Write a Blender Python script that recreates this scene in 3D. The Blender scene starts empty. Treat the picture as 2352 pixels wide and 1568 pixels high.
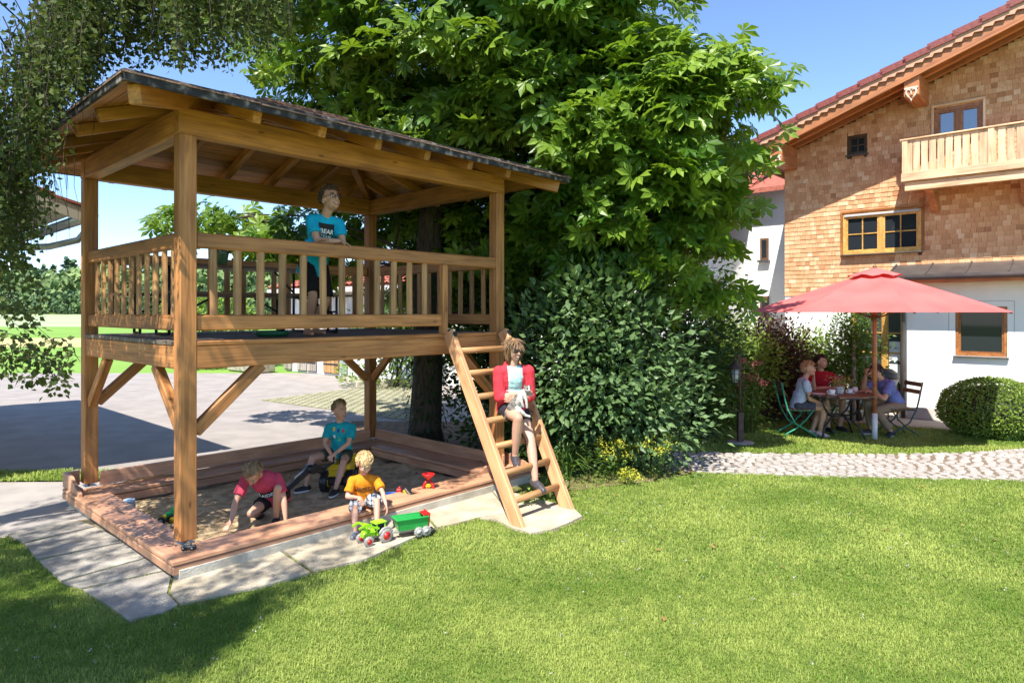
import bpy, bmesh, math, random
import numpy as np
from mathutils import Vector, Matrix, noise
from mathutils.bvhtree import BVHTree

R = random.Random(7)
N = np.random.default_rng(7)
S = bpy.context.scene
COL = S.collection
rad = math.radians

# ------------------------------------------------------------------ camera, sky, sun, exposure
CAM_H = 2.04
cam_d = bpy.data.cameras.new("camera")
cam = bpy.data.objects.new("camera", cam_d)
COL.objects.link(cam)
cam.location = (0, 0, CAM_H)
cam.rotation_euler = (rad(90), 0, 0)
cam_d.sensor_width = 36
cam_d.lens = 36 * 1522 / 2352
cam_d.shift_y = -67 / 2352
cam_d.clip_end = 3000
S.camera = cam

SUN = Vector((-0.25, -0.60, 1.0)).normalized()
world = bpy.data.worlds.new("World")
S.world = world
world.use_nodes = True
wn = world.node_tree
bg = wn.nodes["Background"]
sky = wn.nodes.new("ShaderNodeTexSky")
sky.sky_type = 'NISHITA'
sky.sun_disc = False
sky.sun_elevation = math.asin(SUN.z)
sky.sun_rotation = math.atan2(SUN.x, SUN.y)
sky.altitude = 2200
sky.air_density = 1.0
sky.dust_density = 0.2
sky.ozone_density = 4.0
wn.links.new(sky.outputs[0], bg.inputs[0])
bg.inputs[1].default_value = 0.14
sun_d = bpy.data.lights.new("sun", 'SUN')
sun_d.energy = 4.5
sun_d.angle = rad(0.53)
sun_d.color = (1.0, 0.955, 0.87)
sun = bpy.data.objects.new("sun", sun_d)
COL.objects.link(sun)
sun.rotation_euler = (-SUN).to_track_quat('-Z', 'Y').to_euler()
sun.location = (-10, -24, 40)
S.view_settings.view_transform = 'Standard'
S.view_settings.look = 'None'
S.view_settings.gamma = 1
S.view_settings.use_curve_mapping = False
S.view_settings.exposure = 1.15
S.render.engine = 'CYCLES'
S.cycles.max_bounces = 8
S.cycles.transparent_max_bounces = 8
S.cycles.use_denoising = True

# ------------------------------------------------------------------ object helpers
WM = {}

def tag(o, label=None, cat=None, group=None, kind=None):
    if label: o["label"] = label
    if cat: o["category"] = cat
    if group: o["group"] = group
    if kind: o["kind"] = kind
    return o

def place(o, parent=None, M=None):
    M = M if M is not None else Matrix.Identity(4)
    if o.name not in COL.objects: COL.objects.link(o)
    if parent is not None:
        o.parent = parent
        o.matrix_parent_inverse = WM[parent.name].inverted()
    o.matrix_basis = M
    WM[o.name] = M.copy()
    return o

def thing(name, label, cat, loc=(0, 0, 0), rotz=0.0, group=None, kind=None):
    o = bpy.data.objects.new(name, None)
    o.empty_display_size = 0.2
    place(o, None, Matrix.Translation(Vector(loc)) @ Matrix.Rotation(rotz, 4, 'Z'))
    return tag(o, label, cat, group, kind)

def copy_tree(o, dM, parent=None, group=None):
    """copy a thing and its parts, moved by the world matrix dM"""
    c = o.copy()
    COL.objects.link(c)
    M = dM @ WM[o.name]
    if parent is None:
        c.matrix_basis = M
    else:
        c.parent = parent
        c.matrix_parent_inverse = WM[parent.name].inverted()
        c.matrix_basis = M
    WM[c.name] = M
    for ch in list(o.children):
        copy_tree(ch, dM, c)
    return c

def mesh_obj(name, me, mats, parent=None, M=None):
    o = bpy.data.objects.new(name, me)
    if mats is not None:
        if not isinstance(mats, (list, tuple)): mats = [mats]
        if len(me.materials) == 0:
            for m in mats: me.materials.append(m)
    return place(o, parent, M)

def np_mesh(name, V, F, tone=None, smooth=False):
    """fast mesh from numpy arrays; F is (n,k) with a constant k"""
    me = bpy.data.meshes.new(name)
    V = np.asarray(V, dtype=np.float32); F = np.asarray(F, dtype=np.int32)
    n, k = F.shape
    me.vertices.add(len(V)); me.vertices.foreach_set("co", V.ravel())
    me.loops.add(n * k); me.loops.foreach_set("vertex_index", F.ravel())
    me.polygons.add(n)
    me.polygons.foreach_set("loop_start", np.arange(0, n * k, k, dtype=np.int32))
    me.polygons.foreach_set("use_smooth", np.full(n, bool(smooth)))
    if tone is not None:
        a = me.attributes.new("tone", 'FLOAT', 'POINT')
        a.data.foreach_set("value", np.asarray(tone, dtype=np.float32))
    me.update(calc_edges=True)
    return me

class MB:
    """collects shapes, then becomes ONE mesh object"""
    def __init__(s): s.v = []; s.f = []; s.mi = []; s.cur = 0; s.sm = []
    def add(s, vs, fs, smooth=False):
        o = len(s.v)
        s.v += [Vector(v) for v in vs]
        for f in fs:
            s.f.append([i + o for i in f]); s.mi.append(s.cur); s.sm.append(smooth)
        return s
    def box(s, c, d, M=None, bev=0.0):
        vs, fs = box_vf(d[0], d[1], d[2], bev)
        c = Vector(c)
        if M is not None: vs = [M @ Vector(v) for v in vs]
        return s.add([Vector(v) + c for v in vs], fs)
    def bar(s, a, b, w, h, up=(0, 0, 1), bev=0.0):
        M, L = frame(a, b, up)
        vs, fs = box_vf(L, w, h, bev)
        return s.add([M @ Vector(v) for v in vs], fs)
    def tube(s, pts, r, n=8, cap=True, smooth=True):
        pts = [Vector(p) for p in pts]
        rs = r if isinstance(r, (list, tuple)) else [r] * len(pts)
        vs = []; fs = []
        prev = None
        for i, p in enumerate(pts):
            t = (pts[min(i + 1, len(pts) - 1)] - pts[max(i - 1, 0)])
            t = t.normalized() if t.length > 1e-9 else Vector((0, 0, 1))
            if prev is None:
                a = t.orthogonal().normalized()
            else:
                a = prev - t * prev.dot(t)
                a = a.normalized() if a.length > 1e-6 else t.orthogonal().normalized()
            prev = a
            b = t.cross(a)
            for k in range(n):
                an = 2 * math.pi * k / n
                vs.append(p + (a * math.cos(an) + b * math.sin(an)) * rs[i])
        for i in range(len(pts) - 1):
            for k in range(n):
                k2 = (k + 1) % n
                fs.append([i * n + k, i * n + k2, (i + 1) * n + k2, (i + 1) * n + k])
        s.add(vs, fs, smooth)
        if cap:
            o = len(s.v) - len(vs)
            s.f.append([o + k for k in reversed(range(n))]); s.mi.append(s.cur); s.sm.append(False)
            o2 = len(s.v) - n
            s.f.append([o2 + k for k in range(n)]); s.mi.append(s.cur); s.sm.append(False)
        return s
    def lathe(s, prof, n=20, M=None, smooth=True):
        vs = []; fs = []
        for (r, z) in prof:
            for k in range(n):
                a = 2 * math.pi * k / n
                v = Vector((r * math.cos(a), r * math.sin(a), z))
                vs.append(M @ v if M is not None else v)
        for i in range(len(prof) - 1):
            for k in range(n):
                k2 = (k + 1) % n
                fs.append([i * n + k, i * n + k2, (i + 1) * n + k2, (i + 1) * n + k])
        fs.append([k for k in reversed(range(n))]); fs.append([(len(prof) - 1) * n + k for k in range(n)])
        return s.add(vs, fs, smooth)
    def ball(s, c, r, M=None, n=10, m=7):
        c = Vector(c); r = r if isinstance(r, (tuple, list)) else (r, r, r)
        vs = [Vector((0, 0, -r[2]))]; fs = []
        for i in range(1, m):
            ph = -math.pi / 2 + math.pi * i / m
            for k in range(n):
                a = 2 * math.pi * k / n
                vs.append(Vector((r[0] * math.cos(ph) * math.cos(a), r[1] * math.cos(ph) * math.sin(a), r[2] * math.sin(ph))))
        vs.append(Vector((0, 0, r[2])))
        for k in range(n): fs.append([0, 1 + (k + 1) % n, 1 + k])
        for i in range(m - 2):
            for k in range(n):
                k2 = (k + 1) % n
                fs.append([1 + i * n + k, 1 + i * n + k2, 1 + (i + 1) * n + k2, 1 + (i + 1) * n + k])
        e = len(vs) - 1
        for k in range(n): fs.append([e, 1 + (m - 2) * n + k, 1 + (m - 2) * n + (k + 1) % n])
        if M is not None: vs = [M @ v for v in vs]
        return s.add([v + c for v in vs], fs, True)
    def prism(s, poly, d):
        """poly: list of 3D points (planar), extruded by vector d"""
        n = len(poly); d = Vector(d)
        a = [Vector(p) for p in poly]; b = [p + d for p in a]
        nn = Vector((0, 0, 0))
        for i in range(n): nn += a[i].cross(a[(i + 1) % n])
        if nn.dot(d) > 0: a, b = b, a
        fs = [list(range(n)), [n + i for i in reversed(range(n))]]
        fs = [[i for i in range(n)], [n + i for i in reversed(range(n))]]
        for i in range(n):
            j = (i + 1) % n
            fs.append([j, i, n + i, n + j])
        return s.add(a + b, fs)
    def mesh(s, name="m"):
        me = bpy.data.meshes.new(name)
        me.from_pydata([tuple(v) for v in s.v], [], s.f)
        me.polygons.foreach_set("material_index", s.mi)
        me.polygons.foreach_set("use_smooth", s.sm)
        me.update()
        return me
    def build(s, name, mats, parent=None, M=None, center=True):
        if center and M is None and s.v:
            c = sum(s.v, Vector()) / len(s.v)
            s.v = [v - c for v in s.v]
            M = Matrix.Translation(c)
        return mesh_obj(name, s.mesh(name), mats, parent, M)

def box_vf(lx, ly, lz, bev=0.0):
    x, y, z = lx / 2, ly / 2, lz / 2
    if bev <= 0:
        vs = [(-x, -y, -z), (x, -y, -z), (x, y, -z), (-x, y, -z), (-x, -y, z), (x, -y, z), (x, y, z), (-x, y, z)]
        return vs, [[3, 2, 1, 0], [4, 5, 6, 7], [0, 1, 5, 4], [1, 2, 6, 5], [2, 3, 7, 6], [3, 0, 4, 7]]
    b = min(bev, x * .45, y * .45, z * .45)
    vs = []; idx = {}
    for sx in (-1, 1):
        for sy in (-1, 1):
            for sz in (-1, 1):
                for ax in range(3):
                    p = [sx * (x - b), sy * (y - b), sz * (z - b)]
                    p[ax] = (sx * x, sy * y, sz * z)[ax]
                    idx[(sx, sy, sz, ax)] = len(vs); vs.append(tuple(p))
    fs = []
    for ax in range(3):
        o = [a for a in range(3) if a != ax]
        for sg in (-1, 1):
            q = []
            for (p, r) in ((-1, -1), (1, -1), (1, 1), (-1, 1)):
                k = [0, 0, 0]; k[ax] = sg; k[o[0]] = p; k[o[1]] = r
                q.append(idx[(k[0], k[1], k[2], ax)])
            fs.append(q)
    for ax in range(3):
        o = [a for a in range(3) if a != ax]
        for p in (-1, 1):
            for r in (-1, 1):
                k1 = [0, 0, 0]; k1[ax] = -1; k1[o[0]] = p; k1[o[1]] = r
                k2 = list(k1); k2[ax] = 1
                fs.append([idx[(*k1, o[0])], idx[(*k2, o[0])], idx[(*k2, o[1])], idx[(*k1, o[1])]])
    for sx in (-1, 1):
        for sy in (-1, 1):
            for sz in (-1, 1):
                fs.append([idx[(sx, sy, sz, a)] for a in range(3)])
    # orient outward
    out = []
    for f in fs:
        a, b_, c = (Vector(vs[i]) for i in f[:3])
        m = sum((Vector(vs[i]) for i in f), Vector())
        if (b_ - a).cross(c - a).dot(m) < 0: f = f[::-1]
        out.append(f)
    return vs, out

def frame(a, b, up=(0, 0, 1)):
    a, b, up = Vector(a), Vector(b), Vector(up)
    x = b - a; L = x.length; x.normalize()
    y = up.cross(x)
    if y.length < 1e-5: y = Vector((0, 1, 0)).cross(x)
    y.normalize(); z = x.cross(y)
    M = Matrix((x, y, z)).transposed().to_4x4()
    M.translation = (a + b) / 2
    return M, L

BOXC = {}
def box_mesh(lx, ly, lz, bev, mat):
    k = (round(lx, 3), round(ly, 3), round(lz, 3), bev, mat.name)
    if k not in BOXC:
        vs, fs = box_vf(lx, ly, lz, bev)
        me = bpy.data.meshes.new("timber"); me.from_pydata(vs, [], fs); me.update()
        me.materials.append(mat)
        BOXC[k] = me
    return BOXC[k]

def beam(name, parent, mat, a, b, w, h, up=(0, 0, 1), bev=0.006):
    """a timber from a to b (centre line), local X along the grain"""
    M, L = frame(a, b, up)
    return mesh_obj(name, box_mesh(L, w, h, bev, mat), None, parent, M)

# ------------------------------------------------------------------ materials
def nodes_of(name):
    m = bpy.data.materials.new(name); m.use_nodes = True
    nt = m.node_tree
    return m, nt, nt.nodes["Principled BSDF"]

def ramp(nt, stops):
    r = nt.nodes.new("ShaderNodeValToRGB")
    el = r.color_ramp.elements
    while len(el) < len(stops): el.new(0.5)
    for e, (p, c) in zip(el, stops):
        e.position = p; e.color = (*c, 1)
    return r

def pm(name, c1, c2=None, scale=6.0, rough=0.7, bump=0.0, bscale=40.0, detail=6, metal=0.0, spec=0.5, stretch=None, lo=.35, hi=.65):
    m, nt, b = nodes_of(name)
    b.inputs["Roughness"].default_value = rough
    b.inputs["Metallic"].default_value = metal
    b.inputs["Specular IOR Level"].default_value = spec
    tc = nt.nodes.new("ShaderNodeTexCoord"); src = tc.outputs["Object"]
    if stretch:
        mp = nt.nodes.new("ShaderNodeMapping"); mp.inputs["Scale"].default_value = stretch
        nt.links.new(src, mp.inputs["Vector"]); src = mp.outputs[0]
    if c2 is None:
        b.inputs["Base Color"].default_value = (*c1, 1)
    else:
        n = nt.nodes.new("ShaderNodeTexNoise"); n.inputs["Scale"].default_value = scale; n.inputs["Detail"].default_value = detail
        nt.links.new(src, n.inputs["Vector"])
        r = ramp(nt, [(lo, c1), (hi, c2)])
        nt.links.new(n.outputs["Fac"], r.inputs[0]); nt.links.new(r.outputs[0], b.inputs["Base Color"])
    if bump:
        n2 = nt.nodes.new("ShaderNodeTexNoise"); n2.inputs["Scale"].default_value = bscale; n2.inputs["Detail"].default_value = 8
        nt.links.new(src, n2.inputs["Vector"])
        bp = nt.nodes.new("ShaderNodeBump"); bp.inputs["Strength"].default_value = bump; bp.inputs["Distance"].default_value = 0.02
        nt.links.new(n2.outputs["Fac"], bp.inputs["Height"]); nt.links.new(bp.outputs[0], b.inputs["Normal"])
    return m

def wood(name, dark, mid, light, rough=0.55, gs=1.0, var=0.35, knots=True, bump=.25):
    """planed timber, grain along local X; each object shifted by its own random number"""
    m, nt, b = nodes_of(name)
    L = nt.links.new
    tc = nt.nodes.new("ShaderNodeTexCoord"); oi = nt.nodes.new("ShaderNodeObjectInfo")
    ad = nt.nodes.new("ShaderNodeVectorMath"); ad.operation = 'ADD'
    ml = nt.nodes.new("ShaderNodeMath"); ml.operation = 'MULTIPLY'; ml.inputs[1].default_value = 37.0
    L(oi.outputs["Random"], ml.inputs[0]); L(tc.outputs["Object"], ad.inputs[0]); L(ml.outputs[0], ad.inputs[1])
    mp = nt.nodes.new("ShaderNodeMapping"); mp.inputs["Scale"].default_value = (1.1 * gs, 22 * gs, 22 * gs)
    L(ad.outputs[0], mp.inputs[0])
    n = nt.nodes.new("ShaderNodeTexNoise"); n.inputs["Scale"].default_value = 1.6; n.inputs["Detail"].default_value = 9; n.inputs["Distortion"].default_value = 0.8
    L(mp.outputs[0], n.inputs["Vector"])
    r = ramp(nt, [(.30, dark), (.5, mid), (.72, light)])
    L(n.outputs["Fac"], r.inputs[0])
    # slow blotches along the timber
    mp2 = nt.nodes.new("ShaderNodeMapping"); mp2.inputs["Scale"].default_value = (1.0, 3.0, 3.0)
    L(ad.outputs[0], mp2.inputs[0])
    n2 = nt.nodes.new("ShaderNodeTexNoise"); n2.inputs["Scale"].default_value = 2.2; n2.inputs["Detail"].default_value = 5
    L(mp2.outputs[0], n2.inputs["Vector"])
    hs = nt.nodes.new("ShaderNodeHueSaturation")
    mr = nt.nodes.new("ShaderNodeMapRange"); mr.inputs[1].default_value = 0.0; mr.inputs[2].default_value = 1.0
    mr.inputs[3].default_value = 1 - var * .6; mr.inputs[4].default_value = 1 + var * .6
    L(oi.outputs["Random"], mr.inputs[0])
    mr2 = nt.nodes.new("ShaderNodeMapRange"); mr2.inputs[1].default_value = .3; mr2.inputs[2].default_value = .7
    mr2.inputs[3].default_value = .75; mr2.inputs[4].default_value = 1.2
    L(n2.outputs["Fac"], mr2.inputs[0])
    mm = nt.nodes.new("ShaderNodeMath"); mm.operation = 'MULTIPLY'
    L(mr.outputs[0], mm.inputs[0]); L(mr2.outputs[0], mm.inputs[1]); L(mm.outputs[0], hs.inputs["Value"])
    L(r.outputs[0], hs.inputs["Color"])
    out = hs.outputs[0]
    if knots:
        mp3 = nt.nodes.new("ShaderNodeMapping"); mp3.inputs["Scale"].default_value = (2.2, 7, 7)
        L(ad.outputs[0], mp3.inputs[0])
        vo = nt.nodes.new("ShaderNodeTexVoronoi"); vo.inputs["Scale"].default_value = 1.0
        L(mp3.outputs[0], vo.inputs["Vector"])
        rk = ramp(nt, [(.03, (1, 1, 1)), (.10, (0, 0, 0))])
        L(vo.outputs["Distance"], rk.inputs[0])
        mx = nt.nodes.new("ShaderNodeMix"); mx.data_type = 'RGBA'
        L(rk.outputs[0], mx.inputs[0]); L(out, mx.inputs[6])
        mx.inputs[7].default_value = (dark[0] * .55, dark[1] * .45, dark[2] * .4, 1)
        out = mx.outputs[2]
    L(out, b.inputs["Base Color"])
    b.inputs["Roughness"].default_value = rough
    bp = nt.nodes.new("ShaderNodeBump"); bp.inputs["Strength"].default_value = bump; bp.inputs["Distance"].default_value = .004
    L(n.outputs["Fac"], bp.inputs["Height"]); L(bp.outputs[0], b.inputs["Normal"])
    return m

def leafmat(name, a, b_, trans=(.12, .22, .02), tw=.35, rough=.42, spec=.35):
    """thin leaves: diffuse + gloss + light passing through; 'tone' is one number per leaf"""
    m, nt, p = nodes_of(name)
    L = nt.links.new
    at = nt.nodes.new("ShaderNodeAttribute"); at.attribute_name = "tone"
    r = ramp(nt, [(0, a), (1, b_)])
    L(at.outputs["Fac"], r.inputs[0]); L(r.outputs[0], p.inputs["Base Color"])
    p.inputs["Roughness"].default_value = rough
    p.inputs["Specular IOR Level"].default_value = spec
    t = nt.nodes.new("ShaderNodeBsdfTranslucent"); t.inputs["Color"].default_value = (*trans, 1)
    mx = nt.nodes.new("ShaderNodeMixShader"); mx.inputs[0].default_value = tw
    L(p.outputs[0], mx.inputs[1]); L(t.outputs[0], mx.inputs[2])
    L(mx.outputs[0], nt.nodes["Material Output"].inputs["Surface"])
    return m

def tonemat(name, stops, rough=.6, bump=0, bscale=60):
    m, nt, p = nodes_of(name)
    L = nt.links.new
    at = nt.nodes.new("ShaderNodeAttribute"); at.attribute_name = "tone"
    r = ramp(nt, stops); L(at.outputs["Fac"], r.inputs[0]); L(r.outputs[0], p.inputs["Base Color"])
    p.inputs["Roughness"].default_value = rough
    if bump:
        tc = nt.nodes.new("ShaderNodeTexCoord")
        n2 = nt.nodes.new("ShaderNodeTexNoise"); n2.inputs["Scale"].default_value = bscale
        L(tc.outputs["Object"], n2.inputs["Vector"])
        bp = nt.nodes.new("ShaderNodeBump"); bp.inputs["Strength"].default_value = bump; bp.inputs["Distance"].default_value = .01
        L(n2.outputs["Fac"], bp.inputs["Height"]); L(bp.outputs[0], p.inputs["Normal"])
    return m

def glass(name, tint=(.02, .025, .03), rough=.03):
    m, nt, b = nodes_of(name)
    b.inputs["Base Color"].default_value = (*tint, 1)
    b.inputs["Roughness"].default_value = rough
    b.inputs["Specular IOR Level"].default_value = 0.28
    return m

W_play = wood("stained larch", (.27, .103, .027), (.42, .172, .050), (.52, .230, .074))
W_play2 = wood("roof timber", (.28, .105, .022), (.42, .172, .036), (.51, .228, .052))
W_deck = wood("weathered deck", (.10, .075, .055), (.17, .13, .10), (.23, .18, .14), rough=.7)
W_ledge = wood("reddish ledge timber", (.43, .21, .115), (.52, .27, .155), (.59, .325, .195), rough=.5, knots=False)
W_ladder = wood("ladder timber", (.42, .19, .08), (.54, .27, .125), (.62, .335, .17))
W_rung = wood("pale round timber", (.26, .118, .043), (.41, .208, .080), (.49, .27, .117))
W_house = wood("house beam timber", (.28, .09, .03), (.42, .16, .06), (.50, .22, .09), rough=.5, knots=False)
W_balc = wood("fresh balcony timber", (.52, .30, .15), (.68, .44, .26), (.76, .54, .35), rough=.6)
W_frame = wood("window timber", (.20, .065, .018), (.33, .125, .035), (.41, .165, .05), rough=.4, knots=False)
W_yel = wood("honey window timber", (.42, .20, .045), (.60, .32, .08), (.68, .40, .12), rough=.4, knots=False)
W_old = wood("grey old boards", (.22, .18, .14), (.36, .31, .26), (.45, .40, .34), rough=.8)
W_door = wood("faded orange boards", (.30, .14, .05), (.48, .26, .10), (.58, .36, .17), rough=.7)
W_seat = wood("brown slats", (.10, .05, .025), (.17, .085, .045), (.22, .12, .06), rough=.5)
M_conc = pm("concrete", (.38, .345, .27), (.53, .49, .40), 5, .85, .4, 60)
M_slab_shade = pm("shade-greyed stone slab", (.24, .215, .18), (.46, .42, .36), 5, .9, .6, 90, detail=12, lo=.3, hi=.7)  # greyer than the front strip: dappled shade is put into the colour
M_slab2 = pm("sandy stone slab", (.36, .30, .21), (.56, .49, .37), 4, .9, .6, 90, detail=12, lo=.3, hi=.7)
M_asph = pm("asphalt", (.275, .242, .220), (.345, .305, .278), 2.0, .85, .5, 160, detail=10)
M_path = pm("pale paving", (.30, .27, .25), (.37, .335, .305), 3.0, .85, .4, 150)
M_soil = pm("soil", (.10, .06, .035), (.22, .14, .08), 8, .95, .8, 60)
M_sand = pm("sand", (.36, .24, .12), (.62, .46, .27), 9, .95, 1.0, 35, detail=10)
M_white = pm("white render", (.78, .77, .74), (.84, .83, .80), 2, .9, .15, 120)
M_plinth = pm("plinth", (.55, .50, .44), (.62, .58, .52), 3, .9, .2, 100)
M_dark = pm("dark steel", (.012, .012, .014), (.03, .03, .03), 10, .45)
M_metal = pm("zinc", (.34, .34, .33), (.45, .45, .44), 8, .4, metal=.8)
M_brownmetal = pm("brown sheet metal", (.085, .07, .065), (.115, .10, .09), 4, .45, metal=.3)
M_bark = pm("bark", (.035, .026, .018), (.09, .07, .05), 6, .95, 1.0, 14, stretch=(6, 6, 1))
M_birch = pm("birch bark", (.08, .07, .06), (.62, .60, .56), 5, .9, .5, 20, stretch=(1, 1, 5), lo=.42, hi=.52)
M_glass = glass("window glass")
M_gasket = pm("black gasket", (.01, .01, .01), rough=.5)
M_tile = pm("red roof tile", (.30, .075, .045), (.42, .13, .08), 9, .7, .3, 50)
M_rtile = pm("dark red roof tile", (.17, .035, .03), (.25, .06, .045), 9, .55, .3, 50)

# leaf shapes: unit length along +Y
LEAF_V = np.array([(0, 0, 0), (-.27, .42, .06), (0, .46, 0), (.27, .42, .06), (0, 1, -.06)], dtype=np.float32)
LEAF_F = np.array([(0, 2, 1), (0, 3, 2), (1, 2, 4), (2, 3, 4)], dtype=np.int32)

def palmate(n=6):
    V = []; F = []
    for i in range(n):
        a = rad(-105 + 210 * i / (n - 1))
        ln = 1 - .33 * abs(i - (n - 1) / 2) / ((n - 1) / 2)
        base = np.array([(0, 0, 0), (-.20, .64, .03), (0, .55, -.02), (.20, .64, .03), (0, 1, -.13)], dtype=np.float32) * ln
        base[:, 2] -= .10 * base[:, 1]
        c, s = math.cos(a), math.sin(a)
        rot = np.array([(c, s, 0), (-s, c, 0), (0, 0, 1)], dtype=np.float32)
        F += [tuple(int(k) + len(V) for k in f) for f in LEAF_F]
        V += [tuple(p) for p in base @ rot]
    return np.array(V, dtype=np.float32), np.array(F, dtype=np.int32)

def scatter(T, F, pos, dirs, nrm, size, tone):
    """copies of the small template T at pos, along dirs with normals nrm -> verts, faces, tones"""
    pos = np.asarray(pos, np.float32); d = np.asarray(dirs, np.float32); n = np.asarray(nrm, np.float32)
    d = d / (np.linalg.norm(d, axis=1, keepdims=True) + 1e-9)
    n = n - d * np.sum(n * d, axis=1, keepdims=True)
    n = n / (np.linalg.norm(n, axis=1, keepdims=True) + 1e-9)
    s = np.cross(d, n)
    A = np.stack([s, d, n], axis=1) * np.asarray(size, np.float32)[:, None, None]
    V = np.einsum('vi,kij->kvj', T, A) + pos[:, None, :]
    k, m = len(pos), len(T)
    FF = (F[None] + (np.arange(k, dtype=np.int32) * m)[:, None, None]).reshape(-1, F.shape[1])
    return V.reshape(-1, 3), FF, np.repeat(tone, m)

def leaves_obj(name, T, F, pos, dirs, nrm, size, tone, mat, parent=None, kind="stuff"):
    V, FF, tn = scatter(T, F, pos, dirs, nrm, size, tone)
    o = mesh_obj(name, np_mesh(name, V, FF, tn), mat, parent)
    if kind: o["kind"] = kind
    return o

def rnd_dir(n):
    v = N.normal(size=(n, 3)); return v / np.linalg.norm(v, axis=1, keepdims=True)

def in_poly(x, y, poly):
    x = np.asarray(x); y = np.asarray(y); ins = np.zeros(x.shape, bool); n = len(poly)
    for i in range(n):
        x1, y1 = poly[i]; x2, y2 = poly[(i + 1) % n]
        c = ((y1 > y) != (y2 > y)) & (x < (x2 - x1) * (y - y1) / (y2 - y1 + 1e-12) + x1)
        ins ^= c
    return ins

def G(u, v, z=0.0):
    """ground point seen at photo position (u, v) on a 2352 px wide view"""
    y = 1522 * (CAM_H - z) / (v - 717)
    return Vector(((u - 1176) / 1522 * y, y, z))

def D(u, v, y):
    return Vector(((u - 1176) / 1522 * y, y, CAM_H - (v - 717) * y / 1522))

def sheet(name, poly, z, mat, kind="structure", div=0):
    me = bpy.data.meshes.new(name)
    me.from_pydata([(p[0], p[1], z) for p in poly], [], [list(range(len(poly)))])
    me.update()
    if me.polygons[0].normal.z < 0: me.flip_normals()
    o = mesh_obj(name, me, mat)
    o["kind"] = kind
    return o
# ------------------------------------------------------------------ the ground
M_grass_base = pm("turf", (.09, .13, .02), (.17, .20, .04), 5, .95, .6, 40)
M_meadow = pm("meadow", (.16, .25, .035), (.21, .30, .05), .12, .95)
M_meadow2 = pm("bright meadow", (.15, .28, .03), (.19, .32, .045), .2, .95)
M_yellow = pm("mown strip", (.44, .40, .14), (.52, .46, .18), .2, .95)
M_crop = pm("pale crop", (.30, .38, .19), (.34, .41, .22), .05, .95)

def hgt(y):
    return max(0.0, (y - 95) / 90 * 1.4) if y < 185 else 1.4 + (y - 185) * .05
# base terrain: one big sheet that rises into a low hill far away
vs = []; fs = []
ys = [-60, -20, 0, 10, 20, 40, 60, 95, 140, 185, 230, 300, 420, 700]
xs = [-700, -300, -150, -70, -30, -10, 0, 10, 30, 70, 150, 300, 700]
for y in ys:
    for x in xs: vs.append((x, y, hgt(y) - .035))
for j in range(len(ys) - 1):
    for i in range(len(xs) - 1):
        a = j * len(xs) + i
        fs.append([a, a + 1, a + len(xs) + 1, a + len(xs)])
me = bpy.data.meshes.new("terrain"); me.from_pydata(vs, [], fs); me.update()
tag(mesh_obj("terrain", me, M_meadow), kind="structure")

def field(name, y0, y1, mat, dz, x0=-260, x1=60):
    n = 6; vs = []; fs = []
    for i in range(n + 1):
        y = y0 + (y1 - y0) * i / n
        vs += [(x0, y, hgt(y) + dz), (x1, y, hgt(y) + dz)]
    for i in range(n): fs.append([2 * i, 2 * i + 1, 2 * i + 3, 2 * i + 2])
    me = bpy.data.meshes.new(name); me.from_pydata(vs, [], fs); me.update()
    tag(mesh_obj(name, me, mat), kind="structure")
field("meadow_strip", 22.3, 39.3, M_meadow2, -.020)
field("mown_strip", 39.3, 53.0, M_yellow, -.018)
field("far_meadow", 53.0, 94, M_meadow2, -.016)
field("crop_field", 94, 186, M_crop, -.010)

YARD = [(-40, 22.4), (9, 22.4), (9, 9.0), (-2.0, 6.0), (-5.2, 8.3), (-9.5, 8.4), (-40, 8.4)]
sheet("asphalt_yard", YARD, -.014, M_asph)
sheet("pale_path", [(-9, 7.95), (-4.2, 8.05), (-3.6, 6.9), (-4.25, 6.05), (-4.8, 6.0), (-9, 5.55)], -.010, M_path)
LAWN = [(-9, -3), (14, -3), (14, 7.6), (12, 7.7), tuple(G(2352, 1103))[:2], tuple(G(2100, 1099))[:2], tuple(G(1800, 1092))[:2], tuple(G(1570, 1084))[:2],
        (1.6, 8.9), (0.5, 8.6), (-1.0, 6.2), (-4.75, 6.0), (-9, 5.5)]
sheet("lawn", LAWN, 0.0, M_grass_base)
sheet("grass_verge", [(-9, 8.42), (-4.5, 8.5), (-4.55, 8.1), (-9, 7.93)], -.002, M_grass_base)
PATCH = [tuple(G(1500, 1037))[:2], tuple(G(1800, 1041))[:2], tuple(G(2050, 1043))[:2], tuple(G(2200, 1040))[:2], tuple(G(2360, 1031))[:2], (12, 10.62), (12, 11.3),
         (9.0, 11.2), (7.6, 11.5), (6.9, 11.9), (6.0, 12.4), (4.0, 12.8), (2.4, 12.4), (1.7, 10.5)]
sheet("garden_lawn", PATCH, 0.0, M_grass_base)
sheet("terrace", [(1.5, 12.3), (4.0, 12.7), (6.0, 12.3), (6.9, 11.8), (7.6, 11.4), (9.2, 11.1), (12, 9.5), (14, 10.5), (7.0, 15.5), (1.5, 18)], -.006, M_path)
PATHP = [(12, 7.72), tuple(G(2360, 1104))[:2], tuple(G(2100, 1100))[:2], tuple(G(1800, 1093))[:2], tuple(G(1570, 1085))[:2], (2.0, 8.5),
         (1.6, 9.4), tuple(G(1500, 1036))[:2], tuple(G(1800, 1040))[:2], tuple(G(2050, 1042))[:2], tuple(G(2200, 1039))[:2], tuple(G(2360, 1030))[:2], (12, 10.6)]
path = sheet("cobbled_path", PATHP, -.004, pm("path joints", (.12, .09, .06), (.20, .16, .11), 20, .95))
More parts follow.
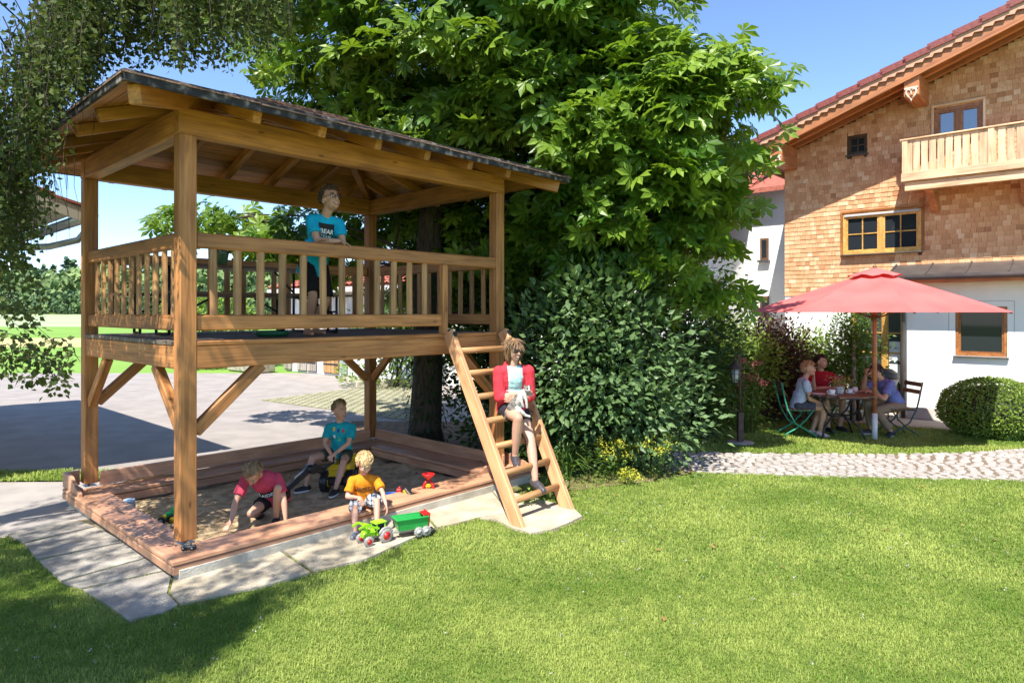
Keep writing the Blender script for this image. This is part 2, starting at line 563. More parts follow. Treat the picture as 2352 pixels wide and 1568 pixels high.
BED = [(-.3, 7.2), (.35, 7.35), (1.0, 7.7), (1.75, 8.0), (2.35, 8.45), (2.3, 8.75), (1.7, 9.2), (1.5, 12.2), (-3, 12.4), (-2.5, 9.9)]
sheet("flower_bed", BED, .008, M_soil)
sheet("shrub_bed", [(1.6, 10.4), (2.6, 10.7), (3.2, 11.0), (4.0, 11.6), (5.2, 12.2), (6.2, 12.35), (6.2, 13.3), (1.6, 13.6)], .006, M_soil)

# cobbles: the nearest as parts, in rough arcs
cob_m = pm("cobblestone", (.27, .245, .22), (.50, .455, .41), 4, .85, .6, 60)
def stone_mesh(seed, lx, ly, h):
    rr = random.Random(seed)
    n = 7; top = []; bot = []
    for i in range(n):
        a = 2 * math.pi * i / n + rr.uniform(-.15, .15)
        q = max(abs(math.cos(a)), abs(math.sin(a)))
        x = lx / 2 * math.cos(a) / q * rr.uniform(.82, 1); y = ly / 2 * math.sin(a) / q * rr.uniform(.82, 1)
        bot.append((x, y, 0)); top.append((x * .88, y * .88, h * rr.uniform(.8, 1.05)))
    vs = bot + top; fs = [list(range(n, 2 * n))]
    for i in range(n):
        j = (i + 1) % n
        fs.append([i, j, n + j, n + i])
    me = bpy.data.meshes.new("cobblestone"); me.from_pydata(vs, [], fs); me.update(); me.materials.append(cob_m)
    return me
SM = [stone_mesh(i, R.uniform(.10, .15), R.uniform(.095, .125), .014) for i in range(14)]
cnt = 0; cobs = []
row = 0; y = 7.7
while y < 10.6:
    x = -0.2 + (row % 2) * .07
    while x < 11.9:
        yy = y + .28 * math.sin(x * 1.55) + R.uniform(-.015, .015)
        if in_poly(np.array([x]), np.array([yy]), PATHP)[0]: cobs.append((x, yy, R.choice([0, math.pi]) + .35 * math.cos(x * 1.55) + R.uniform(-.15, .15), R.randrange(14)))
        x += .137 + R.uniform(-.008, .012)
    y += .118; row += 1
cobs.sort(key=lambda c: c[1] + .2 * abs(c[0] - 4))
def seen(c): return .24 * c[1] < c[0] < .79 * c[1]
vis = [c for c in cobs if seen(c)]; hid = [c for c in cobs if not seen(c)]
for c in vis[:300]:
    mesh_obj("cobblestone", SM[c[3]], None, path, Matrix.Translation((c[0], c[1], -.004)) @ Matrix.Rotation(c[2], 4, 'Z'))
mb = MB()
for c in vis[300:] + hid:
    M = Matrix.Translation((c[0], c[1], -.004)) @ Matrix.Rotation(c[2], 4, 'Z')
    mb.add([M @ v.co for v in SM[c[3]].vertices], [list(p.vertices) for p in SM[c[3]].polygons])
o = mb.build("cobblestones", cob_m, path); o["kind"] = "stuff"

# stone slabs round the sandpit
slabs = []
def slab(pts, z=.022):
    mb = MB()
    P = [Vector((p[0], p[1], -.03)) for p in pts]
    c = sum(P, Vector()) / len(P)
    P = [c + (p - c) * .985 for p in P]
    mb.prism(P, (0, 0, z + .03))
    slabs.append([(p.x, p.y) for p in P])
    return mb
pav = sheet("slab_bed", [tuple(G(8, 1230))[:2], tuple(G(60, 1255))[:2], tuple(G(143, 1342))[:2], tuple(G(297, 1434))[:2], tuple(G(411, 1400))[:2], tuple(G(720, 1320))[:2],
        tuple(G(980, 1228))[:2], tuple(G(1097, 1192))[:2], tuple(G(1270, 1224))[:2], tuple(G(1341, 1192))[:2], tuple(G(1312, 1172))[:2], tuple(G(1100, 1130))[:2], tuple(G(500, 1290))[:2], tuple(G(400, 1300))[:2], tuple(G(220, 1190))[:2], tuple(G(170, 1195))[:2]], .003,
      pm("slab joints", (.13, .10, .06), (.24, .20, .12), 20, .95))
def gp(*uv): return [G(u, v) for u, v in uv]
for q in (gp((14, 1229), (52, 1250), (218, 1212), (172, 1196)),
          gp((56, 1253), (84, 1289), (285, 1248), (221, 1214)),
          gp((88, 1292), (140, 1339), (345, 1283), (288, 1250)),
          gp((144, 1342), (186, 1357), (392, 1312), (347, 1285)),
          gp((189, 1359), (252, 1399), (296, 1430), (380, 1408), (409, 1394), (384, 1368), (394, 1325), (393, 1314)),
          gp((388, 1368), (413, 1393), (607, 1351), (716, 1320), (640, 1268), (398, 1330)),
          gp((719, 1318), (842, 1289), (1000, 1217), (960, 1165), (643, 1267)),
          gp((1003, 1215), (1042, 1207), (1098, 1192), (1170, 1180), (1120, 1120), (962, 1165)),
          gp((1100, 1194), (1137, 1198), (1180, 1219), (1222, 1229), (1269, 1221), (1304, 1207), (1339, 1190), (1318, 1170), (1180, 1135), (1124, 1122), (1172, 1181))):
    slab(q, .022 + R.uniform(-.003, .004)).build("slab", M_slab2 if q[0].x > -2.6 else M_slab_shade, pav)

# ------------------------------------------------------------------ playhouse frame of reference
O = Vector((-2.656, 5.30, 0))
U = Vector((.6816, .7317, 0)); Wd = Vector((-.7317, .6816, 0))
def P(a, b, z): return O + U * a + Wd * b + Vector((0, 0, z))
L_, W_, B_ = 3.63, 2.62, .134
PHM = Matrix.Translation(O) @ Matrix.Rotation(math.atan2(.7317, .6816), 4, 'Z')

sand_root = thing("sandpit", "square sandpit under the playhouse with reddish timber ledge on a concrete curb", "sandpit", O, math.atan2(.7317, .6816))
def sb(name, mat, a, b, w, h, up=(0, 0, 1), bev=.006, par=None):
    return beam(name, par or sand_root, mat, P(*a), P(*b), w, h, up, bev)
LZ = .168
# concrete walls
sb("concrete_wall", M_conc, (-.12, -.255, .03), (-.12 + 4.02, -.255, .03), .12, .13, bev=.004).location.z += 0
sb("concrete_wall", M_conc, (-.06, -.195, .03), (-.06, 2.78, .03), .12, .13, bev=.004)
sb("concrete_wall", M_conc, (.0, 2.45, .01), (3.6, 2.45, .01), .30, .17, bev=.004)
sb("concrete_wall", M_conc, (3.62, -.195, .01), (3.62, 2.3, .01), .30, .17, bev=.004)
# ledge planks
for i, (x0, x1) in enumerate(((-.17, 1.62), (1.626, 3.93))):
    sb("ledge_plank", W_ledge, (x0, -.235, LZ - .0175), (x1, -.235, LZ - .0175), .15, .035)
for i, (x0, x1) in enumerate(((-.012, 2.2), (2.206, 3.93))):
    sb("ledge_plank", W_ledge, (x0 + .145, -.066, LZ - .0175), (x1, -.066, LZ - .0175), .182, .035)
for i, (y0, y1) in enumerate(((-.155, .95), (.956, 2.75))):
    sb("ledge_plank", W_ledge, (-.0935, y0, LZ - .0175), (-.0935, y1, LZ - .0175), .152, .035)
for i, (y0, y1) in enumerate(((-.155, .45), (.456, 1.35), (1.356, 2.2))):
    sb("ledge_plank", W_ledge, (.058, y0, LZ - .0175), (.058, y1, LZ - .0175), .146, .035)
sb("ledge_plank", W_ledge, (-.015, 2.40, LZ - .0175), (3.93, 2.40, LZ - .0175), .36, .035)
sb("ledge_plank", W_ledge, (3.64, .03, LZ - .0175), (3.64, 2.21, LZ - .0175), .54, .035)
# trim boards under the ledge
sb("trim_board", W_ledge, (-.165, -.29, LZ - .075), (3.92, -.29, LZ - .075), .028, .066)
sb("trim_board", W_ledge, (-.155, -.27, LZ - .075), (-.155, 2.76, LZ - .075), .028, .066)
sb("trim_board", W_ledge, (.14, 2.235, LZ - .085), (3.37, 2.235, LZ - .085), .03, .085)
sb("trim_board", W_ledge, (3.385, .06, LZ - .085), (3.385, 2.21, LZ - .085), .03, .085)
# back boards standing on the ledge
sb("back_board", W_ledge, (.14, 2.60, LZ + .078), (3.62, 2.60, LZ + .078), .034, .15)
sb("back_board", W_ledge, (3.735, -.02, LZ + .078), (3.735, 2.60, LZ + .078), .034, .15)
def cheek(a0, b0, a1, b1, h0, h1, name="cheek_board"):
    mb = MB()
    d = (P(a1, b1, 0) - P(a0, b0, 0)); n = Vector((-d.y, d.x, 0)).normalized() * .032
    mb.prism([P(a0, b0, LZ + .001), P(a1, b1, LZ + .001), P(a1, b1, LZ + h1), P(a0 + (a1 - a0) * .45, b0 + (b1 - b0) * .45, LZ + h0), P(a0, b0, LZ + h0)], n)
    mb.build(name, W_ledge, sand_root)
cheek(-.15, 2.80, -.15, 2.22, .155, .03)
cheek(-.15, 2.79, .00, 2.79, .155, .155)
cheek(3.90, .25, 3.90, -.30, .13, .03)
cheek(3.62, -.05, 3.25, -.05, .11, .02)

# sand: an uneven heap inside
n = 44; vs = []; fs = []
for j in range(n):
    for i in range(n):
        a = .0 + 3.6 * i / (n - 1); b = -.15 + 2.6 * j / (n - 1)
        h = .018 + .05 * noise.noise(Vector((a * 2.2, b * 2.2, 3))) + .022 * noise.noise(Vector((a * 7, b * 7, 1))) + .012 * noise.noise(Vector((a * 17, b * 17, 5)))
        vs.append(P(a, b, h))
for j in range(n - 1):
    for i in range(n - 1):
        k = j * n + i; fs.append([k, k + 1, k + n + 1, k + n])
me = bpy.data.meshes.new("sand"); me.from_pydata(vs, [], fs); me.update()
me.polygons.foreach_set("use_smooth", [True] * len(fs))
tag(mesh_obj("sand", me, M_sand), "loose brown sand filling the sandpit under the playhouse", "sand", kind="stuff")

# ------------------------------------------------------------------ playhouse
ph = thing("playhouse", "wooden playhouse on four posts with railed deck and hipped roof over the sandpit", "playhouse", O, math.atan2(.7317, .6816))
def pb(name, mat, a, b, w, h, up=(0, 0, 1), bev=.007, par=None):
    return beam(name, par or ph, mat, P(*a), P(*b), w, h, up, bev)
hb = B_ / 2
corners = [(hb, hb), (L_ + hb, hb), (hb, W_ + hb), (L_ + hb, W_ + hb)]
steel = M_metal
for (a, b) in corners:
    M, Ln = frame(P(a, b, LZ + .03), P(a, b, 3.477), tuple(Wd))
    po = mesh_obj("post", box_mesh(Ln, B_, B_, .008, W_play), None, ph, M)
    mb = MB(); mb.box((0, 0, 0), (.11, .11, .006), Matrix.Rotation(math.atan2(.7317, .6816), 3, 'Z')); mb.tube([(0, 0, 0), (0, 0, .03)], .02)
    mb.box((.05, -.05, .012), (.02, .02, .02))
    mb.build("post_foot", M_metal, po, Matrix.Translation(P(a, b, LZ + .002)))
# floor joist beams
JB, JT = 1.576, 1.765
jz = (JB + JT) / 2; jh = JT - JB
pb("floor_beam", W_play, (B_, .045, jz), (L_, .045, jz), .085, jh)
pb("floor_beam", W_play, (B_, W_ + .09, jz), (L_, W_ + .09, jz), .085, jh)
pb("floor_beam", W_play, (.052, B_, jz), (.052, W_, jz), .085, jh)
pb("floor_beam", W_play, (L_ + .085, B_, jz), (L_ + .085, W_, jz), .085, jh)
for k in range(1, 6):
    a = .1 + k * (L_ - .05) / 6
    pb("floor_joist", W_play2, (a, .09, jz), (a, W_ + .045, jz), .07, jh - .03)
# edge strip on front beam and floor boards (along the long side)
pb("edge_board", W_play, (B_, .03, 1.785), (L_, .03, 1.785), .06, .038)
bw = .118; b = .065
while b < W_ + .10:
    x0, x1 = (B_ + .003, L_ - .003) if (b < .14 or b > W_ - .05) else (.004, L_ + .13)
    pb("floor_board", W_deck, (x0, b + bw / 2, 1.785), (x1, b + bw / 2, 1.785), bw - .008, .034, bev=.003)
    b += bw
# top plate beams
TB, TT = 3.477, 3.690
tz = (TB + TT) / 2; th = TT - TB
pb("top_beam", W_play2, (-.005, .067, tz), (L_ + B_ + .005, .067, tz), .128, th)
pb("top_beam", W_play2, (-.005, W_ + .067, tz), (L_ + B_ + .005, W_ + .067, tz), .128, th)
pb("top_beam", W_play2, (.067, .133, tz - .004), (.067, W_ + .001, tz - .004), .128, th)
pb("top_beam", W_play2, (L_ + .067, .133, tz - .004), (L_ + .067, W_ + .001, tz - .004), .128, th)
# braces
bz0, bz1 = 1.06, 1.60
def brace(a0, b0, da, db):
    pb("brace", W_play, (a0 + da * .03, b0 + db * .03, bz0), (a0 + da * .60, b0 + db * .60, bz1 - .02), .075, .10, up=tuple(U * -da * .7 + Wd * -db * .7 + Vector((0, 0, .7))))
for (a, b, sa, sb_) in ((hb, hb, 1, 1), (L_ + hb, hb, -1, 1), (hb, W_ + hb, 1, -1), (L_ + hb, W_ + hb, -1, -1)):
    brace(a + sa * .04, b - sb_ * .0, sa, 0); brace(a, b + sb_ * .04, 0, sb_)
# railings
HT, HB = 2.695, 2.567; BT, BB = 2.017, 1.888
def rail(a0, b0, a1, b1, z0, z1):
    pb("rail", W_play, (a0, b0, (z0 + z1) / 2), (a1, b1, (z0 + z1) / 2), .062, z1 - z0, bev=.012)
half = []
def baluster(a, b, face):
    # half-round pole: flat at the back
    if not half:
        mb = MB(); r = .036; n = 9; h = HB - BT
        ring = [(r * math.cos(math.pi * i / (n - 1)), -r * .95 * math.sin(math.pi * i / (n - 1))) for i in range(n)]
        vs = [(-h / 2, x, y) for x, y in ring] + [(h / 2, x, y) for x, y in ring]
        fs = [[i, i + 1, n + i + 1, n + i] for i in range(n - 1)] + [[n - 1, 0, n, 2 * n - 1], list(range(n))[::-1], list(range(n, 2 * n))]
        mb.add(vs, fs); me = mb.mesh("baluster"); me.materials.append(W_rung)
        bmx = bmesh.new(); bmx.from_mesh(me); bmesh.ops.recalc_face_normals(bmx, faces=bmx.faces); bmx.to_mesh(me); bmx.free()
        half.append(me)
    f = (U * face[0] + Wd * face[1]); x = Vector((0, 0, 1)); z = -f; y = z.cross(x)
    M = Matrix((x, y, z)).transposed().to_4x4(); M.translation = P(a, b, (HB + BT) / 2)
    mesh_obj("baluster", half[0], None, ph, M @ Matrix.Rotation(R.uniform(-.012, .012), 4, 'Z'))
rail(B_, .05, L_ + .06, .05, HB, HT); rail(B_, .05, 2.79, .05, BB, BT)
for i in range(12): baluster(.286 + i * .2067, .062, (0, -1))
pb("gate_post", W_play, (2.81, .035, 1.80), (2.81, .035, HB), .075, .085, up=tuple(Wd))
rail(.062, B_, .062, W_, HB, HT); rail(.062, B_, .062, W_, BB, BT)
for i in range(11): baluster(.075, .30 + i * .209, (-1, 0))
rail(B_, W_ + .075, L_, W_ + .075, HB, HT); rail(B_, W_ + .075, L_, W_ + .075, BB, BT)
for i in range(16): baluster(.32 + i * .2067, W_ + .062, (0, 1))
rail(L_ + .075, B_, L_ + .075, W_, HB, HT); rail(L_ + .075, B_, L_ + .075, W_, BB, BT)
for i in range(11): baluster(L_ + .062, .30 + i * .209, (1, 0))
# roof: hip
OV = .565; PIT = math.tan(rad(19.3))
a0, a1 = -OV, L_ + B_ + .52; b0, b1 = -OV, W_ + B_ + OV
EZ = 3.615                                   # underside of the boarding at the eaves
run = (b1 - b0) / 2
def roofz(a, b): return EZ + PIT * min(a - a0, a1 - a, b - b0, b1 - b)
roof = MB().build("roof", M_dark, ph) if False else None
NB = 15; t = .024
slope_n = math.sqrt(1 + PIT * PIT)
for side in range(4):
    for k in range(NB):
        d0 = run * k / NB + .004; d1 = run * (k + 1) / NB - .002
        if side == 0:   q = [(a0 + d0, b0 + d0), (a1 - d0, b0 + d0), (a1 - d1, b0 + d1), (a0 + d1, b0 + d1)]
        elif side == 1: q = [(a1 - d0, b1 - d0), (a0 + d0, b1 - d0), (a0 + d1, b1 - d1), (a1 - d1, b1 - d1)]
        elif side == 2: q = [(a0 + d0, b1 - d0), (a0 + d0, b0 + d0), (a0 + d1, b0 + d1), (a0 + d1, b1 - d1)]
        else:           q = [(a1 - d0, b0 + d0), (a1 - d0, b1 - d0), (a1 - d1, b1 - d1), (a1 - d1, b0 + d1)]
        pts = [P(x, y, EZ + PIT * (d0 if i < 2 else d1)) for i, (x, y) in enumerate(q)]
        M, Ln = frame(pts[0], pts[1])
        Mi = M.inverted()
        mb = MB(); mb.prism([Mi @ p for p in pts], Mi.to_3x3() @ Vector((0, 0, t)))
        mesh_obj("roof_board", mb.mesh("roof_board"), W_play2, ph, M)
# shingle courses on top, stepped
M_shing = pm("worn brown shingle", (.16, .085, .06), (.27, .16, .12), 12, .9, .4, 60)
NC = 10
for side in range(4):
    for k in range(NC):
        d0 = run * k / NC - (.035 if k == 0 else .02); d1 = run * (k + 1) / NC + .01
        z0 = .024 + .022; 
        if side == 0:   q = [(a0 + d0, b0 + d0), (a1 - d0, b0 + d0), (a1 - d1, b0 + d1), (a0 + d1, b0 + d1)]
        elif side == 1: q = [(a1 - d0, b1 - d0), (a0 + d0, b1 - d0), (a0 + d1, b1 - d1), (a1 - d1, b1 - d1)]
        elif side == 2: q = [(a0 + d0, b1 - d0), (a0 + d0, b0 + d0), (a0 + d1, b0 + d1), (a0 + d1, b1 - d1)]
        else:           q = [(a1 - d0, b0 + d0), (a1 - d0, b1 - d0), (a1 - d1, b1 - d1), (a1 - d1, b0 + d1)]
        # split the course lengthwise into single strips
        if q[0] == q[1]: continue
        m = 5 if side < 2 else 3
        for s in range(m):
            f0, f1 = s / m + .001, (s + 1) / m - .001
            lo = [Vector(q[0]).lerp(Vector(q[1]), f) for f in (f0, f1)]
            hi = [Vector(q[3]).lerp(Vector(q[2]), f) for f in (f1, f0)]
            dz = R.uniform(-.006, .006)
            pts = [P(p[0], p[1], EZ + PIT * d0 + .026 + .03 + dz) for p in lo] + [P(p[0], p[1], EZ + PIT * d1 + .026 + .004) for p in hi]
            mb = MB(); mb.prism(pts, (0, 0, .012)); mb.build("shingle_strip", M_shing, ph)
# ridge cap
mb = MB(); mb.bar(P(a0 + run - .05, (b0 + b1) / 2, EZ + PIT * run + .05), P(a1 - run + .05, (b0 + b1) / 2, EZ + PIT * run + .05), .22, .03)
mb.build("ridge_cap", M_shing, ph)
# eaves edging: weathered dark sheet with lichen
m, nt, bb = nodes_of("flaking eaves edging")
tc = nt.nodes.new("ShaderNodeTexCoord"); nz = nt.nodes.new("ShaderNodeTexNoise"); nz.inputs["Scale"].default_value = 11; nz.inputs["Detail"].default_value = 8
nt.links.new(tc.outputs["Object"], nz.inputs["Vector"])
rr = ramp(nt, [(.46, (.020, .017, .018)), (.55, (.075, .058, .056)), (.66, (.24, .20, .19))])
nt.links.new(nz.outputs["Fac"], rr.inputs[0]); nt.links.new(rr.outputs[0], bb.inputs["Base Color"]); bb.inputs["Roughness"].default_value = .8
M_edge = m
fz = EZ + .035; 
pb("eaves_board", M_edge, (a0 - .015, b0 - .012, fz), (a1 + .015, b0 - .012, fz), .022, .085, bev=.003)
pb("eaves_board", M_edge, (a0 - .015, b1 + .012, fz), (a1 + .015, b1 + .012, fz), .022, .085, bev=.003)
pb("eaves_board", M_edge, (a0 - .012, b0 - .0005, fz), (a0 - .012, b1 + .0005, fz), .022, .085, bev=.003)
pb("eaves_board", M_edge, (a1 + .012, b0 - .0005, fz), (a1 + .012, b1 + .0005, fz), .022, .085, bev=.003)
# rafters (lie under the boards, notched over the beams)
rh = .10
def rafter(a, b, a2, b2, w=.07, h=rh):
    z0, z1 = roofz(a, b) - h / 2 * slope_n - .002, roofz(a2, b2) - h / 2 * slope_n - .002
    pb("rafter", W_play2, (a, b, z0), (a2, b2, z1), w, h)
mid = (b0 + b1) / 2
for k in range(6):
    a = .42 + k * .585
    dd = min(a - a0, a1 - a, run)
    for s in (0, 1):
        if s == 0: rafter(a, b0 + .10, a, b0 + dd - .03)
        else: rafter(a, b1 - .10, a, b1 - dd + .03)
for k in range(4):
    b = .42 + k * .64
    dd = min(b - b0, b1 - b)
    rafter(a0 + .10, b, a0 + dd - .03, b); rafter(a1 - .10, b, a1 - dd + .03, b)
for (x0, y0, x1, y1) in ((a0, b0, a0 + run, mid), (a1, b0, a1 - run, mid), (a0, b1, a0 + run, mid), (a1, b1, a1 - run, mid)):
    f = .04
    xa, ya = x0 + (x1 - x0) * f, y0 + (y1 - y0) * f
    z0, z1 = roofz(xa, ya) - .085, EZ + PIT * run - .085
    pb("hip_rafter", W_play2, (xa, ya, z0), (x1, y1, z1), .09, .14)
pb("ridge_beam", W_play2, (a0 + run, mid, EZ + PIT * run - .10), (a1 - run, mid, EZ + PIT * run - .10), .07, .16)

# ------------------------------------------------------------------ ladder
lad = thing("ladder", "slanted wooden ladder with round rungs leading up to the playhouse deck", "ladder", P(2.95, -1.33, 0))
LF, LTp = P(2.55, -1.335, .018), P(2.80, -.075, 1.815)
RF, RTp = P(3.335, -1.30, .018), P(3.66, -.075, 1.815)
def ladder_rail(F_, T_):
    d = (T_ - F_).normalized(); side = (RF - LF).normalized()
    M, Ln = frame(F_, T_, tuple(-Wd))
    # cut level on the ground and plumb at the top
    mb = MB(); hw = .03; dep = .068
    x = Vector((d.x, d.y, d.z)); y = M.to_3x3() @ Vector((0, 1, 0)); z = M.to_3x3() @ Vector((0, 0, 1))
    pts = []
    k = dep / abs(x.z) * abs(z.z) if abs(x.z) > 1e-6 else 0
    def pt(base, s, cut): return base + z * (s * dep) + x * (cut * s)
    cf = -z.z * dep / x.z
    A = [F_ + z * dep + x * cf, F_ - z * dep - x * cf, T_ - z * dep, T_ + z * dep]
    Mi = M.inverted()
    mb.prism([Mi @ (p - y * hw) for p in A], Mi.to_3x3() @ (y * 2 * hw))
    me = mb.mesh("rail")
    bmx = bmesh.new(); bmx.from_mesh(me); bmesh.ops.recalc_face_normals(bmx, faces=bmx.faces)
    bmesh.ops.bevel(bmx, geom=list(bmx.edges), offset=.006, segments=1, affect='EDGES'); bmx.to_mesh(me); bmx.free()
    ro = mesh_obj("rail", me, W_ladder, lad, M)
    mb = MB(); mb.tube([T_ + z * (dep + .001) - x * .07, T_ + z * (dep + .012) - x * .07], .028, 12); mb.build("bolt", M_dark, ro)
ladder_rail(LF, LTp); ladder_rail(RF, RTp)
RUNGZ = [.215 + .234 * i for i in range(7)]
def rung_pts(i):
    f = (RUNGZ[i] - .018) / 1.797
    return LF.lerp(LTp, f), RF.lerp(RTp, f)
for i in range(7):
    p, q = rung_pts(i)
    dd = (q - p).normalized()
    M, Ln = frame(p + dd * .0, q - dd * .0)
    mb = MB(); mb.tube([(-Ln / 2 + .02, 0, 0), (Ln / 2 - .02, 0, 0)], .034, 12)
    mesh_obj("rung", mb.mesh("rung"), W_rung, lad, M)
# ------------------------------------------------------------------ the shingled house
HB0 = Vector((7.90, 13.05, 0)); HE = Vector((.743, -.669, 0)); HN = Vector((-.669, -.743, 0))
def H(t, p, z): return HB0 + HE * t + HN * p + Vector((0, 0, z))
H_ROT = math.atan2(HE.y, HE.x)
house = thing("shingled_house", "large house with wooden shingle gable, red tiled roof and white rendered ground floor", "house", HB0, H_ROT)
def hbm(name, mat, a, b, w, h, up=(0, 0, 1), bev=.004, par=None):
    return beam(name, par or house, mat, H(*a), H(*b), w, h, up, bev)
T0, T1 = -2.477, 9.4
RIDGE_T = 3.5
def wz(t): return 5.62 + .352 * (min(t, 2 * RIDGE_T - t) + 2.22)
# wall core of upper floors with openings cut as panels behind the shingles
ZS = 2.41
WIN_U = (.10, .73, 4.62, 5.40)         # upper window above the balcony  (t0,t1,z0,z1) set below
def tu(u): 
    k = (u - 1176) / 1522
    return (HB0.y * k - HB0.x) / (.743 + .669 * k)
def zu(u, v):
    t = tu(u); y = HB0.y - .669 * t
    return CAM_H - (v - 717) * y / 1522
OPEN = {
    "main": (tu(1937), tu(2118), zu(1937, 586), zu(2118, 478)),
    "up": (tu(2146), tu(2258), zu(2200, 330), zu(2258, 233)),
    "small": (tu(1946), tu(1992), zu(1970, 355), zu(1970, 310)),
}
def in_open(t0, t1, z0, z1):
    for o in OPEN.values():
        if t1 > o[0] - .005 and t0 < o[1] + .005 and z1 > o[2] - .005 and z0 < o[3] + .005: return True
    return False
# wall core: grid of prisms leaving the openings free
def core(zlo, cuts, name, mat, ztop=None, front=0.0, depth=.30, T0=T0, T1=T1):
    mb = MB()
    ts = sorted(set([T0, T1] + ([RIDGE_T] if T1 > RIDGE_T else []) + [c[0] for c in cuts] + [c[1] for c in cuts]))
    for a, b in zip(ts[:-1], ts[1:]):
        m = (a + b) / 2
        segs = [(zlo, None)]
        cs = sorted([(c[2], c[3]) for c in cuts if c[0] < m < c[1]])
        z = zlo
        for (c0, c1) in cs:
            if c0 > z + .002: mb.prism([H(a, front, z), H(b, front, z), H(b, front, c0), H(a, front, c0)], -HN * depth)
            z = c1
        if ztop is None: mb.prism([H(a, front, z), H(b, front, z), H(b, front, wz(b)), H(a, front, wz(a))], -HN * depth)
        else: mb.prism([H(a, front, z), H(b, front, z), H(b, front, ztop), H(a, front, ztop)], -HN * depth)
    return mb.build(name, mat, house)
M_batten = pm("wall battens", (.12, .06, .028), rough=.9)
core(ZS, list(OPEN.values()), "gable_wall", M_batten)
DOOR = (tu(1958), tu(2079), .02, zu(2000, 712) + .08)
gw = core(0.0, [DOOR], "ground_wall", M_white, ztop=ZS - .02)
# side wall going back, seen only past the corner
mb = MB(); mb.prism([H(T0, -.3, 0), H(T0, -9, 0), H(T0, -9, 5.4), H(T0, -.3, 5.4)], HE * .25); mb.build("side_wall", M_white, house)

# shingles: rows with random widths
SH_STOPS = [(0, (.40, .18, .075)), (.3, (.56, .275, .125)), (.65, (.66, .365, .185)), (1, (.77, .51, .31))]
M_shp = tonemat("cedar shingle", SH_STOPS, .75, .15, 120)
# fine vertical grain
nt = M_shp.node_tree; pb_ = nt.nodes["Principled BSDF"]
tc = nt.nodes.new("ShaderNodeTexCoord"); mp = nt.nodes.new("ShaderNodeMapping"); mp.inputs["Scale"].default_value = (110, 110, 5)
nz = nt.nodes.new("ShaderNodeTexNoise"); nz.inputs["Scale"].default_value = 1; nz.inputs["Detail"].default_value = 3
nt.links.new(tc.outputs["Object"], mp.inputs[0]); nt.links.new(mp.outputs[0], nz.inputs["Vector"])
hs = nt.nodes.new("ShaderNodeHueSaturation"); mr = nt.nodes.new("ShaderNodeMapRange")
mr.inputs[1].default_value = .3; mr.inputs[2].default_value = .7; mr.inputs[3].default_value = .72; mr.inputs[4].default_value = 1.2
nt.links.new(nz.outputs["Fac"], mr.inputs[0]); nt.links.new(mr.outputs[0], hs.inputs["Value"])
rp = [n for n in nt.nodes if n.type == 'VALTORGB'][0]
nt.links.new(rp.outputs[0], hs.inputs["Color"]); nt.links.new(hs.outputs[0], pb_.inputs["Base Color"])
sh = []
CH = .094
row = 0; z = ZS - .015
while z < 8.3:
    t = T0 - .006 - R.random() * .05
    while t < T1:
        w = R.uniform(.085, .15)
        ta, tb = max(t, T0 - .006), min(t + w, T1)
        if tb - ta > .02:
            top = min(wz(ta), wz(tb))
            if z < top - .02: sh.append((ta, tb, z, min(z + CH * 1.12, top)))
        t += w
    z += CH; row += 1
def shingle_vf(ta, tb, z0, z1):
    g = .0016; lo = .016 + R.uniform(-.002, .003); hi = .006
    dz = R.uniform(-.003, .003)
    pts = [H(ta + g, 0, z0 + dz), H(tb - g, 0, z0 + dz)]
    V = [H(ta + g, .002, z0 + dz), H(tb - g, .002, z0 + dz), H(tb - g, lo, z0 + dz), H(ta + g, lo, z0 + dz), H(ta + g, .001, z1), H(tb - g, .001, z1), H(tb - g, hi, z1), H(ta + g, hi, z1)]
    F = [[3, 2, 1, 0], [3, 7, 6, 2], [0, 4, 7, 3], [1, 2, 6, 5], [4, 5, 6, 7]]
    F = [[0, 1, 2, 3], [3, 2, 6, 7], [0, 3, 7, 4], [2, 1, 5, 6], [7, 6, 5, 4]]
    return V, F
keep = []
for (ta, tb, z0, z1) in sh:
    hit = False
    for o in OPEN.values():
        if tb > o[0] and ta < o[1] and z1 > o[2] and z0 < o[3]:
            hit = True
            # trim at the sides or above / below
            if ta < o[0] - .02 and tb <= o[1]: keep.append((ta, o[0], z0, z1))
            elif tb > o[1] + .02 and ta >= o[0]: keep.append((o[1], tb, z0, z1))
            elif z0 < o[2] - .02: keep.append((ta, tb, z0, o[2]))
            elif z1 > o[3] + .02: keep.append((ta, tb, max(z0, o[3]), z1))
            break
    if not hit: keep.append((ta, tb, z0, z1))
def tone_():
    return min(1, max(0, R.gauss(.5, .21)))
def dist(s):
    p = H((s[0] + s[1]) / 2, 0, s[2]); 
    vis = abs(p.x / p.y) < .775 and (p.z - CAM_H) / p.y < .472 and (p.z - CAM_H) / p.y > .075
    return (0 if vis else 1, p.length)
keep.sort(key=dist)
for s in keep[:300]:
    V, F = shingle_vf(*s)
    c = sum(V, Vector()) / len(V)
    me = bpy.data.meshes.new("shingle"); me.from_pydata([tuple(v - c) for v in V], [], F); me.update(); me.materials.append(M_shp)
    a = me.attributes.new("tone", 'FLOAT', 'POINT'); a.data.foreach_set("value", [tone_()] * len(V))
    mesh_obj("shingle", me, None, house, Matrix.Translation(c))
VV = []; FF = []; TT_ = []
for s in keep[300:]:
    V, F = shingle_vf(*s); o_ = len(VV)
    VV += [tuple(v) for v in V]; FF += [[i + o_ for i in f] for f in F]; TT_ += [tone_()] * len(V)
o = mesh_obj("shingles", np_mesh("shingles", VV, FF, TT_), M_shp, house); o["kind"] = "stuff"

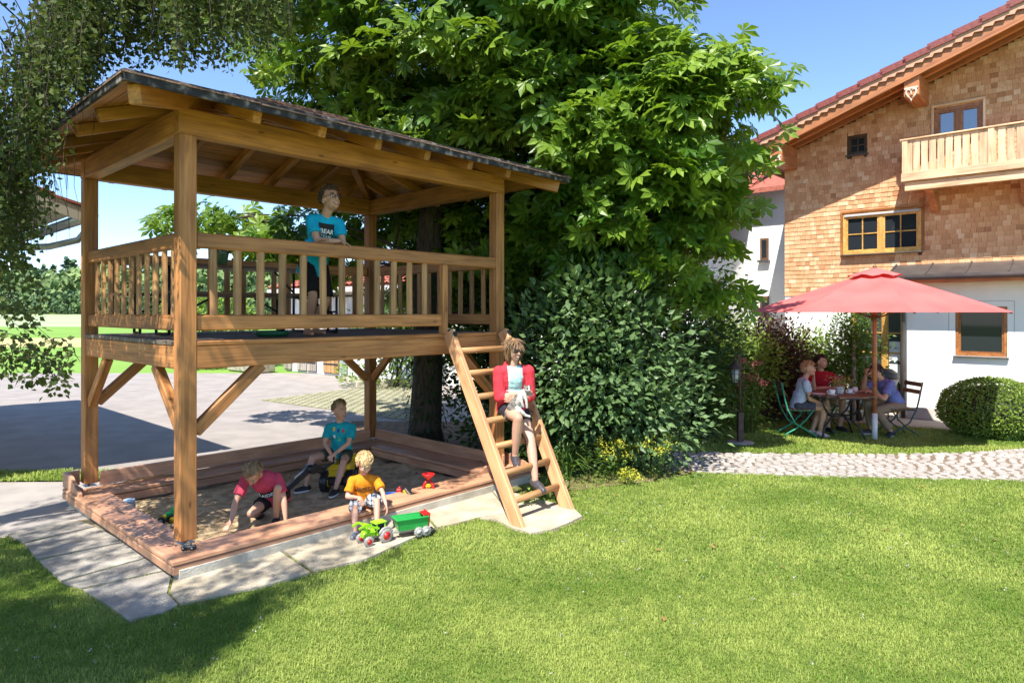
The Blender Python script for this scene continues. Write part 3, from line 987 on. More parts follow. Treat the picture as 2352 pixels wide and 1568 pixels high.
# windows
def window(o, name, frame_mat, cols, mull, panes_v=1, p0=-.02, sill=True, shutter=False, fw=.055, par=None, dark=None, cross=False):
    t0, t1, z0, z1 = o
    par = par or house
    w = thing_part(name, par, H((t0 + t1) / 2, p0, (z0 + z1) / 2), MBframe(o, p0, fw), frame_mat)
    iw = (t1 - t0 - fw * 2) / cols
    for c in range(cols):
        a, b = t0 + fw + iw * c, t0 + fw + iw * (c + 1)
        if c: beam("mullion", w, frame_mat, H(a, p0 + .004, z0 + fw), H(a, p0 + .004, z1 - fw), mull, .06, tuple(HN), .004)
        aa, bb_ = a + (mull / 2 if c else 0), b - (mull / 2 if c < cols - 1 else 0)
        # sash
        sf = .035
        mb = MB()
        for q0, q1 in ((H(aa + sf / 2, p0, z0 + fw), H(aa + sf / 2, p0, z1 - fw)), (H(bb_ - sf / 2, p0, z0 + fw), H(bb_ - sf / 2, p0, z1 - fw))): mb.bar(q0, q1, sf, .045, tuple(HN))
        for zz in (z0 + fw + sf / 2, z1 - fw - sf / 2): mb.bar(H(aa + sf, p0, zz), H(bb_ - sf, p0, zz), .045, sf)
        mb.build("sash", frame_mat, w)
        mb = MB(); mb.bar(H(aa + sf, p0 - .012, (z0 + z1) / 2), H(bb_ - sf, p0 - .012, (z0 + z1) / 2), .012, z1 - z0 - 2 * fw - 2 * sf); mb.build("pane", dark or M_glass, w)
        if cross:
            m_ = (aa + bb_) / 2
            mb = MB(); mb.bar(H(m_, p0, z0 + fw + sf), H(m_, p0, z1 - fw - sf), .022, .02, tuple(HN)); mb.bar(H(aa + sf, p0 + .0015, (z0 + z1) / 2), H(bb_ - sf, p0 + .0015, (z0 + z1) / 2), .02, .022)
            mb.build("glazing_bar", frame_mat, w)
    if sill:
        beam("sill", w, M_brownmetal, H(t0 - .03, p0 + .07, z0 - .02), H(t1 + .03, p0 + .07, z0 - .02), .12, .025)
    return w
def MBframe(o, p0, fw):
    t0, t1, z0, z1 = o; mb = MB()
    for t in (t0 + fw / 2, t1 - fw / 2): mb.bar(H(t, p0, z0), H(t, p0, z1), fw, .08, tuple(HN))
    for z in (z0 + fw / 2, z1 - fw / 2): mb.bar(H(t0 + fw, p0, z), H(t1 - fw, p0, z), .08, fw)
    return mb
def thing_part(name, par, c, mb, mat):
    return mb.build(name, mat, par)
ow = {k: (v[0] + .004, v[1] - .004, v[2] + .004, v[3] - .004) for k, v in OPEN.items()}
w1 = window(ow["main"], "window", W_yel, 2, .07, cross=True, p0=.0)
beam("blind_box", w1, pm("grey blind box", (.42, .42, .43)), H(ow["main"][0] + .03, .045, ow["main"][3] - .03), H(ow["main"][1] - .03, .045, ow["main"][3] - .03), .05, .045)
G_sky = glass("sky-mirroring glass", (.03, .04, .06)); G_sky.node_tree.nodes["Principled BSDF"].inputs["IOR"].default_value = 2.6; G_sky.node_tree.nodes["Principled BSDF"].inputs["Specular IOR Level"].default_value = .5
window(ow["up"], "window", W_frame, 2, .08, p0=-.03, sill=False, dark=G_sky)
window(ow["small"], "window", wood("dark window timber", (.05, .025, .012), (.08, .04, .02), (.11, .06, .03), knots=False), 1, .05, p0=-.06, cross=True, fw=.03)
# trims round upper windows
for k, mt in (("main", W_frame), ("up", W_balc)):
    o = OPEN[k]
    for (a, b) in (((o[0] - .022, .03, o[2]), (o[0] - .022, .03, o[3] + .03)), ((o[1] + .022, .03, o[2]), (o[1] + .022, .03, o[3] + .03))): hbm("trim", mt, a, b, .04, .05, tuple(HN))
    hbm("trim", mt, (o[0] - .045, .03, o[3] + .052), (o[1] + .045, .03, o[3] + .052), .05, .042)
# rooms behind the glass
mb = MB()
for o in list(OPEN.values()) + [DOOR]:
    mb.prism([H(o[0] - .3, -1.2, o[2] - .3), H(o[1] + .3, -1.2, o[2] - .3), H(o[1] + .3, -1.2, o[3] + .3), H(o[0] - .3, -1.2, o[3] + .3)], -HN * .05)
mb.build("room_back", pm("dim room", (.05, .045, .04)), house)

# roof over the gable: soffit boards, barge board, tiles
RT0 = -3.05; PF = .95; PB = -10
def rz(t): return wz(t) + .10
def rpt(t, p, z): return H(t, p, z)
roof_h = MB()
def slopeprism(mb, ta, tb, p0, p1, za, zb, th):
    mb.prism([H(ta, p0, za), H(tb, p0, zb), H(tb, p1, zb), H(ta, p1, za)], (0, 0, th))
slopeprism(roof_h, RT0, RIDGE_T, PF - .05, PB, rz(RT0), rz(RIDGE_T), .12)
slopeprism(roof_h, RIDGE_T, 2 * RIDGE_T - RT0, PF - .05, PB, rz(RIDGE_T), rz(RT0), .12)
rf = roof_h.build("roof", W_house, house)
# rafters / soffit beams parallel to the verge, seen from below
for p in (.18, .52):
    hbm("verge_rafter", W_house, (RT0 + .05, p, rz(RT0 + .05) - .075), (RIDGE_T, p, rz(RIDGE_T) - .075), .10, .14, par=rf)
# barge board in two boards with a scalloped strip between
hbm("barge_board", W_house, (RT0, PF, rz(RT0) - .085), (RIDGE_T, PF, rz(RIDGE_T) - .085), .045, .22, par=rf)
hbm("barge_board", W_house, (RT0, PF + .035, rz(RT0) + .09), (RIDGE_T, PF + .035, rz(RIDGE_T) + .09), .04, .15, par=rf)
mb = MB()
n = 44
sl = (rz(RIDGE_T) - rz(RT0)) / (RIDGE_T - RT0)
for i in range(n):
    ta = RT0 + (RIDGE_T - RT0) * i / n; tb = RT0 + (RIDGE_T - RT0) * (i + 1) / n
    z0 = rz(ta) + .02; z1 = rz(tb) + .02
    tm = ta + (tb - ta) * .8
    mb.prism([H(ta, PF + .056, z0 - .0), H(tm, PF + .056, rz(tm) + .02 - .05), H(tb, PF + .056, z1), H(tb, PF + .056, z1 + .16), H(ta, PF + .056, z0 + .16)], HN * .014)
mb.build("scalloped_board", pm("pale stained board", (.46, .25, .15), (.52, .30, .19), 5, .6), rf)
# tiles along the verge are separate, the rest follow in rows
k = 0; t = RT0
NTL = 17
for i in range(NTL):
    ta = RT0 + (RIDGE_T - RT0) * i / NTL; tb = RT0 + (RIDGE_T - RT0) * (i + 1) / NTL + .05
    mb = MB()
    zA = rz(ta) + .205; zB = rz(tb) + .165
    mb.prism([H(ta, PF + .09, zA), H(tb, PF + .09, zB), H(tb, PF - .30, zB), H(ta, PF - .30, zA)], (0, 0, .035))
    mb.prism([H(ta, PF + .085, zA - .09), H(tb, PF + .085, zB - .09), H(tb, PF + .085, zB + .01), H(ta, PF + .085, zA + .01)], HN * .02)
    mb.build("roof_tile", M_rtile, rf)
mb = MB()
for i in range(NTL):
    ta = RT0 + (RIDGE_T - RT0) * i / NTL; tb = RT0 + (RIDGE_T - RT0) * (i + 1) / NTL + .05
    mb.prism([H(ta, PF - .31, rz(ta) + .20), H(tb, PF - .31, rz(tb) + .16), H(tb, PB, rz(tb) + .16), H(ta, PB, rz(ta) + .20)], (0, 0, .03))
o = mb.build("roof_tiles", M_rtile, rf); o["kind"] = "stuff"
# purlin ends with carved hearts
M_carv = pm("white fretwork", (.62, .47, .36), (.68, .53, .42), 8, .6)
def purlin(t, zt):
    po = hbm("purlin", W_house, (t, -.1, zt - .24), (t, PF - .03, zt - .24), .25, .44, bev=.012)
    # fretwork heart hanging on the face
    mb = MB(); c = H(t - .0, PF - .024, zt - .40)
    def hp(x, z): return c + HE * x + Vector((0, 0, z))
    for s in (-1, 1):
        pts = [hp(0, -.13), hp(.055 * s, -.06), hp(.085 * s, .0), hp(.075 * s, .05), hp(.035 * s, .06), hp(.0, .02)]
        mb.tube(pts, [.012, .018, .02, .02, .016, .012], 6)
    mb.tube([hp(0, .02), hp(0, -.05)], .012, 6)
    mb.bar(hp(-.11, .085), hp(.11, .085), .03, .035); mb.tube([hp(0, -.12), hp(.0, -.17)], [.018, .006], 6)
    mb.build("heart_fretwork", M_carv, po)
for u in (2117,):
    t = tu(u); purlin(t, wz(t) + .05)
purlin(T0 + .14, wz(T0 + .14) + .05)
purlin(RIDGE_T, wz(RIDGE_T) + .05)
# eaves gutter and soffit end at the left
hbm("eaves_board", W_house, (RT0 - .01, PF - .02, rz(RT0) - .02), (RT0 - .01, -6, rz(RT0) - .02), .04, .20, par=rf)

# balcony
BT0 = tu(2092) + .02; BP = .80; BZ0 = zu(2100, 412) - .05
BT0 = .02
def bal_t(u, p):
    k = (u - 1176) / 1522; q = HB0 + HN * p
    return (q.y * k - q.x) / (.743 + .669 * k)
def bal_z(u, v, p):
    t = bal_t(u, p); q = H(t, p, 0)
    return CAM_H - (v - 717) * q.y / 1522
BT0 = bal_t(2072, BP); bzb = bal_z(2072, 418, BP); bzt = bal_z(2072, 322, BP)
balc = house
hbm("balcony_floor_beam", W_balc, (BT0 + .04, BP - .06, bzb - .10), (6.5, BP - .06, bzb - .10), .10, .15)
mb = MB(); mb.prism([H(BT0 + .02, .03, bzb - .03), H(6.5, .03, bzb - .03), H(6.5, BP - .03, bzb - .03), H(BT0 + .02, BP - .03, bzb - .03)], (0, 0, .04)); mb.build("balcony_floor", W_balc, house)
hbm("balcony_rail", W_balc, (BT0 - .03, BP, bzt - .012), (6.5, BP, bzt - .012), .11, .028)
hbm("balcony_rail", W_balc, (BT0, BP - .01, bzt - .055), (6.5, BP - .01, bzt - .055), .04, .06)
hbm("balcony_skirt", W_balc, (BT0 - .01, BP + .03, bzb + .07), (6.5, BP + .03, bzb + .07), .03, .15)
hbm("balcony_rail", W_balc, (BT0, .04, bzt - .012), (BT0, BP - .06, bzt - .012), .09, .028)
hbm("balcony_rail", W_balc, (BT0, .04, bzb + .07), (BT0, BP - .06, bzb + .07), .03, .15)
pw = .128; t = BT0 + .045; i = 0
while t < 6.4:
    w = pw - .022
    hbm("balcony_board", W_balc, (t + pw / 2, BP + .005, bzb + .12), (t + pw / 2, BP + .005, bzt - .03), w if i % 9 else w + .02, .024, tuple(HN), .004)
    t += pw; i += 1
# narrow spacers closing the slot top and bottom
for (za, zb) in ((bzb + .14, bzb + .20), (bzt - .12, bzt - .04)):
    mb = MB(); mb.bar(H(BT0 + .04, BP - .006, (za + zb) / 2), H(6.4, BP - .006, (za + zb) / 2), .012, zb - za); mb.build("slot_strip", W_balc, house)
for i in range(5):
    t = BT0 + .03 + i * .13 * .0 + 0
for b in (.12, .32, .52):
    hbm("balcony_board", W_balc, (BT0, b, bzb + .12), (BT0, b, bzt - .03), .17, .022, tuple(HE), .004)
for t in (BT0 + .05, BT0 + .09 + .128 * 10):
    hbm("balcony_post", W_balc, (t, BP + .012, bzb), (t, BP + .012, bzt - .028), .09, .06, tuple(HN))
for t in (BT0 + .35, BT0 + 1.75, BT0 + 3.1):
    mb = MB(); mb.prism([H(t, .03, bzb - .18), H(t, BP - .14, bzb - .18), H(t, BP - .30, bzb - .26), H(t, .25, bzb - .42), H(t, .03, bzb - .55)], HE * .12)
    mb.build("balcony_bracket", W_house, house)

# ground-floor extension with lean-to roof, right of the glazed door
EP = .30; ET0 = bal_t(2083, EP)
def et(u): return bal_t(u, EP)
def ez(u, v): return bal_z(u, v, EP)
EW = (et(2194), et(2314), ez(2250, 818), ez(2250, 704))
mb = MB()
for (a, b, z0, z1) in ((ET0, EW[0], 0, 2.62), (EW[1], 6.0, 0, 2.62), (EW[0], EW[1], 0, EW[2]), (EW[0], EW[1], EW[3], 2.62)):
    mb.prism([H(a, EP, z0), H(b, EP, z0), H(b, EP, z1), H(a, EP, z1)], -HN * .29)
ext = mb.build("extension_wall", M_white, house)
hbm("plinth", M_plinth, (ET0 + .002, EP + .004, .11), (6, EP + .004, .11), .02, .22, par=ext)
w = window((EW[0] + .004, EW[1] - .004, EW[2] + .004, EW[3] - .004), "window", W_frame, 1, .05, p0=EP - .05, fw=.045)
# grooved outline in the render round that window
mb = MB()
g = .10
for a, b in (((EW[0] - g, EW[2] - .06), (EW[0] - g, EW[3] + g)), ((EW[1] + g, EW[2] - .12), (EW[1] + g, EW[3] + g))): mb.bar(H(a[0], EP + .0015, a[1]), H(b[0], EP + .0015, b[1]), .010, .004, tuple(HN))
mb.bar(H(EW[0] - g, EP + .0012, EW[3] + g), H(EW[1] + g, EP + .0012, EW[3] + g), .004, .010)
mb.build("render_groove", pm("groove grey", (.42, .42, .40)), ext)
zt0, zt1 = zu(2352, 597), 2.70
mb = MB(); mb.prism([H(ET0 - .25, .02, zt0 - .03), H(6.2, .02, zt0 - .03), H(6.2, .80, zt1), H(ET0 - .25, .80, zt1)], (0, 0, .03))
lean = mb.build("lean_to_roof", M_brownmetal, house)
for i in range(8):
    t = ET0 - .23 + i * .62
    mb = MB(); mb.bar(H(t, .03, zt0 + .012), H(t, .79, zt1 + .042), .025, .03); mb.build("standing_seam", M_brownmetal, lean)
mb = MB(); mb.tube([H(ET0 - .28, .85, zt1 - .01), H(6.2, .85, zt1 - .01)], .055, 10); mb.build("gutter", M_brownmetal, lean)
hbm("fascia", W_house, (ET0 - .2, .74, zt1 - .06), (6.2, .74, zt1 - .06), .03, .12, par=lean)
mb = MB(); mb.prism([H(ET0 - .2, .32, zt1 - .045), H(6.2, .32, zt1 - .045), H(6.2, .72, zt1 - .045), H(ET0 - .2, .72, zt1 - .045)], (0, 0, .02)); mb.build("soffit", W_house, lean)
mb = MB(); mb.tube([H(ET0 - .10, .85, zt1 - .05), H(ET0 - .07, .5, zt1 - .25), H(ET0 - .05, EP + .06, zt1 - .4), H(ET0 - .05, EP + .06, 1.2), H(ET0 - .05, EP + .06, .0)], .04, 10); mb.build("downpipe", M_brownmetal, lean)
# glazed terrace door with curtains
dr = MBframe((DOOR[0], DOOR[1], DOOR[2], DOOR[3]), -.04, .08).build("terrace_door", W_yel, house)
tm = tu(2032)
beam("mullion", dr, W_yel, H(tm, -.04, .1), H(tm, -.04, DOOR[3] - .08), .12, .07, tuple(HN), .004)
for (a, b) in ((DOOR[0] + .08, tm - .06), (tm + .06, DOOR[1] - .08)):
    for z in (.75, 1.22, 1.62): beam("glazing_bar", dr, W_yel, H(a, -.035, z), H(b, -.035, z), .03, .03)
    mb = MB(); mb.bar(H(a, -.05, 1.2), H(b, -.05, 1.2), .012, 2.2)
    mb.build("pane", pm("clear pane", (.05, .06, .06), rough=.04, spec=.8), dr)
M_curt = pm("white curtain", (.62, .66, .66), (.70, .73, .72), 6, .9)
for zc, hh in ((1.24, .42), (.80, .40)):
    mb = MB(); n = 14
    for (a, b) in ((tm + .07, DOOR[1] - .09),):
        top = []; bot = []
        for i in range(n + 1):
            t = a + (b - a) * i / n
            top.append(H(t, -.040 + .004 * (i % 2), zc + hh / 2)); bot.append(H(t, -.040 + .004 * (i % 2), zc - hh / 2 + .05 * abs(math.sin(i / n * math.pi * 2))))
        mb.add(top + bot, [[n + 1 + i, n + 2 + i, i + 1, i] for i in range(n)])
    mb.build("curtain", M_curt, dr)

# ------------------------------------------------------------------ white house behind, with red-roofed wing
wh = thing("white_house", "white rendered house with small brown windows standing behind the chestnut tree", "house", (6.6, 18.0, 0), H_ROT)
WB = Vector((6.35, 17.6, 0)); 
def K(t, p, z): return WB + HE * t + HN * p + Vector((0, 0, z))
mb = MB(); mb.prism([K(-2.6, 0, 0), K(2.5, 0, 0), K(2.5, 0, 5.2), K(-2.6, 0, 5.2)], -HN * 7); mb.build("wall", M_white, wh)
def kt(u, v):
    k = (u - 1176) / 1522; t = (WB.y * k - WB.x) / (.743 + .669 * k); y = WB.y - .669 * t
    return t, CAM_H - (v - 717) * y / 1522
for (u0, v0, u1, v1) in ((1655, 548, 1676, 582), (1747, 548, 1766, 596), (1652, 690, 1675, 732), (1746, 680, 1766, 730), (1600, 700, 1622, 735)):
    t0, z1 = kt(u0, v0); t1, z0 = kt(u1, v1)
    f = MB(); f.bar(K(t0, .01, (z0 + z1) / 2), K(t1, .01, (z0 + z1) / 2), .06, z1 - z0)
    fo = f.build("window", W_seat, wh)
    mb = MB(); mb.bar(K(t0 + .05, .035, (z0 + z1) / 2), K(t1 - .05, .035, (z0 + z1) / 2), .02, z1 - z0 - .1); mb.build("pane", M_glass, fo)
    mb = MB(); mb.bar(K(t0 - .04, .06, z0 - .04), K(t1 + .04, .06, z0 - .04), .16, .05); mb.build("sill", M_brownmetal, fo)
mb = MB(); mb.prism([K(-3.0, .5, 5.1), K(2.6, .5, 5.1), K(2.6, -3.6, 6.6), K(-3.0, -3.6, 6.6)], (0, 0, .12)); rfw = mb.build("roof", M_tile, wh)
# wing
def tiled(name, par, A, B, up, rows, cols, mat):
    """rows of roof tiles between eave points A and B, going up the slope by vector 'up'"""
    mb = MB(); A = Vector(A); B = Vector(B); up = Vector(up)
    nrm = (B - A).cross(up).normalized()
    if nrm.z < 0: nrm = -nrm
    for r in range(rows):
        p = A + up * (r / rows); q = B + up * (r / rows); s = up / rows * 1.08
        for c in range(cols):
            a = p.lerp(q, c / cols + .004 / cols); b = p.lerp(q, (c + 1) / cols - .03 / cols); m = p.lerp(q, (c + .5) / cols)
            lift = nrm * .03
            mb.add([a + lift, m + lift * 2.6, b + lift, b + s, m + s + lift * 1.2, a + s], [[0, 1, 4, 5], [1, 2, 3, 4], [0, 5, 0, 0][:2] + [1]] if False else [[0, 1, 4, 5], [1, 2, 3, 4]])
    o = mb.build(name, mat, par)
    return o
wing = thing("red_roofed_wing", "white farm wing under a red tiled roof, glimpsed through the chestnut leaves", "house", (1.5, 20, 0), H_ROT)
WG = Vector((1.2, 19.0, 0))
def Kw(t, p, z): return WG + HE * t + HN * p + Vector((0, 0, z))
mb = MB(); mb.prism([Kw(-2.7, 0, 0), Kw(4.6, 0, 0), Kw(4.6, 0, 3.9), Kw(-2.7, 0, 3.9)], -HN * 6); mb.build("wall", M_white, wing)
mb = MB(); mb.prism([Kw(-3.0, .5, 3.7), Kw(4.9, .5, 3.7), Kw(4.9, -4, 6.3), Kw(-3.0, -4, 6.3)], (0, 0, .06)); rr_ = mb.build("roof", M_tile, wing)
o = tiled("roof_tiles", rr_, Kw(-3.0, .55, 3.76), Kw(4.9, .55, 3.76), -HN * 4.5 + Vector((0, 0, 2.6)), 16, 36, M_tile); o["kind"] = "stuff"
def wwin(t0, t1, z0, z1, fm):
    f = MB(); f.bar(Kw(t0, .01, (z0 + z1) / 2), Kw(t1, .01, (z0 + z1) / 2), .06, z1 - z0); fo = f.build("window", fm, wing)
    mb = MB(); mb.bar(Kw(t0 + .07, .035, (z0 + z1) / 2), Kw(t1 - .07, .035, (z0 + z1) / 2), .02, z1 - z0 - .14); mb.build("pane", M_glass, fo)
    mb = MB(); mb.bar(Kw((t0 + t1) / 2, .05, z0 + .06), Kw((t0 + t1) / 2, .05, z1 - .06), .03, .02, tuple(HN)); mb.build("glazing_bar", fm, fo)
wwin(-2.5, -1.8, .0 + .15, 1.25, W_yel)
wwin(.6, 1.4, 1.0, 2.0, W_yel)

# ------------------------------------------------------------------ barn across the yard
barn = thing("farm_barn", "white farm barn with weathered plank doors and solar panels on its red roof", "barn", (-6, 20, 0), 0)
BA = Vector((-7.9, 23.2, 0)); BE = Vector((.79, -.61, 0)).normalized(); BN = Vector((-.61, -.79, 0)).normalized()
def Q(t, p, z): return BA + BE * t + BN * p + Vector((0, 0, z))
def qt(u):
    k = (u - 1176) / 1522; return (BA.y * k - BA.x) / (BE.x - BE.y * k)
def qz(u, v):
    y = BA.y + BE.y * qt(u); return CAM_H - (v - 717) * y / 1522
mb = MB(); mb.prism([Q(0, 0, 0), Q(9.2, 0, 0), Q(9.2, 0, 2.9), Q(0, 0, 2.9)], -BN * 9); mb.build("wall", M_white, barn)
# upper boarding
M_wb = wood("whitewashed boards", (.50, .46, .42), (.66, .62, .58), (.74, .71, .68), rough=.8, knots=False)
t = .02
while t < 7.2:
    M_, Ln = frame(Q(t + .14, .02, 1.55), Q(t + .14, .02, 2.86), tuple(BN))
    mesh_obj("wall_board", box_mesh(Ln, .262, .03, 0, M_wb), None, barn, M_); t += .28
mb = MB(); mb.prism([Q(-.3, .55, 2.78), Q(9.6, .55, 2.78), Q(9.6, -5.2, 4.5), Q(-.3, -5.2, 4.5)], (0, 0, .08)); br = mb.build("roof", M_tile, barn)
o = tiled("roof_tiles", br, Q(-.3, .6, 2.86), Q(9.6, .6, 2.86), -BN * 5.7 + Vector((0, 0, 1.71)), 18, 44, M_tile); o["kind"] = "stuff"
M_pv = pm("solar panel", (.05, .06, .10), (.08, .09, .14), 3, .15, spec=.8)
M_alu = pm("aluminium frame", (.75, .76, .78), rough=.35, metal=.4)
for i in range(9):
    for j in range(2):
        t = .45 + i * .98; f0 = .36 + j * .30; f1 = f0 + .285
        def rp_(tt, f): return Q(tt, .6 - 5.7 * f, 2.86 + 1.71 * f + .14)
        mb = MB(); mb.prism([rp_(t, f0), rp_(t + .94, f0), rp_(t + .94, f1), rp_(t, f1)], (0, 0, .03)); sp = mb.build("solar_panel", M_alu, barn)
        mb = MB(); mb.prism([rp_(t + .05, f0 + .01) + Vector((0, 0, .031)), rp_(t + .89, f0 + .01) + Vector((0, 0, .031)), rp_(t + .89, f1 - .01) + Vector((0, 0, .031)), rp_(t + .05, f1 - .01) + Vector((0, 0, .031))], (0, 0, .004)); mb.build("cell_sheet", M_pv, sp)
hbm_ = beam("eaves_board", barn, M_wb, Q(-.3, .56, 2.74), Q(9.6, .56, 2.74), .03, .16)
def bdoor(u0, u1, vt, mat, n, name="barn_door"):
    t0, t1 = qt(u0), qt(u1); z0 = .04; z1 = 1.5
    d = MB(); d.bar(Q(t0, .012, (z0 + z1) / 2), Q(t1, .012, (z0 + z1) / 2), .02, z1 - z0); do = d.build(name, M_dark, barn)
    for i in range(n):
        a = t0 + (t1 - t0) * i / n; b = t0 + (t1 - t0) * (i + 1) / n
        M_, Ln = frame(Q((a + b) / 2, .038, z0 + .03), Q((a + b) / 2, .038, z1), tuple(BN))
        mesh_obj("plank", box_mesh(Ln, b - a - .015, .03, 0, mat), None, do, M_)
    mb = MB()
    for zz in (.35, 1.2):
        mb = MB(); mb.bar(Q(t0 + .02, .06, zz), Q(t1 - .02, .06, zz), .012, .05); mb.build("iron_strap", M_dark, do)
bdoor(684, 706, 0, W_old, 3); bdoor(707.5, 729, 0, W_old, 3); bdoor(745, 780, 0, W_door, 4)
bdoor(783, 799, 0, pm("green paint", (.22, .30, .24), (.28, .36, .30), 5, .7), 2)
bdoor(655, 672, 0, W_old, 2)
# stone trough / low step beside the barn
tr = MB(); tr.box(Q(qt(630), .9, .16), (1.9, .7, .32), Matrix.Rotation(math.atan2(BE.y, BE.x), 3, 'Z'), .04)
tag(tr.build("stone_trough", pm("mossy stone", (.22, .20, .13), (.42, .38, .30), 6, .95, .6, 30)), "low mossy stone block lying in front of the barn wall", "stone block")
mc = thing("milk_can", "white milk can standing on the mossy stone block by the barn", "milk can", Q(qt(633), .85, .32))
mb = MB(); mb.lathe([(.12, 0), (.13, .02), (.13, .30), (.07, .40), (.07, .46), (.10, .49)], 14, Matrix.Translation(Q(qt(633), .85, .321))); mb.build("body", pm("white enamel", (.75, .75, .75)), mc)
mb = MB(); mb.lathe([(.10, .0), (.105, .03), (.04, .06)], 14, Matrix.Translation(Q(qt(633), .85, .812))); mb.build("lid", M_dark, mc)

# grid pavers with moss between, in front of the barn
mb = MB(); gpoly = [tuple(G(600, 918))[:2], tuple(G(800, 893))[:2], tuple(G(960, 880))[:2], tuple(G(1010, 905))[:2], tuple(G(1000, 972))[:2], tuple(G(922, 961))[:2]]
gy = sheet("paver_bed", gpoly, -.006, pm("mossy joints", (.20, .22, .08), (.34, .34, .16), 3, .95, .4, 40))
d1 = Vector((.79, -.61, 0)).normalized(); d2 = Vector((.61, .79, 0)).normalized()
cx = G(800, 920)
for i in range(-40, 60):
    for j in range(-30, 40):
        p = cx + d1 * (i * .24 + (j % 2) * .12) + d2 * (j * .17)
        if in_poly(np.array([p.x]), np.array([p.y]), gpoly)[0]:
            mb.box((p.x, p.y, .0), (.185, .11, .02), Matrix.Rotation(math.atan2(d1.y, d1.x) + R.uniform(-.04, .04), 3, 'Z'))
o = mb.build("grass_paver", pm("concrete paver", (.25, .24, .15), (.36, .335, .235), 2.5, .9), gy); o["kind"] = "stuff"

# ------------------------------------------------------------------ neighbouring house at the left edge: only its eaves corner shows
nb = thing("neighbouring_house", "house at the left edge with red roof tiles and a pale rain gutter", "house", (-9.5, 9.0, 0), 0)
EC = Vector((-5.23, 8.0, 3.23)); ed = Wd.copy(); gd = -U.copy()      # eaves run away along Wd, the roof rises along -U
def E_(a, b, z): return EC + ed * a + gd * b + Vector((0, 0, z))
tp = .34
mb = MB(); mb.prism([E_(-.05, -.02, .02), E_(8, -.02, .02), E_(8, 4.5, .02 + 4.5 * tp), E_(-.05, 4.5, .02 + 4.5 * tp)], (0, 0, .05)); nr = mb.build("roof", W_old, nb)
for i in range(9):
    b0_, b1_ = -.08 + i * .34, -.08 + (i + 1) * .34 + .04
    mb = MB(); mb.prism([E_(-.08, b0_, .10 + b0_ * tp), E_(8, b0_, .10 + b0_ * tp), E_(8, b1_, .07 + b1_ * tp), E_(-.08, b1_, .07 + b1_ * tp)], (0, 0, .03)); mb.build("roof_tile", M_tile, nr)
mb = MB(); mb.bar(E_(-.07, -.0, -.045), E_(-.07, 4.5, -.045 + 4.5 * tp), .04, .10); mb.build("barge_board", pm("weathered paint", (.36, .31, .24)), nr)
mb = MB(); mb.tube([E_(-.10, -.12, -.02), E_(8, -.12, -.02)], .065, 12); mb.build("gutter", M_metal, nr)
mb = MB(); mb.tube([E_(.05, -.10, -.08), E_(.07, -.09, -.20), E_(.12, -.02, -.31), E_(.25, .25, -.40), E_(.5, .9, -.46), E_(.6, 1.2, -.50), E_(.6, 1.25, -3.2)], .04, 10); mb.build("downpipe", M_metal, nr)
mb = MB(); mb.prism([E_(.65, 1.3, -3.3), E_(8, 1.3, -3.3), E_(8, 1.3, .35), E_(.65, 1.3, .35)], gd * .3)
mb.prism([E_(.65, 1.6, -3.3), E_(.65, 8.0, -3.3), E_(.65, 8.0, .5), E_(.65, 4.5, 1.45), E_(.65, 1.6, .45)], ed * .3); mb.build("wall", M_white, nb)
# ------------------------------------------------------------------ vegetation
L_chest = leafmat("chestnut leaf", (.045, .115, .012), (.21, .315, .035), trans=(.25, .40, .02), tw=.33, rough=.38, spec=.4)
L_birch = leafmat("birch leaf", (.04, .065, .016), (.115, .145, .042), trans=(.15, .20, .035), tw=.25, rough=.65, spec=.2)  # darkened: the shade these leaves hang in is put into the colour
L_lilac = leafmat("lilac leaf", (.055, .115, .035), (.175, .265, .10), trans=(.14, .23, .055), tw=.25, rough=.45)
L_green = leafmat("hedge leaf", (.06, .13, .02), (.14, .23, .04), trans=(.18, .28, .03), tw=.3)
L_bright = leafmat("bright leaf", (.15, .25, .035), (.30, .40, .08), trans=(.26, .38, .05), tw=.3)
L_shade = leafmat("shade-dark leaf", (.03, .07, .015), (.06, .11, .025), trans=(.08, .14, .02), tw=.25)  # shade under the chestnut and inside shrubs is put into this green
L_purple = leafmat("purple leaf", (.045, .022, .02), (.12, .07, .045), trans=(.12, .06, .03), tw=.25)
L_box = leafmat("box leaf", (.12, .20, .025), (.26, .36, .06), trans=(.22, .34, .04), tw=.25, rough=.35)
L_ivy = leafmat("ivy leaf", (.02, .05, .012), (.05, .09, .02), trans=(.05, .1, .02), tw=.15, rough=.3)
L_yel = leafmat("yellow bloom", (.38, .38, .04), (.62, .58, .06), trans=(.4, .4, .05), tw=.3, rough=.7)
L_pink = leafmat("pink bloom", (.45, .10, .10), (.62, .22, .22), trans=(.4, .1, .1), tw=.3, rough=.7)
L_strap = leafmat("strap leaf", (.08, .16, .03), (.20, .30, .07), trans=(.16, .26, .04), tw=.25)

def ell_pts(n, c, r, lo=.75, hi=1.0):
    d = rnd_dir(n); s = N.uniform(lo, hi, (n, 1))
    return np.array(c) + d * np.array(r) * s, d

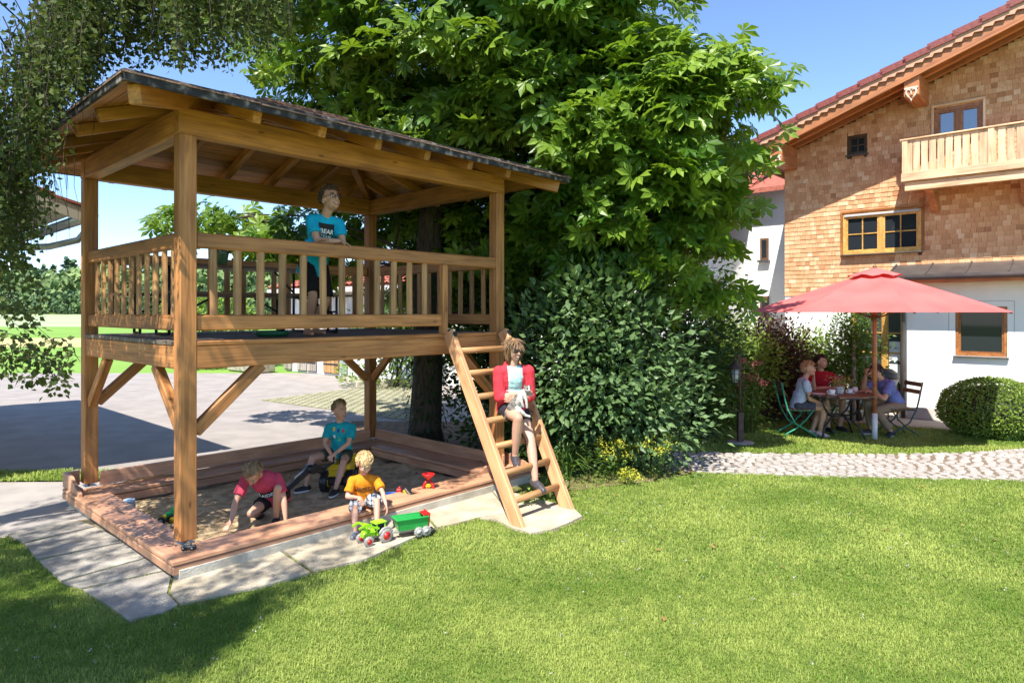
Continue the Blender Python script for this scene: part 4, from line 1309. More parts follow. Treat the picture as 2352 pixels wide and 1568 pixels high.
# --- chestnut
tree = thing("chestnut_tree", "tall chestnut tree with broad hand-shaped leaves and an ivy-covered trunk behind the playhouse", "tree", (-1.3, 10.0, 0))
PT, PF_ = palmate(6)
ELL = [((-.5, 10.8, 6.4), (3.3, 2.7, 3.0), 135), ((2.12, 8.95, 4.7), (1.12, 1.1, 1.25), 60), ((1.65, 9.1, 3.5), (1.05, .8, .8), 36), ((.85, 9.2, 6.7), (1.5, 1.7, 1.9), 55),
       ((1.0, 10.3, 3.25), (1.5, .9, .95), 44), ((-1.6, 11.1, 3.6), (1.1, .5, .8), 22), ((-.2, 11.0, 2.4), (1.3, .5, 1.0), 26), ((-.7, 10.7, 3.3), (1.0, .6, 1.0), 26),
       ((-.4, 9.9, 5.0), (2.7, 1.4, 1.4), 60), ((.9, 9.3, 4.6), (1.9, 1.2, 1.3), 46), ((-5.0, 11.2, 3.72), (.55, .4, .22), 5), ((-3.5, 10.9, 3.4), (.7, .5, .55), 10), ((-2.2, 10.6, 3.0), (.7, .6, .9), 11),
       ((2.6, 9.2, 2.50), (.75, .35, .2), 6), ((-2.6, 9.7, 6.6), (1.5, 1.3, 1.6), 32), ((.6, 10.4, 3.2), (1.5, .8, .5), 12)]
cl = []; co = []
for c, r, n in ELL:
    n = int(n * .8); p, d = ell_pts(n, c, r, .72, 1.14)
    # more of them on the side that catches the eye, fewer at the back
    for i in range(n):
        if d[i, 1] > .35 and R.random() < .7: d[i, 1] *= -1; p[i, 1] = 2 * c[1] - p[i, 1]
        cl.append(p[i]); co.append(d[i])
cl = np.array(cl); co = np.array(co)
# most sprays whose shadow would hit the hedge are removed to let sun in
sx_ = cl[:, 0] + .25 * (cl[:, 2] - 1.4); sy_ = cl[:, 1] + .60 * (cl[:, 2] - 1.4)
thin = (sx_ > 3.0) & (sx_ < 5.4) & (sy_ > 11.4) & (sy_ < 13.4) & (cl[:, 1] > 8.9) & (N.uniform(0, 1, len(cl)) < .8)
cl = cl[~thin]; co = co[~thin]
def clear_roof(p):
    """keep leaves out of the playhouse and its roof"""
    rel = p - np.array([O.x, O.y, 0]); a = rel[:, 0] * U.x + rel[:, 1] * U.y; b = rel[:, 0] * Wd.x + rel[:, 1] * Wd.y
    z = p[:, 2]
    ins = (a > -.75) & (a < 4.45) & (b > -.75) & (b < 3.5)
    rz_ = EZ + PIT * np.clip(np.minimum(np.minimum(a - a0, a1 - a), np.minimum(b - b0, b1 - b)), 0, 2) + .12
    return ~(ins & (z < rz_ + .05) & (z > 0))
pos = []; dr_ = []; nr_ = []; sz = []; tn = []
for p, o in zip(cl, co):
    k = int(R.uniform(30, 50)); rr = R.uniform(.40, .68)
    out = np.array([o[0], o[1], max(o[2], -.1) * .5 + .12]); out = out / np.linalg.norm(out)
    a = N.uniform(0, 2 * np.pi, k); q = np.sqrt(N.uniform(0, 1, k)) * rr
    off = np.stack([np.cos(a) * q, np.sin(a) * q, N.normal(0, .085, k) - (q / rr) ** 2 * .20], 1)
    pos.append(p + off)
    dd = np.stack([np.cos(a), np.sin(a), N.normal(-.35, .25, k)], 1) + out * .5 + N.normal(0, .28, (k, 3)); dr_.append(dd)
    nr_.append(np.array([0, 0, .62]) + o * .85 + np.array([0, -.25, 0]) + N.normal(0, .34, (k, 3)))
    sz.append(N.uniform(.155, .265, k)); base = R.gauss(.5, .26); tn.append(np.clip(base + N.normal(0, .2, k), 0, 1))
pos = np.concatenate(pos); dr_ = np.concatenate(dr_); nr_ = np.concatenate(nr_); sz = np.concatenate(sz); tn = np.concatenate(tn)
ok = clear_roof(pos)
# the 300 leaves that show largest are single objects under the crown
near = np.where(ok & (np.abs(pos[:, 0]) < .75 * pos[:, 1]) & ((pos[:, 2] - CAM_H) < .47 * pos[:, 1]) & (pos[:, 1] < 9.4), sz / (pos[:, 1] - 4.5), 0)
big = np.argsort(-near)[:300]; ok[big] = False
crown = leaves_obj("crown", PT, PF_, pos[ok], dr_[ok], nr_[ok], sz[ok], tn[ok], L_chest, tree)
LM = [np_mesh("leaf", PT, PF_, np.full(len(PT), t)) for t in (.1, .3, .5, .7, .9)]
for m_ in LM: m_.materials.append(L_chest)
for i in big:
    d = Vector([float(x) for x in dr_[i]]).normalized(); n_ = Vector([float(x) for x in nr_[i]]); n_ = (n_ - d * n_.dot(d)).normalized(); s_ = d.cross(n_)
    M = Matrix((s_ * sz[i], d * sz[i], n_ * sz[i])).transposed().to_4x4(); M.translation = Vector([float(x) for x in pos[i]])
    mesh_obj("leaf", LM[min(4, int(tn[i] * 5))], None, crown, M)
# inner foliage closing the view through
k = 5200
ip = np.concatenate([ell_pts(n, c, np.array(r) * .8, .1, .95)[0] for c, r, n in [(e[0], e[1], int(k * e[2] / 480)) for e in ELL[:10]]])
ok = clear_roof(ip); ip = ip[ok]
leaves_obj("inner_leaves", PT, PF_, ip, rnd_dir(len(ip)) + np.array([0, 0, -.4]), rnd_dir(len(ip)) * .6 + np.array([0, 0, 1]), N.uniform(.16, .24, len(ip)), N.uniform(0, .6, len(ip)), L_chest, tree)  # lower tones put the crown's inner shade into the leaf colour
mb = MB()
mb.tube([(-1.30, 10.0, -.1), (-1.31, 10.0, .3), (-1.27, 10.02, 1.2), (-1.3, 10.05, 2.4), (-1.2, 10.1, 3.8), (-1.0, 10.3, 5.5), (-.8, 10.5, 7.5)], [.34, .25, .22, .20, .19, .15, .08], 12)
mb.build("trunk", M_bark, tree)
mb = MB()
def limb(mb, a, b, r, sag=.3):
    a = Vector(a); b = Vector(b); m = (a + b) / 2 + Vector((R.uniform(-.2, .2), R.uniform(-.2, .2), sag))
    mb.tube([a, a.lerp(m, .5) + Vector((0, 0, sag * .2)), m, m.lerp(b, .5), b], [r, r * .8, r * .6, r * .4, r * .15], 6)
for c, r, n in ELL:
    s = Vector((-1.25, 10.05, min(c[2] * .75, 5.5)))
    b = Vector(c); limb(mb, s, b, .075 if n > 20 else .028)
    for i in range(max(2, n // 9)):
        e = cl[R.randrange(len(cl))]
        q = [x for x in cl if abs(x[0] - c[0]) < r[0] and abs(x[1] - c[1]) < r[1] and abs(x[2] - c[2]) < r[2]]
        if q:
            e = Vector(q[R.randrange(len(q))]); limb(mb, b.lerp(s, .3), e, .03, .12)
mb.build("limbs", M_bark, tree)["kind"] = "stuff"
# ivy on the trunk
k = 900
a = N.uniform(0, 2 * np.pi, k); z = N.uniform(0, 2.9, k) ** 1; rr = .24 + N.uniform(0, .12, k)
ip = np.stack([-1.29 + np.cos(a) * rr, 10.02 + np.sin(a) * rr, z], 1)
leaves_obj("ivy", LEAF_V, LEAF_F, ip, np.stack([np.cos(a) * .4, np.sin(a) * .4, N.uniform(-1, .2, k)], 1), np.stack([np.cos(a), np.sin(a), N.normal(.3, .3, k)], 1), N.uniform(.06, .11, k), N.uniform(0, 1, k), L_ivy, tree)

# --- birch: trunk outside the view, hanging strands
birch = thing("birch_tree", "birch with thin hanging twigs of small pale leaves at the upper left", "tree", (-6.6, 3.6, 0))
mb = MB(); mb.tube([(-6.6, 3.6, -.1), (-6.55, 3.6, 1.5), (-6.4, 3.6, 4), (-6.1, 3.6, 7), (-5.9, 3.7, 9.5)], [.24, .19, .16, .12, .05], 12); mb.build("trunk", M_birch, birch)
starts = []
def zmin_left(X, Y):
    u = 1176 + 1522 * X / Y
    pts = [(-200, 700), (40, 640), (90, 470), (140, 330), (170, 230), (215, 165), (260, 170), (600, 150), (700, 60), (760, -60)]
    for (u0, v0), (u1, v1) in zip(pts[:-1], pts[1:]):
        if u <= u1: 
            f = max(0, (u - u0) / (u1 - u0)); v = v0 + (v1 - v0) * f; break
    else: v = -200
    return CAM_H - (v - 717) * Y / 1522
strands = []
def strand(x, y, ztop, zbot, wob=.5):
    n = max(3, int((ztop - zbot) / .12)); p = Vector((x, y, ztop)); pts = [p.copy()]
    h = Vector((R.uniform(-1, 1), R.uniform(-1, 1), 0)) * wob * .12
    for i in range(n):
        h *= .8
        p = p + Vector((h.x + R.gauss(0, .014), h.y + R.gauss(0, .014), -(ztop - zbot) / n)); pts.append(p.copy())
    strands.append(pts)
for i in range(610):                                       # strands in view on the left and along the top
    Y = R.uniform(4.7, 6.6)
    if i < 260: u = R.uniform(-140, 185)
    elif i < 570: u = R.uniform(150, 600)
    else: u = R.uniform(560, 690)
    if i < 570 and i % 6: u = lastu + R.gauss(0, 13)
    lastu = u
    X = (u - 1176) / 1522 * Y
    zb = zmin_left(X, Y) + abs(R.gauss(0, .35)) + .02
    zt = min(max(zb + R.uniform(.6, 1.7), 0), 7.2)
    strand(X, Y, zt, zb)
for i in range(150):                                       # the rest of the crown, over and beside the viewer
    X = R.uniform(-6.8, -3.0); Y = R.uniform(-1.0, 4.2)
    lim = CAM_H + .49 * max(Y, 0) + .75
    zb = max(lim, R.uniform(4.0, 6.6)); strand(X, Y, zb + R.uniform(.5, 1.4), zb)
def shade_strand(u, v):
    g = G(u, v); h = R.uniform(4.9, 7.2)
    x, y = g.x - .25 * h, g.y - .60 * h
    lim = CAM_H + .49 * max(y, 0) + .6
    if h > lim: strand(x, y, h + R.uniform(.4, 1.0), max(lim, h - R.uniform(.3, .8)), .9)
SHADE = [(0, 1440), (130, 1425), (330, 1440), (520, 1395), (650, 1340), (560, 1400), (440, 1480), (390, 1568), (-300, 1568), (-300, 1440)]
for i in range(900):
    u = R.uniform(-300, 740); v = R.uniform(1330, 1566)
    if in_poly(np.array([u]), np.array([v]), SHADE)[0]: shade_strand(u, v)
for i in range(70): shade_strand(R.uniform(-60, 860), R.uniform(1190, 1360))
for i in range(40): shade_strand(R.uniform(-160, 60), R.uniform(1240, 1340))
for i in range(16):                                        # long strands low at the left edge
    Y = R.uniform(4.6, 5.6); u = R.uniform(-60, 70); X = (u - 1176) / 1522 * Y
    vb = R.uniform(560, 720) - max(0, u) * .9
    zb = CAM_H - (vb - 717) * Y / 1522; strand(X, Y, zb + R.uniform(.8, 1.6), zb, .8)
# low drooping sprays reaching into the picture at the left edge
for (ua, va, ub, vb, Y) in ((-60, 760, 120, 835, 4.6), (-40, 800, 165, 880, 4.5), (60, 800, 150, 890, 4.55), (-60, 650, 90, 720, 4.9), (-30, 700, 110, 780, 4.8), (-80, 780, 60, 860, 4.7), (90, 800, 185, 830, 4.6)):
    A = D(ua, va, Y + .3); B = D(ub, vb, Y); pts = []
    for i in range(9):
        f = i / 8; pts.append(A.lerp(B, f) + Vector((R.gauss(0, .015), R.gauss(0, .03), .10 * math.sin(f * 3.1) + R.gauss(0, .012))))
    strands.append(pts)
    for j in (3, 5, 6):
        q = pts[j]; strands.append([q + Vector((R.gauss(0, .02) * i, R.gauss(0, .02) * i, -.05 * i)) for i in range(R.randrange(3, 6))])
mb = MB(); pos = []; dr_ = []; tn = []
for pts in strands:
    mb.tube(pts, [.0055 - .004 * i / (len(pts) - 1) for i in range(len(pts))], 3, False)
    base = R.gauss(.5, .22)
    for a, b in zip(pts[:-1], pts[1:]):
        m = max(2, int((b - a).length / .016))
        for j in range(m):
            p = a.lerp(b, R.random()); d = Vector((R.gauss(0, 1), R.gauss(0, 1), R.gauss(-.7, .5))).normalized()
            pos.append(p + d * R.uniform(.01, .07)); dr_.append(d); tn.append(min(1, max(0, base + R.gauss(0, .2))))
# main boughs
for i in range(16):
    e = strands[R.randrange(0, 700)][0]; limb(mb, (-6.3 + .0, 3.6, R.uniform(4.5, 7.5)), e + Vector((0, 0, .1)), .035, .5)
mb.build("twigs", M_bark, birch)["kind"] = "stuff"
pos = np.array(pos); k = len(pos); ok = clear_roof(pos)
leaves_obj("crown", LEAF_V * np.array([1.45, 1, 1], np.float32), LEAF_F, pos[ok], np.array(dr_)[ok], rnd_dir(k)[ok] + np.array([0, -.3, .5]), N.uniform(.034, .058, k)[ok], np.array(tn)[ok], L_birch, birch)

# --- shrubs: leaf clumps on short shoots over a leafy body
def shrub(name, label, c, r, n_cl, per, size, mat, cat="shrub", group=None, upright=.35, clr=.16, inner=None, T=LEAF_V, F=LEAF_F, lo=.72, zfloor=.04, stems=6, rough_=.2):
    c = np.array(c, float); r = np.array(r, float)
    root = thing(name, label, cat, (c[0], c[1], 0), 0, group)
    p, d = ell_pts(n_cl, c, r, lo, 1.04)
    # uneven outline
    f = np.array([1 + rough_ * noise.noise(Vector(q * 1.7 + c * .3)) for q in d * 1.5]); p = c + (p - c) * f[:, None]
    pos = []; dd = []; nn = []; tt = []
    for i in range(n_cl):
        if p[i, 2] < zfloor: p[i, 2] = zfloor + R.random() * .2
        o = d[i]
        m = per
        off = N.normal(0, clr, (m, 3)) * np.array([1, 1, .75])
        pos.append(p[i] + off); dd.append(o * .6 + off / clr * .5 + np.array([0, 0, upright - .3]) + N.normal(0, .35, (m, 3)))
        nn.append(o * .8 + np.array([0, 0, .7]) + N.normal(0, .4, (m, 3))); tt.append(np.clip(R.gauss(.5, .2) + N.normal(0, .18, m), 0, 1))
    pos = np.concatenate(pos); pos[:, 2] = np.maximum(pos[:, 2], .02)
    k = len(pos)
    leaves_obj("foliage", T, F, pos, np.concatenate(dd), np.concatenate(nn), N.uniform(size * .7, size * 1.15, k), np.concatenate(tt), mat, root)
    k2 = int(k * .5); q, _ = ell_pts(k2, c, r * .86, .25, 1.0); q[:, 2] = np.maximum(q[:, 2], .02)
    leaves_obj("inner_foliage", T, F, q, rnd_dir(k2), rnd_dir(k2) + np.array([0, 0, .6]), N.uniform(size * .8, size * 1.3, k2), N.uniform(0, .5, k2), inner or mat, root)  # darker tones stand for the shade inside the shrub
    mb = MB()
    for i in range(stems):
        e = p[R.randrange(n_cl)]
        mb.tube([(c[0] + R.gauss(0, .06), c[1] + R.gauss(0, .06), -.02), (c[0] + (e[0] - c[0]) * .3, c[1] + (e[1] - c[1]) * .3, e[2] * .5), tuple(c + (e - c) * .85)], [.022, .016, .006], 5)
    mb.build("stems", M_bark, root)["kind"] = "stuff"
    return root
shrub("lilac_bush", "big grey-green lilac bush beside the wooden ladder", (1.12, 8.75, 1.35), (1.10, .85, 1.30), 230, 26, .125, L_lilac, rough_=.42, clr=.19, inner=L_shade)
shrub("lilac_bush", "lower spreading bush with dull green leaves at the right foot of the lilac", (1.75, 8.75, .75), (.72, .62, .72), 120, 16, .10, L_lilac, inner=L_shade)
shrub("dark_bush", "dark shaded bush behind the lilac and beneath the chestnut", (2.35, 10.9, 1.5), (1.35, .8, 1.75), 320, 18, .11, L_shade)
shrub("dark_bush", "dark shaded bush in front of the ivy-covered tree trunk", (-.05, 10.3, 1.3), (1.05, .7, 1.5), 260, 17, .11, L_shade)
shrub("dark_bush", "low dark bush right behind the ladder and the sandpit edge", (.35, 8.75, .5), (.7, .5, .6), 110, 14, .10, L_shade)
shrub("hedge_shrub", "bright green bushy shrub behind the garden lamp", (3.85, 12.25, .95), (.95, .65, 1.05), 420, 22, .085, L_bright, inner=L_green)
shrub("hedge_shrub", "mid green shrub right of the dark bush, left of the garden lamp", (2.85, 11.35, .65), (.75, .6, .80), 260, 20, .085, L_green, inner=L_shade)
shrub("purple_shrub", "dark purple-leaved shrub behind the woman at the table", (5.0, 12.75, .88), (.75, .55, .95), 420, 20, .08, L_purple)
shrub("pale_shrub", "pale green feathery shrub behind the man in the red shirt", (6.0, 13.2, .80), (.75, .4, .75), 300, 18, .085, L_bright, inner=L_green)
# climbing rose on its post
shrub("climbing_plant", "loose climbing plant with small leaves round a wooden post by the terrace door", (6.52, 12.6, 1.40), (.40, .3, .80), 150, 17, .07, L_green, inner=L_green, clr=.13)
mb = MB(); mb.tube([(6.42, 12.45, 0), (6.42, 12.45, 1.5)], .035, 8); tag(mb.build("plant_post", W_old), "thin weathered post carrying the climbing plant beside the garden table", "post")
# clipped box ball
bx = thing("box_ball", "round clipped box bush on the lawn by the white wall", "shrub", (7.98, 10.98, 0))
d = rnd_dir(15000); d = d[d[:, 2] > -.75][:13000]; k = len(d)
bump = np.array([1 + .05 * noise.noise(Vector(q * 2.5)) + .03 * noise.noise(Vector(q * 7)) for q in d])
bp = np.array([7.98, 10.98, .42]) + d * np.array([.80, .72, .52]) * bump[:, None] * N.uniform(.9, 1.02, (k, 1)); bp[:, 2] = np.maximum(bp[:, 2], .02)
leaves_obj("foliage", LEAF_V * np.array([1.3, 1, 1], np.float32), LEAF_F, bp, d + N.normal(0, .6, (k, 3)), d * .7 + N.normal(0, .5, (k, 3)) + np.array([0, 0, .3]), N.uniform(.03, .048, k), np.clip(N.normal(.5, .25, k), 0, 1), L_box, bx)
mb = MB(); mb.ball((7.98, 10.98, .40), (.70, .62, .44), n=20, m=12); mb.build("dark_core", pm("dark core", (.012, .016, .006), (.03, .035, .012), 12), bx)  # solid ball; the bush's interior shade is put into its colour

# flowers at the lilac's foot
def clump(name, label, c, r, n, size, mat, cat, h, group=None, bloom=None, nb_=0, T=LEAF_V):
    root = thing(name, label, cat, c, 0, group)
    a = N.uniform(0, 2 * np.pi, n); q = np.sqrt(N.uniform(0, 1, n)) * r
    p = np.stack([c[0] + np.cos(a) * q, c[1] + np.sin(a) * q, c[2] + N.uniform(.02, h, n)], 1)
    leaves_obj("foliage", T, LEAF_F, p, np.stack([np.cos(a), np.sin(a), N.uniform(-.2, 1, n)], 1), np.stack([np.cos(a) * .3, np.sin(a) * .3, np.ones(n)], 1) + N.normal(0, .3, (n, 3)), N.uniform(size * .6, size * 1.2, n), N.uniform(0, 1, n), mat, root)
    if bloom:
        heads = [(c[0] + R.uniform(-r, r), c[1] + R.uniform(-r, r) - .05, c[2] + h * R.uniform(.75, 1.2)) for _ in range(nb_)]
        bp = np.concatenate([np.array(q) + N.normal(0, .035, (45, 3)) for q in heads]); k = len(bp)
        leaves_obj("blossom", LEAF_V * np.array([1.6, 1, 1], np.float32), LEAF_F, bp, rnd_dir(k), rnd_dir(k) + np.array([0, -.5, .6]), N.uniform(.016, .03, k), N.uniform(0, 1, k), bloom, root)
        mb = MB()
        for q in heads: mb.tube([(c[0] + (q[0] - c[0]) * .4, c[1] + (q[1] - c[1]) * .4, c[2]), q], .004, 4)
        mb.build("stems", L_strap, root)["kind"] = "stuff"
    return root
gP = "yellow flowering plants at the foot of the lilac"
clump("yellow_flower", "yellow flowering plant with tall heads below the lilac, left of the other", tuple(G(1412, 1098)), .20, 170, .06, L_green, "flower", .40, None, L_yel, 9)
clump("yellow_flower", "yellow flowering plant leaning right at the lilac's foot, beside bare soil", tuple(G(1500, 1096)), .22, 150, .06, L_lilac, "flower", .42, None, L_yel, 8)
clump("yellow_flower", "small low yellow cushion plant at the front edge of the lilac bed", tuple(G(1437, 1112)), .10, 120, .03, L_bright, "flower", .14, None, L_yel, 5)
clump("low_plant", "low green plants on the bed behind the foot of the ladder", tuple(G(1262, 1140)), .22, 170, .055, L_green, "plant", .22)
clump("low_plant", "small yellow-green tuft beside the ladder's bottom rung", tuple(G(1222, 1160)), .10, 90, .045, L_bright, "plant", .16)
clump("low_plant", "dark green ground plants under the lilac", tuple(G(1345, 1100)), .32, 260, .06, L_green, "plant", .30)
# strap-leaved clump
st = thing("strap_leaf_plant", "clump of long arching strap leaves beside the right ladder rail", "plant", G(1300, 1095))
c = G(1300, 1095); V = []; F = []; T2 = []
for i in range(90):
    a = R.uniform(0, 6.28); r0 = R.uniform(0, .12); h = R.uniform(.35, .75); sp = R.uniform(.15, .5); w = R.uniform(.006, .011)
    b = Vector((c.x + math.cos(a) * r0, c.y + math.sin(a) * r0, 0)); d = Vector((math.cos(a), math.sin(a), 0)); s = Vector((-d.y, d.x, 0)) * w
    o_ = len(V); m = 6; tt = R.random()
    for j in range(m + 1):
        f = j / m; p = b + d * sp * f * f * 1.3 + Vector((0, 0, h * (f * 1.5 - .75 * f * f * (1 + sp))))
        ww = 1 - .85 * f ** 2
        V += [tuple(p - s * ww), tuple(p + s * ww)]; T2 += [tt, tt]
    for j in range(m): F.append([o_ + 2 * j, o_ + 2 * j + 1, o_ + 2 * j + 3, o_ + 2 * j + 2])
o = mesh_obj("strap_leaves", np_mesh("strap_leaves", V, F, T2), L_strap, st); o["kind"] = "stuff"
clump("pink_flower", "pink and coral flowering perennial growing behind the garden lamp", (3.98, 11.15, 0), .22, 260, .06, L_green, "flower", 1.05, None, L_pink, 16)
clump("yellow_green_plant", "bright yellow-green bed plants before the barn's flower bed", tuple(G(835, 885)), .75, 420, .14, L_bright, "plant", .55)
clump("yellow_green_plant", "bright yellow-green border plants right of the rear playhouse post", tuple(G(905, 888)), .9, 420, .12, L_bright, "plant", .42)
shrub("yard_shrub", "green leafy shrub growing in the yard before the white wing", (-3.2, 18.2, 1.5), (1.1, .8, 1.0), 130, 14, .16, L_green, inner=L_shade)
shrub("yard_shrub", "light green bush at the far left end of the barn", (-11.0, 24.5, 1.4), (1.6, 1.2, 1.5), 150, 14, .20, L_bright, inner=L_green)

# distant wood
pos = []; tt = []; sz = []
def ftree(x, y, z, h, w, t0, conif):
    k = 150 if not conif else 110
    if conif:
        f = N.uniform(0, 1, k) ** .8; a = N.uniform(0, 6.28, k); q = (1 - f) * w
        p = np.stack([x + np.cos(a) * q, y + np.sin(a) * q, z + f * h], 1)
    else:
        d = rnd_dir(k); p = np.array([x, y, z + h * .55]) + d * np.array([w, w, h * .47]) * N.uniform(.8, 1, (k, 1))
    pos.append(p); tt.append(np.clip(t0 + N.normal(0, .1, k), 0, 1)); sz.append(np.full(k, (1.5 if conif else 1.9) * h / 11))
for i in range(80):
    x = -225 + i * 3.4 + R.uniform(-1.5, 1.5); ftree(x, 187 + R.uniform(-2, 3), 1.2, R.uniform(5, 8), R.uniform(2.6, 4), R.uniform(.1, .4), False)
for row, (y, z, h) in enumerate(((194, 2.5, 10.5), (202, 5.0, 10.5), (212, 6.5, 10), (226, 7.5, 11))):
    for i in range(66):
        x = -240 + i * 4.4 + R.uniform(-2, 2); con = row >= 2 and R.random() < .75
        ftree(x, y + R.uniform(-3, 3), z, h * R.uniform(.85, 1.15), 2.4 if con else R.uniform(3, 4.4), R.uniform(.05, .35) if con else R.uniform(.4, .95), con)
pos = np.concatenate(pos); k = len(pos)
L_far = tonemat("far foliage", [(0, (.045, .085, .05)), (.5, (.11, .18, .06)), (1, (.20, .27, .09))], .9)
o = leaves_obj("distant_wood", LEAF_V * np.array([1.7, 1, 1], np.float32), LEAF_F, pos, rnd_dir(k), rnd_dir(k) + np.array([0, -.7, .6]), np.concatenate(sz), np.concatenate(tt), L_far)
tag(o, "dense green wood along the far edge of the fields", "wood", kind="stuff")

# --- grass blades
L_grass = leafmat("grass blade", (.13, .23, .025), (.41, .48, .11), trans=(.25, .38, .045), tw=.28, rough=.5)
def blades(name, poly, y0, y1, dens, h, w, xlim, seg=2, label=None):
    x0, x1 = xlim; n = int((x1 - x0) * (y1 - y0) * dens)
    x = N.uniform(x0, x1, n); y = N.uniform(y0, y1, n)
    ok = in_poly(x, y, poly) & (np.abs(x) < .80 * y + 1.4)
    for s in slabs: ok &= ~in_poly(x, y, s)
    x, y = x[ok], y[ok]; n = len(x)
    # leave the sandpit free
    rx, ry = x - O.x, y - O.y; a = rx * U.x + ry * U.y; b = rx * Wd.x + ry * Wd.y
    ok = ~((a > -.13) & (a < 3.9) & (b > -.33) & (b < 2.9)); x, y = x[ok], y[ok]; n = len(x)
    an = N.uniform(0, 2 * np.pi, n); ln = N.uniform(.2, 1.0, n)
    # tufts and thinner places
    tuft = np.array([noise.noise(Vector((x[i] * 1.3, y[i] * 1.3, 0))) for i in range(n)]); fine = np.array([noise.noise(Vector((x[i] * 9, y[i] * 9, 3))) for i in range(n)])
    hh = h * N.uniform(.5, 1.2, n) * (1 + .35 * fine + .2 * tuft)
    dx, dy = np.cos(an), np.sin(an); ww = w * N.uniform(.7, 1.3, n)
    z = np.zeros(n)
    B0 = np.stack([x - dy * ww, y + dx * ww, z], 1); B1 = np.stack([x + dy * ww, y - dx * ww, z], 1)
    mx_ = np.stack([x + dx * hh * ln * .30, y + dy * hh * ln * .30, hh * .62], 1)
    M0 = mx_ + np.stack([-dy * ww, dx * ww, z], 1) * .8; M1 = mx_ - np.stack([-dy * ww, dx * ww, z], 1) * .8
    Tp = np.stack([x + dx * hh * ln, y + dy * hh * ln, hh * (1 - .25 * ln)], 1)
    V = np.stack([B0, B1, M1, M0, Tp], 1).reshape(-1, 3)
    o5 = np.arange(n)[:, None] * 5
    F = np.concatenate([np.concatenate([o5 + 0, o5 + 1, o5 + 2], 1), np.concatenate([o5 + 0, o5 + 2, o5 + 3], 1), np.concatenate([o5 + 3, o5 + 2, o5 + 4], 1)])
    dry = np.clip(.5 + .9 * tuft + .55 * fine + N.normal(0, .25, n), 0, 1)
    o = mesh_obj(name, np_mesh(name, V, F, np.repeat(dry, 5)), L_grass); tag(o, label, "grass", kind="stuff"); return o
blades("grass", LAWN, 3.2, 5.0, 15000, .025, .0019, (-5.4, 5.4), label="short lawn grass closest to the viewer, in the foreground")
blades("grass", LAWN, 5.0, 9.4, 7000, .027, .0028, (-7.6, 8.9), label="short lawn grass between the foreground and the cobbled path")
blades("grass", PATCH, 9.4, 13.0, 3200, .035, .0045, (1.2, 11.8), label="lawn grass round the garden table beyond the cobbled path")
blades("grass", [(-9, 8.45), (-4.3, 8.55), (-4.35, 8.05), (-9, 7.9)], 7.8, 8.7, 3600, .05, .004, (-7.5, -4.2), label="narrow grass verge along the asphalt at the left")

# clover heads and a few fallen leaves in the lawn
k = 260; x = N.uniform(-3.5, 6.5, k); y = N.uniform(3.6, 8.6, k); ok = in_poly(x, y, LAWN) & ((x > -.2) | (y < 4.6)); x, y = x[ok], y[ok]; n = len(x)
p = np.repeat(np.stack([x, y, N.uniform(.018, .03, n)], 1), 6, 0) + N.normal(0, .005, (n * 6, 3)); m = len(p)
tag(leaves_obj("clover_blossom", LEAF_V * np.array([1.6, 1, 1], np.float32), LEAF_F, p, rnd_dir(m), rnd_dir(m) + np.array([0, 0, 1]), N.uniform(.006, .012, m), N.uniform(0, 1, m), leafmat("clover white", (.55, .52, .46), (.72, .70, .66), trans=(.3, .3, .25))), "tiny white clover heads scattered through the lawn", "clover", kind="stuff")
k = 60; x = N.uniform(-2.0, 6.0, k); y = N.uniform(4.2, 8.4, k); ok = in_poly(x, y, LAWN) & (x > .6 - (y - 6) * .2); x, y = x[ok], y[ok]; n = len(x)
tag(leaves_obj("fallen_leaves", LEAF_V * np.array([1.5, 1, 1], np.float32), LEAF_F, np.stack([x, y, np.full(n, .024)], 1), rnd_dir(n) * np.array([1, 1, .1]), rnd_dir(n) * .4 + np.array([0, 0, 1]), N.uniform(.03, .06, n), N.uniform(0, 1, n), leafmat("dry leaf", (.30, .17, .06), (.46, .34, .12))), "few dry fallen leaves lying in the short grass", "fallen leaves", kind="stuff")
# ------------------------------------------------------------------ people
M_skin = pm("skin", (.50, .27, .18), (.58, .33, .23), 5, .5, .05, 90)
M_skin_t = pm("tanned skin", (.45, .23, .145), (.54, .295, .19), 5, .5, .05, 90)
for m_ in (M_skin, M_skin_t):
    b_ = m_.node_tree.nodes["Principled BSDF"]; b_.inputs["Subsurface Weight"].default_value = .08; b_.inputs["Subsurface Radius"].default_value = (.02, .008, .004); b_.inputs["Subsurface Scale"].default_value = .3
M_eye = pm("eye dark", (.02, .015, .012), rough=.15)
M_eyew = pm("eye white", (.75, .73, .70), rough=.2)
M_lip = pm("lip", (.40, .13, .11), rough=.4)
M_teeth = pm("teeth", (.78, .76, .72), rough=.3)
def cloth(name, c, var=.82, rough=.85): return pm(name, tuple(x * var for x in c), c, 14, rough, .35, 55, spec=.25)
def hairmat(name, a, b_): return pm(name, a, b_, 30, .5, .5, 60, stretch=(1, 1, .3))

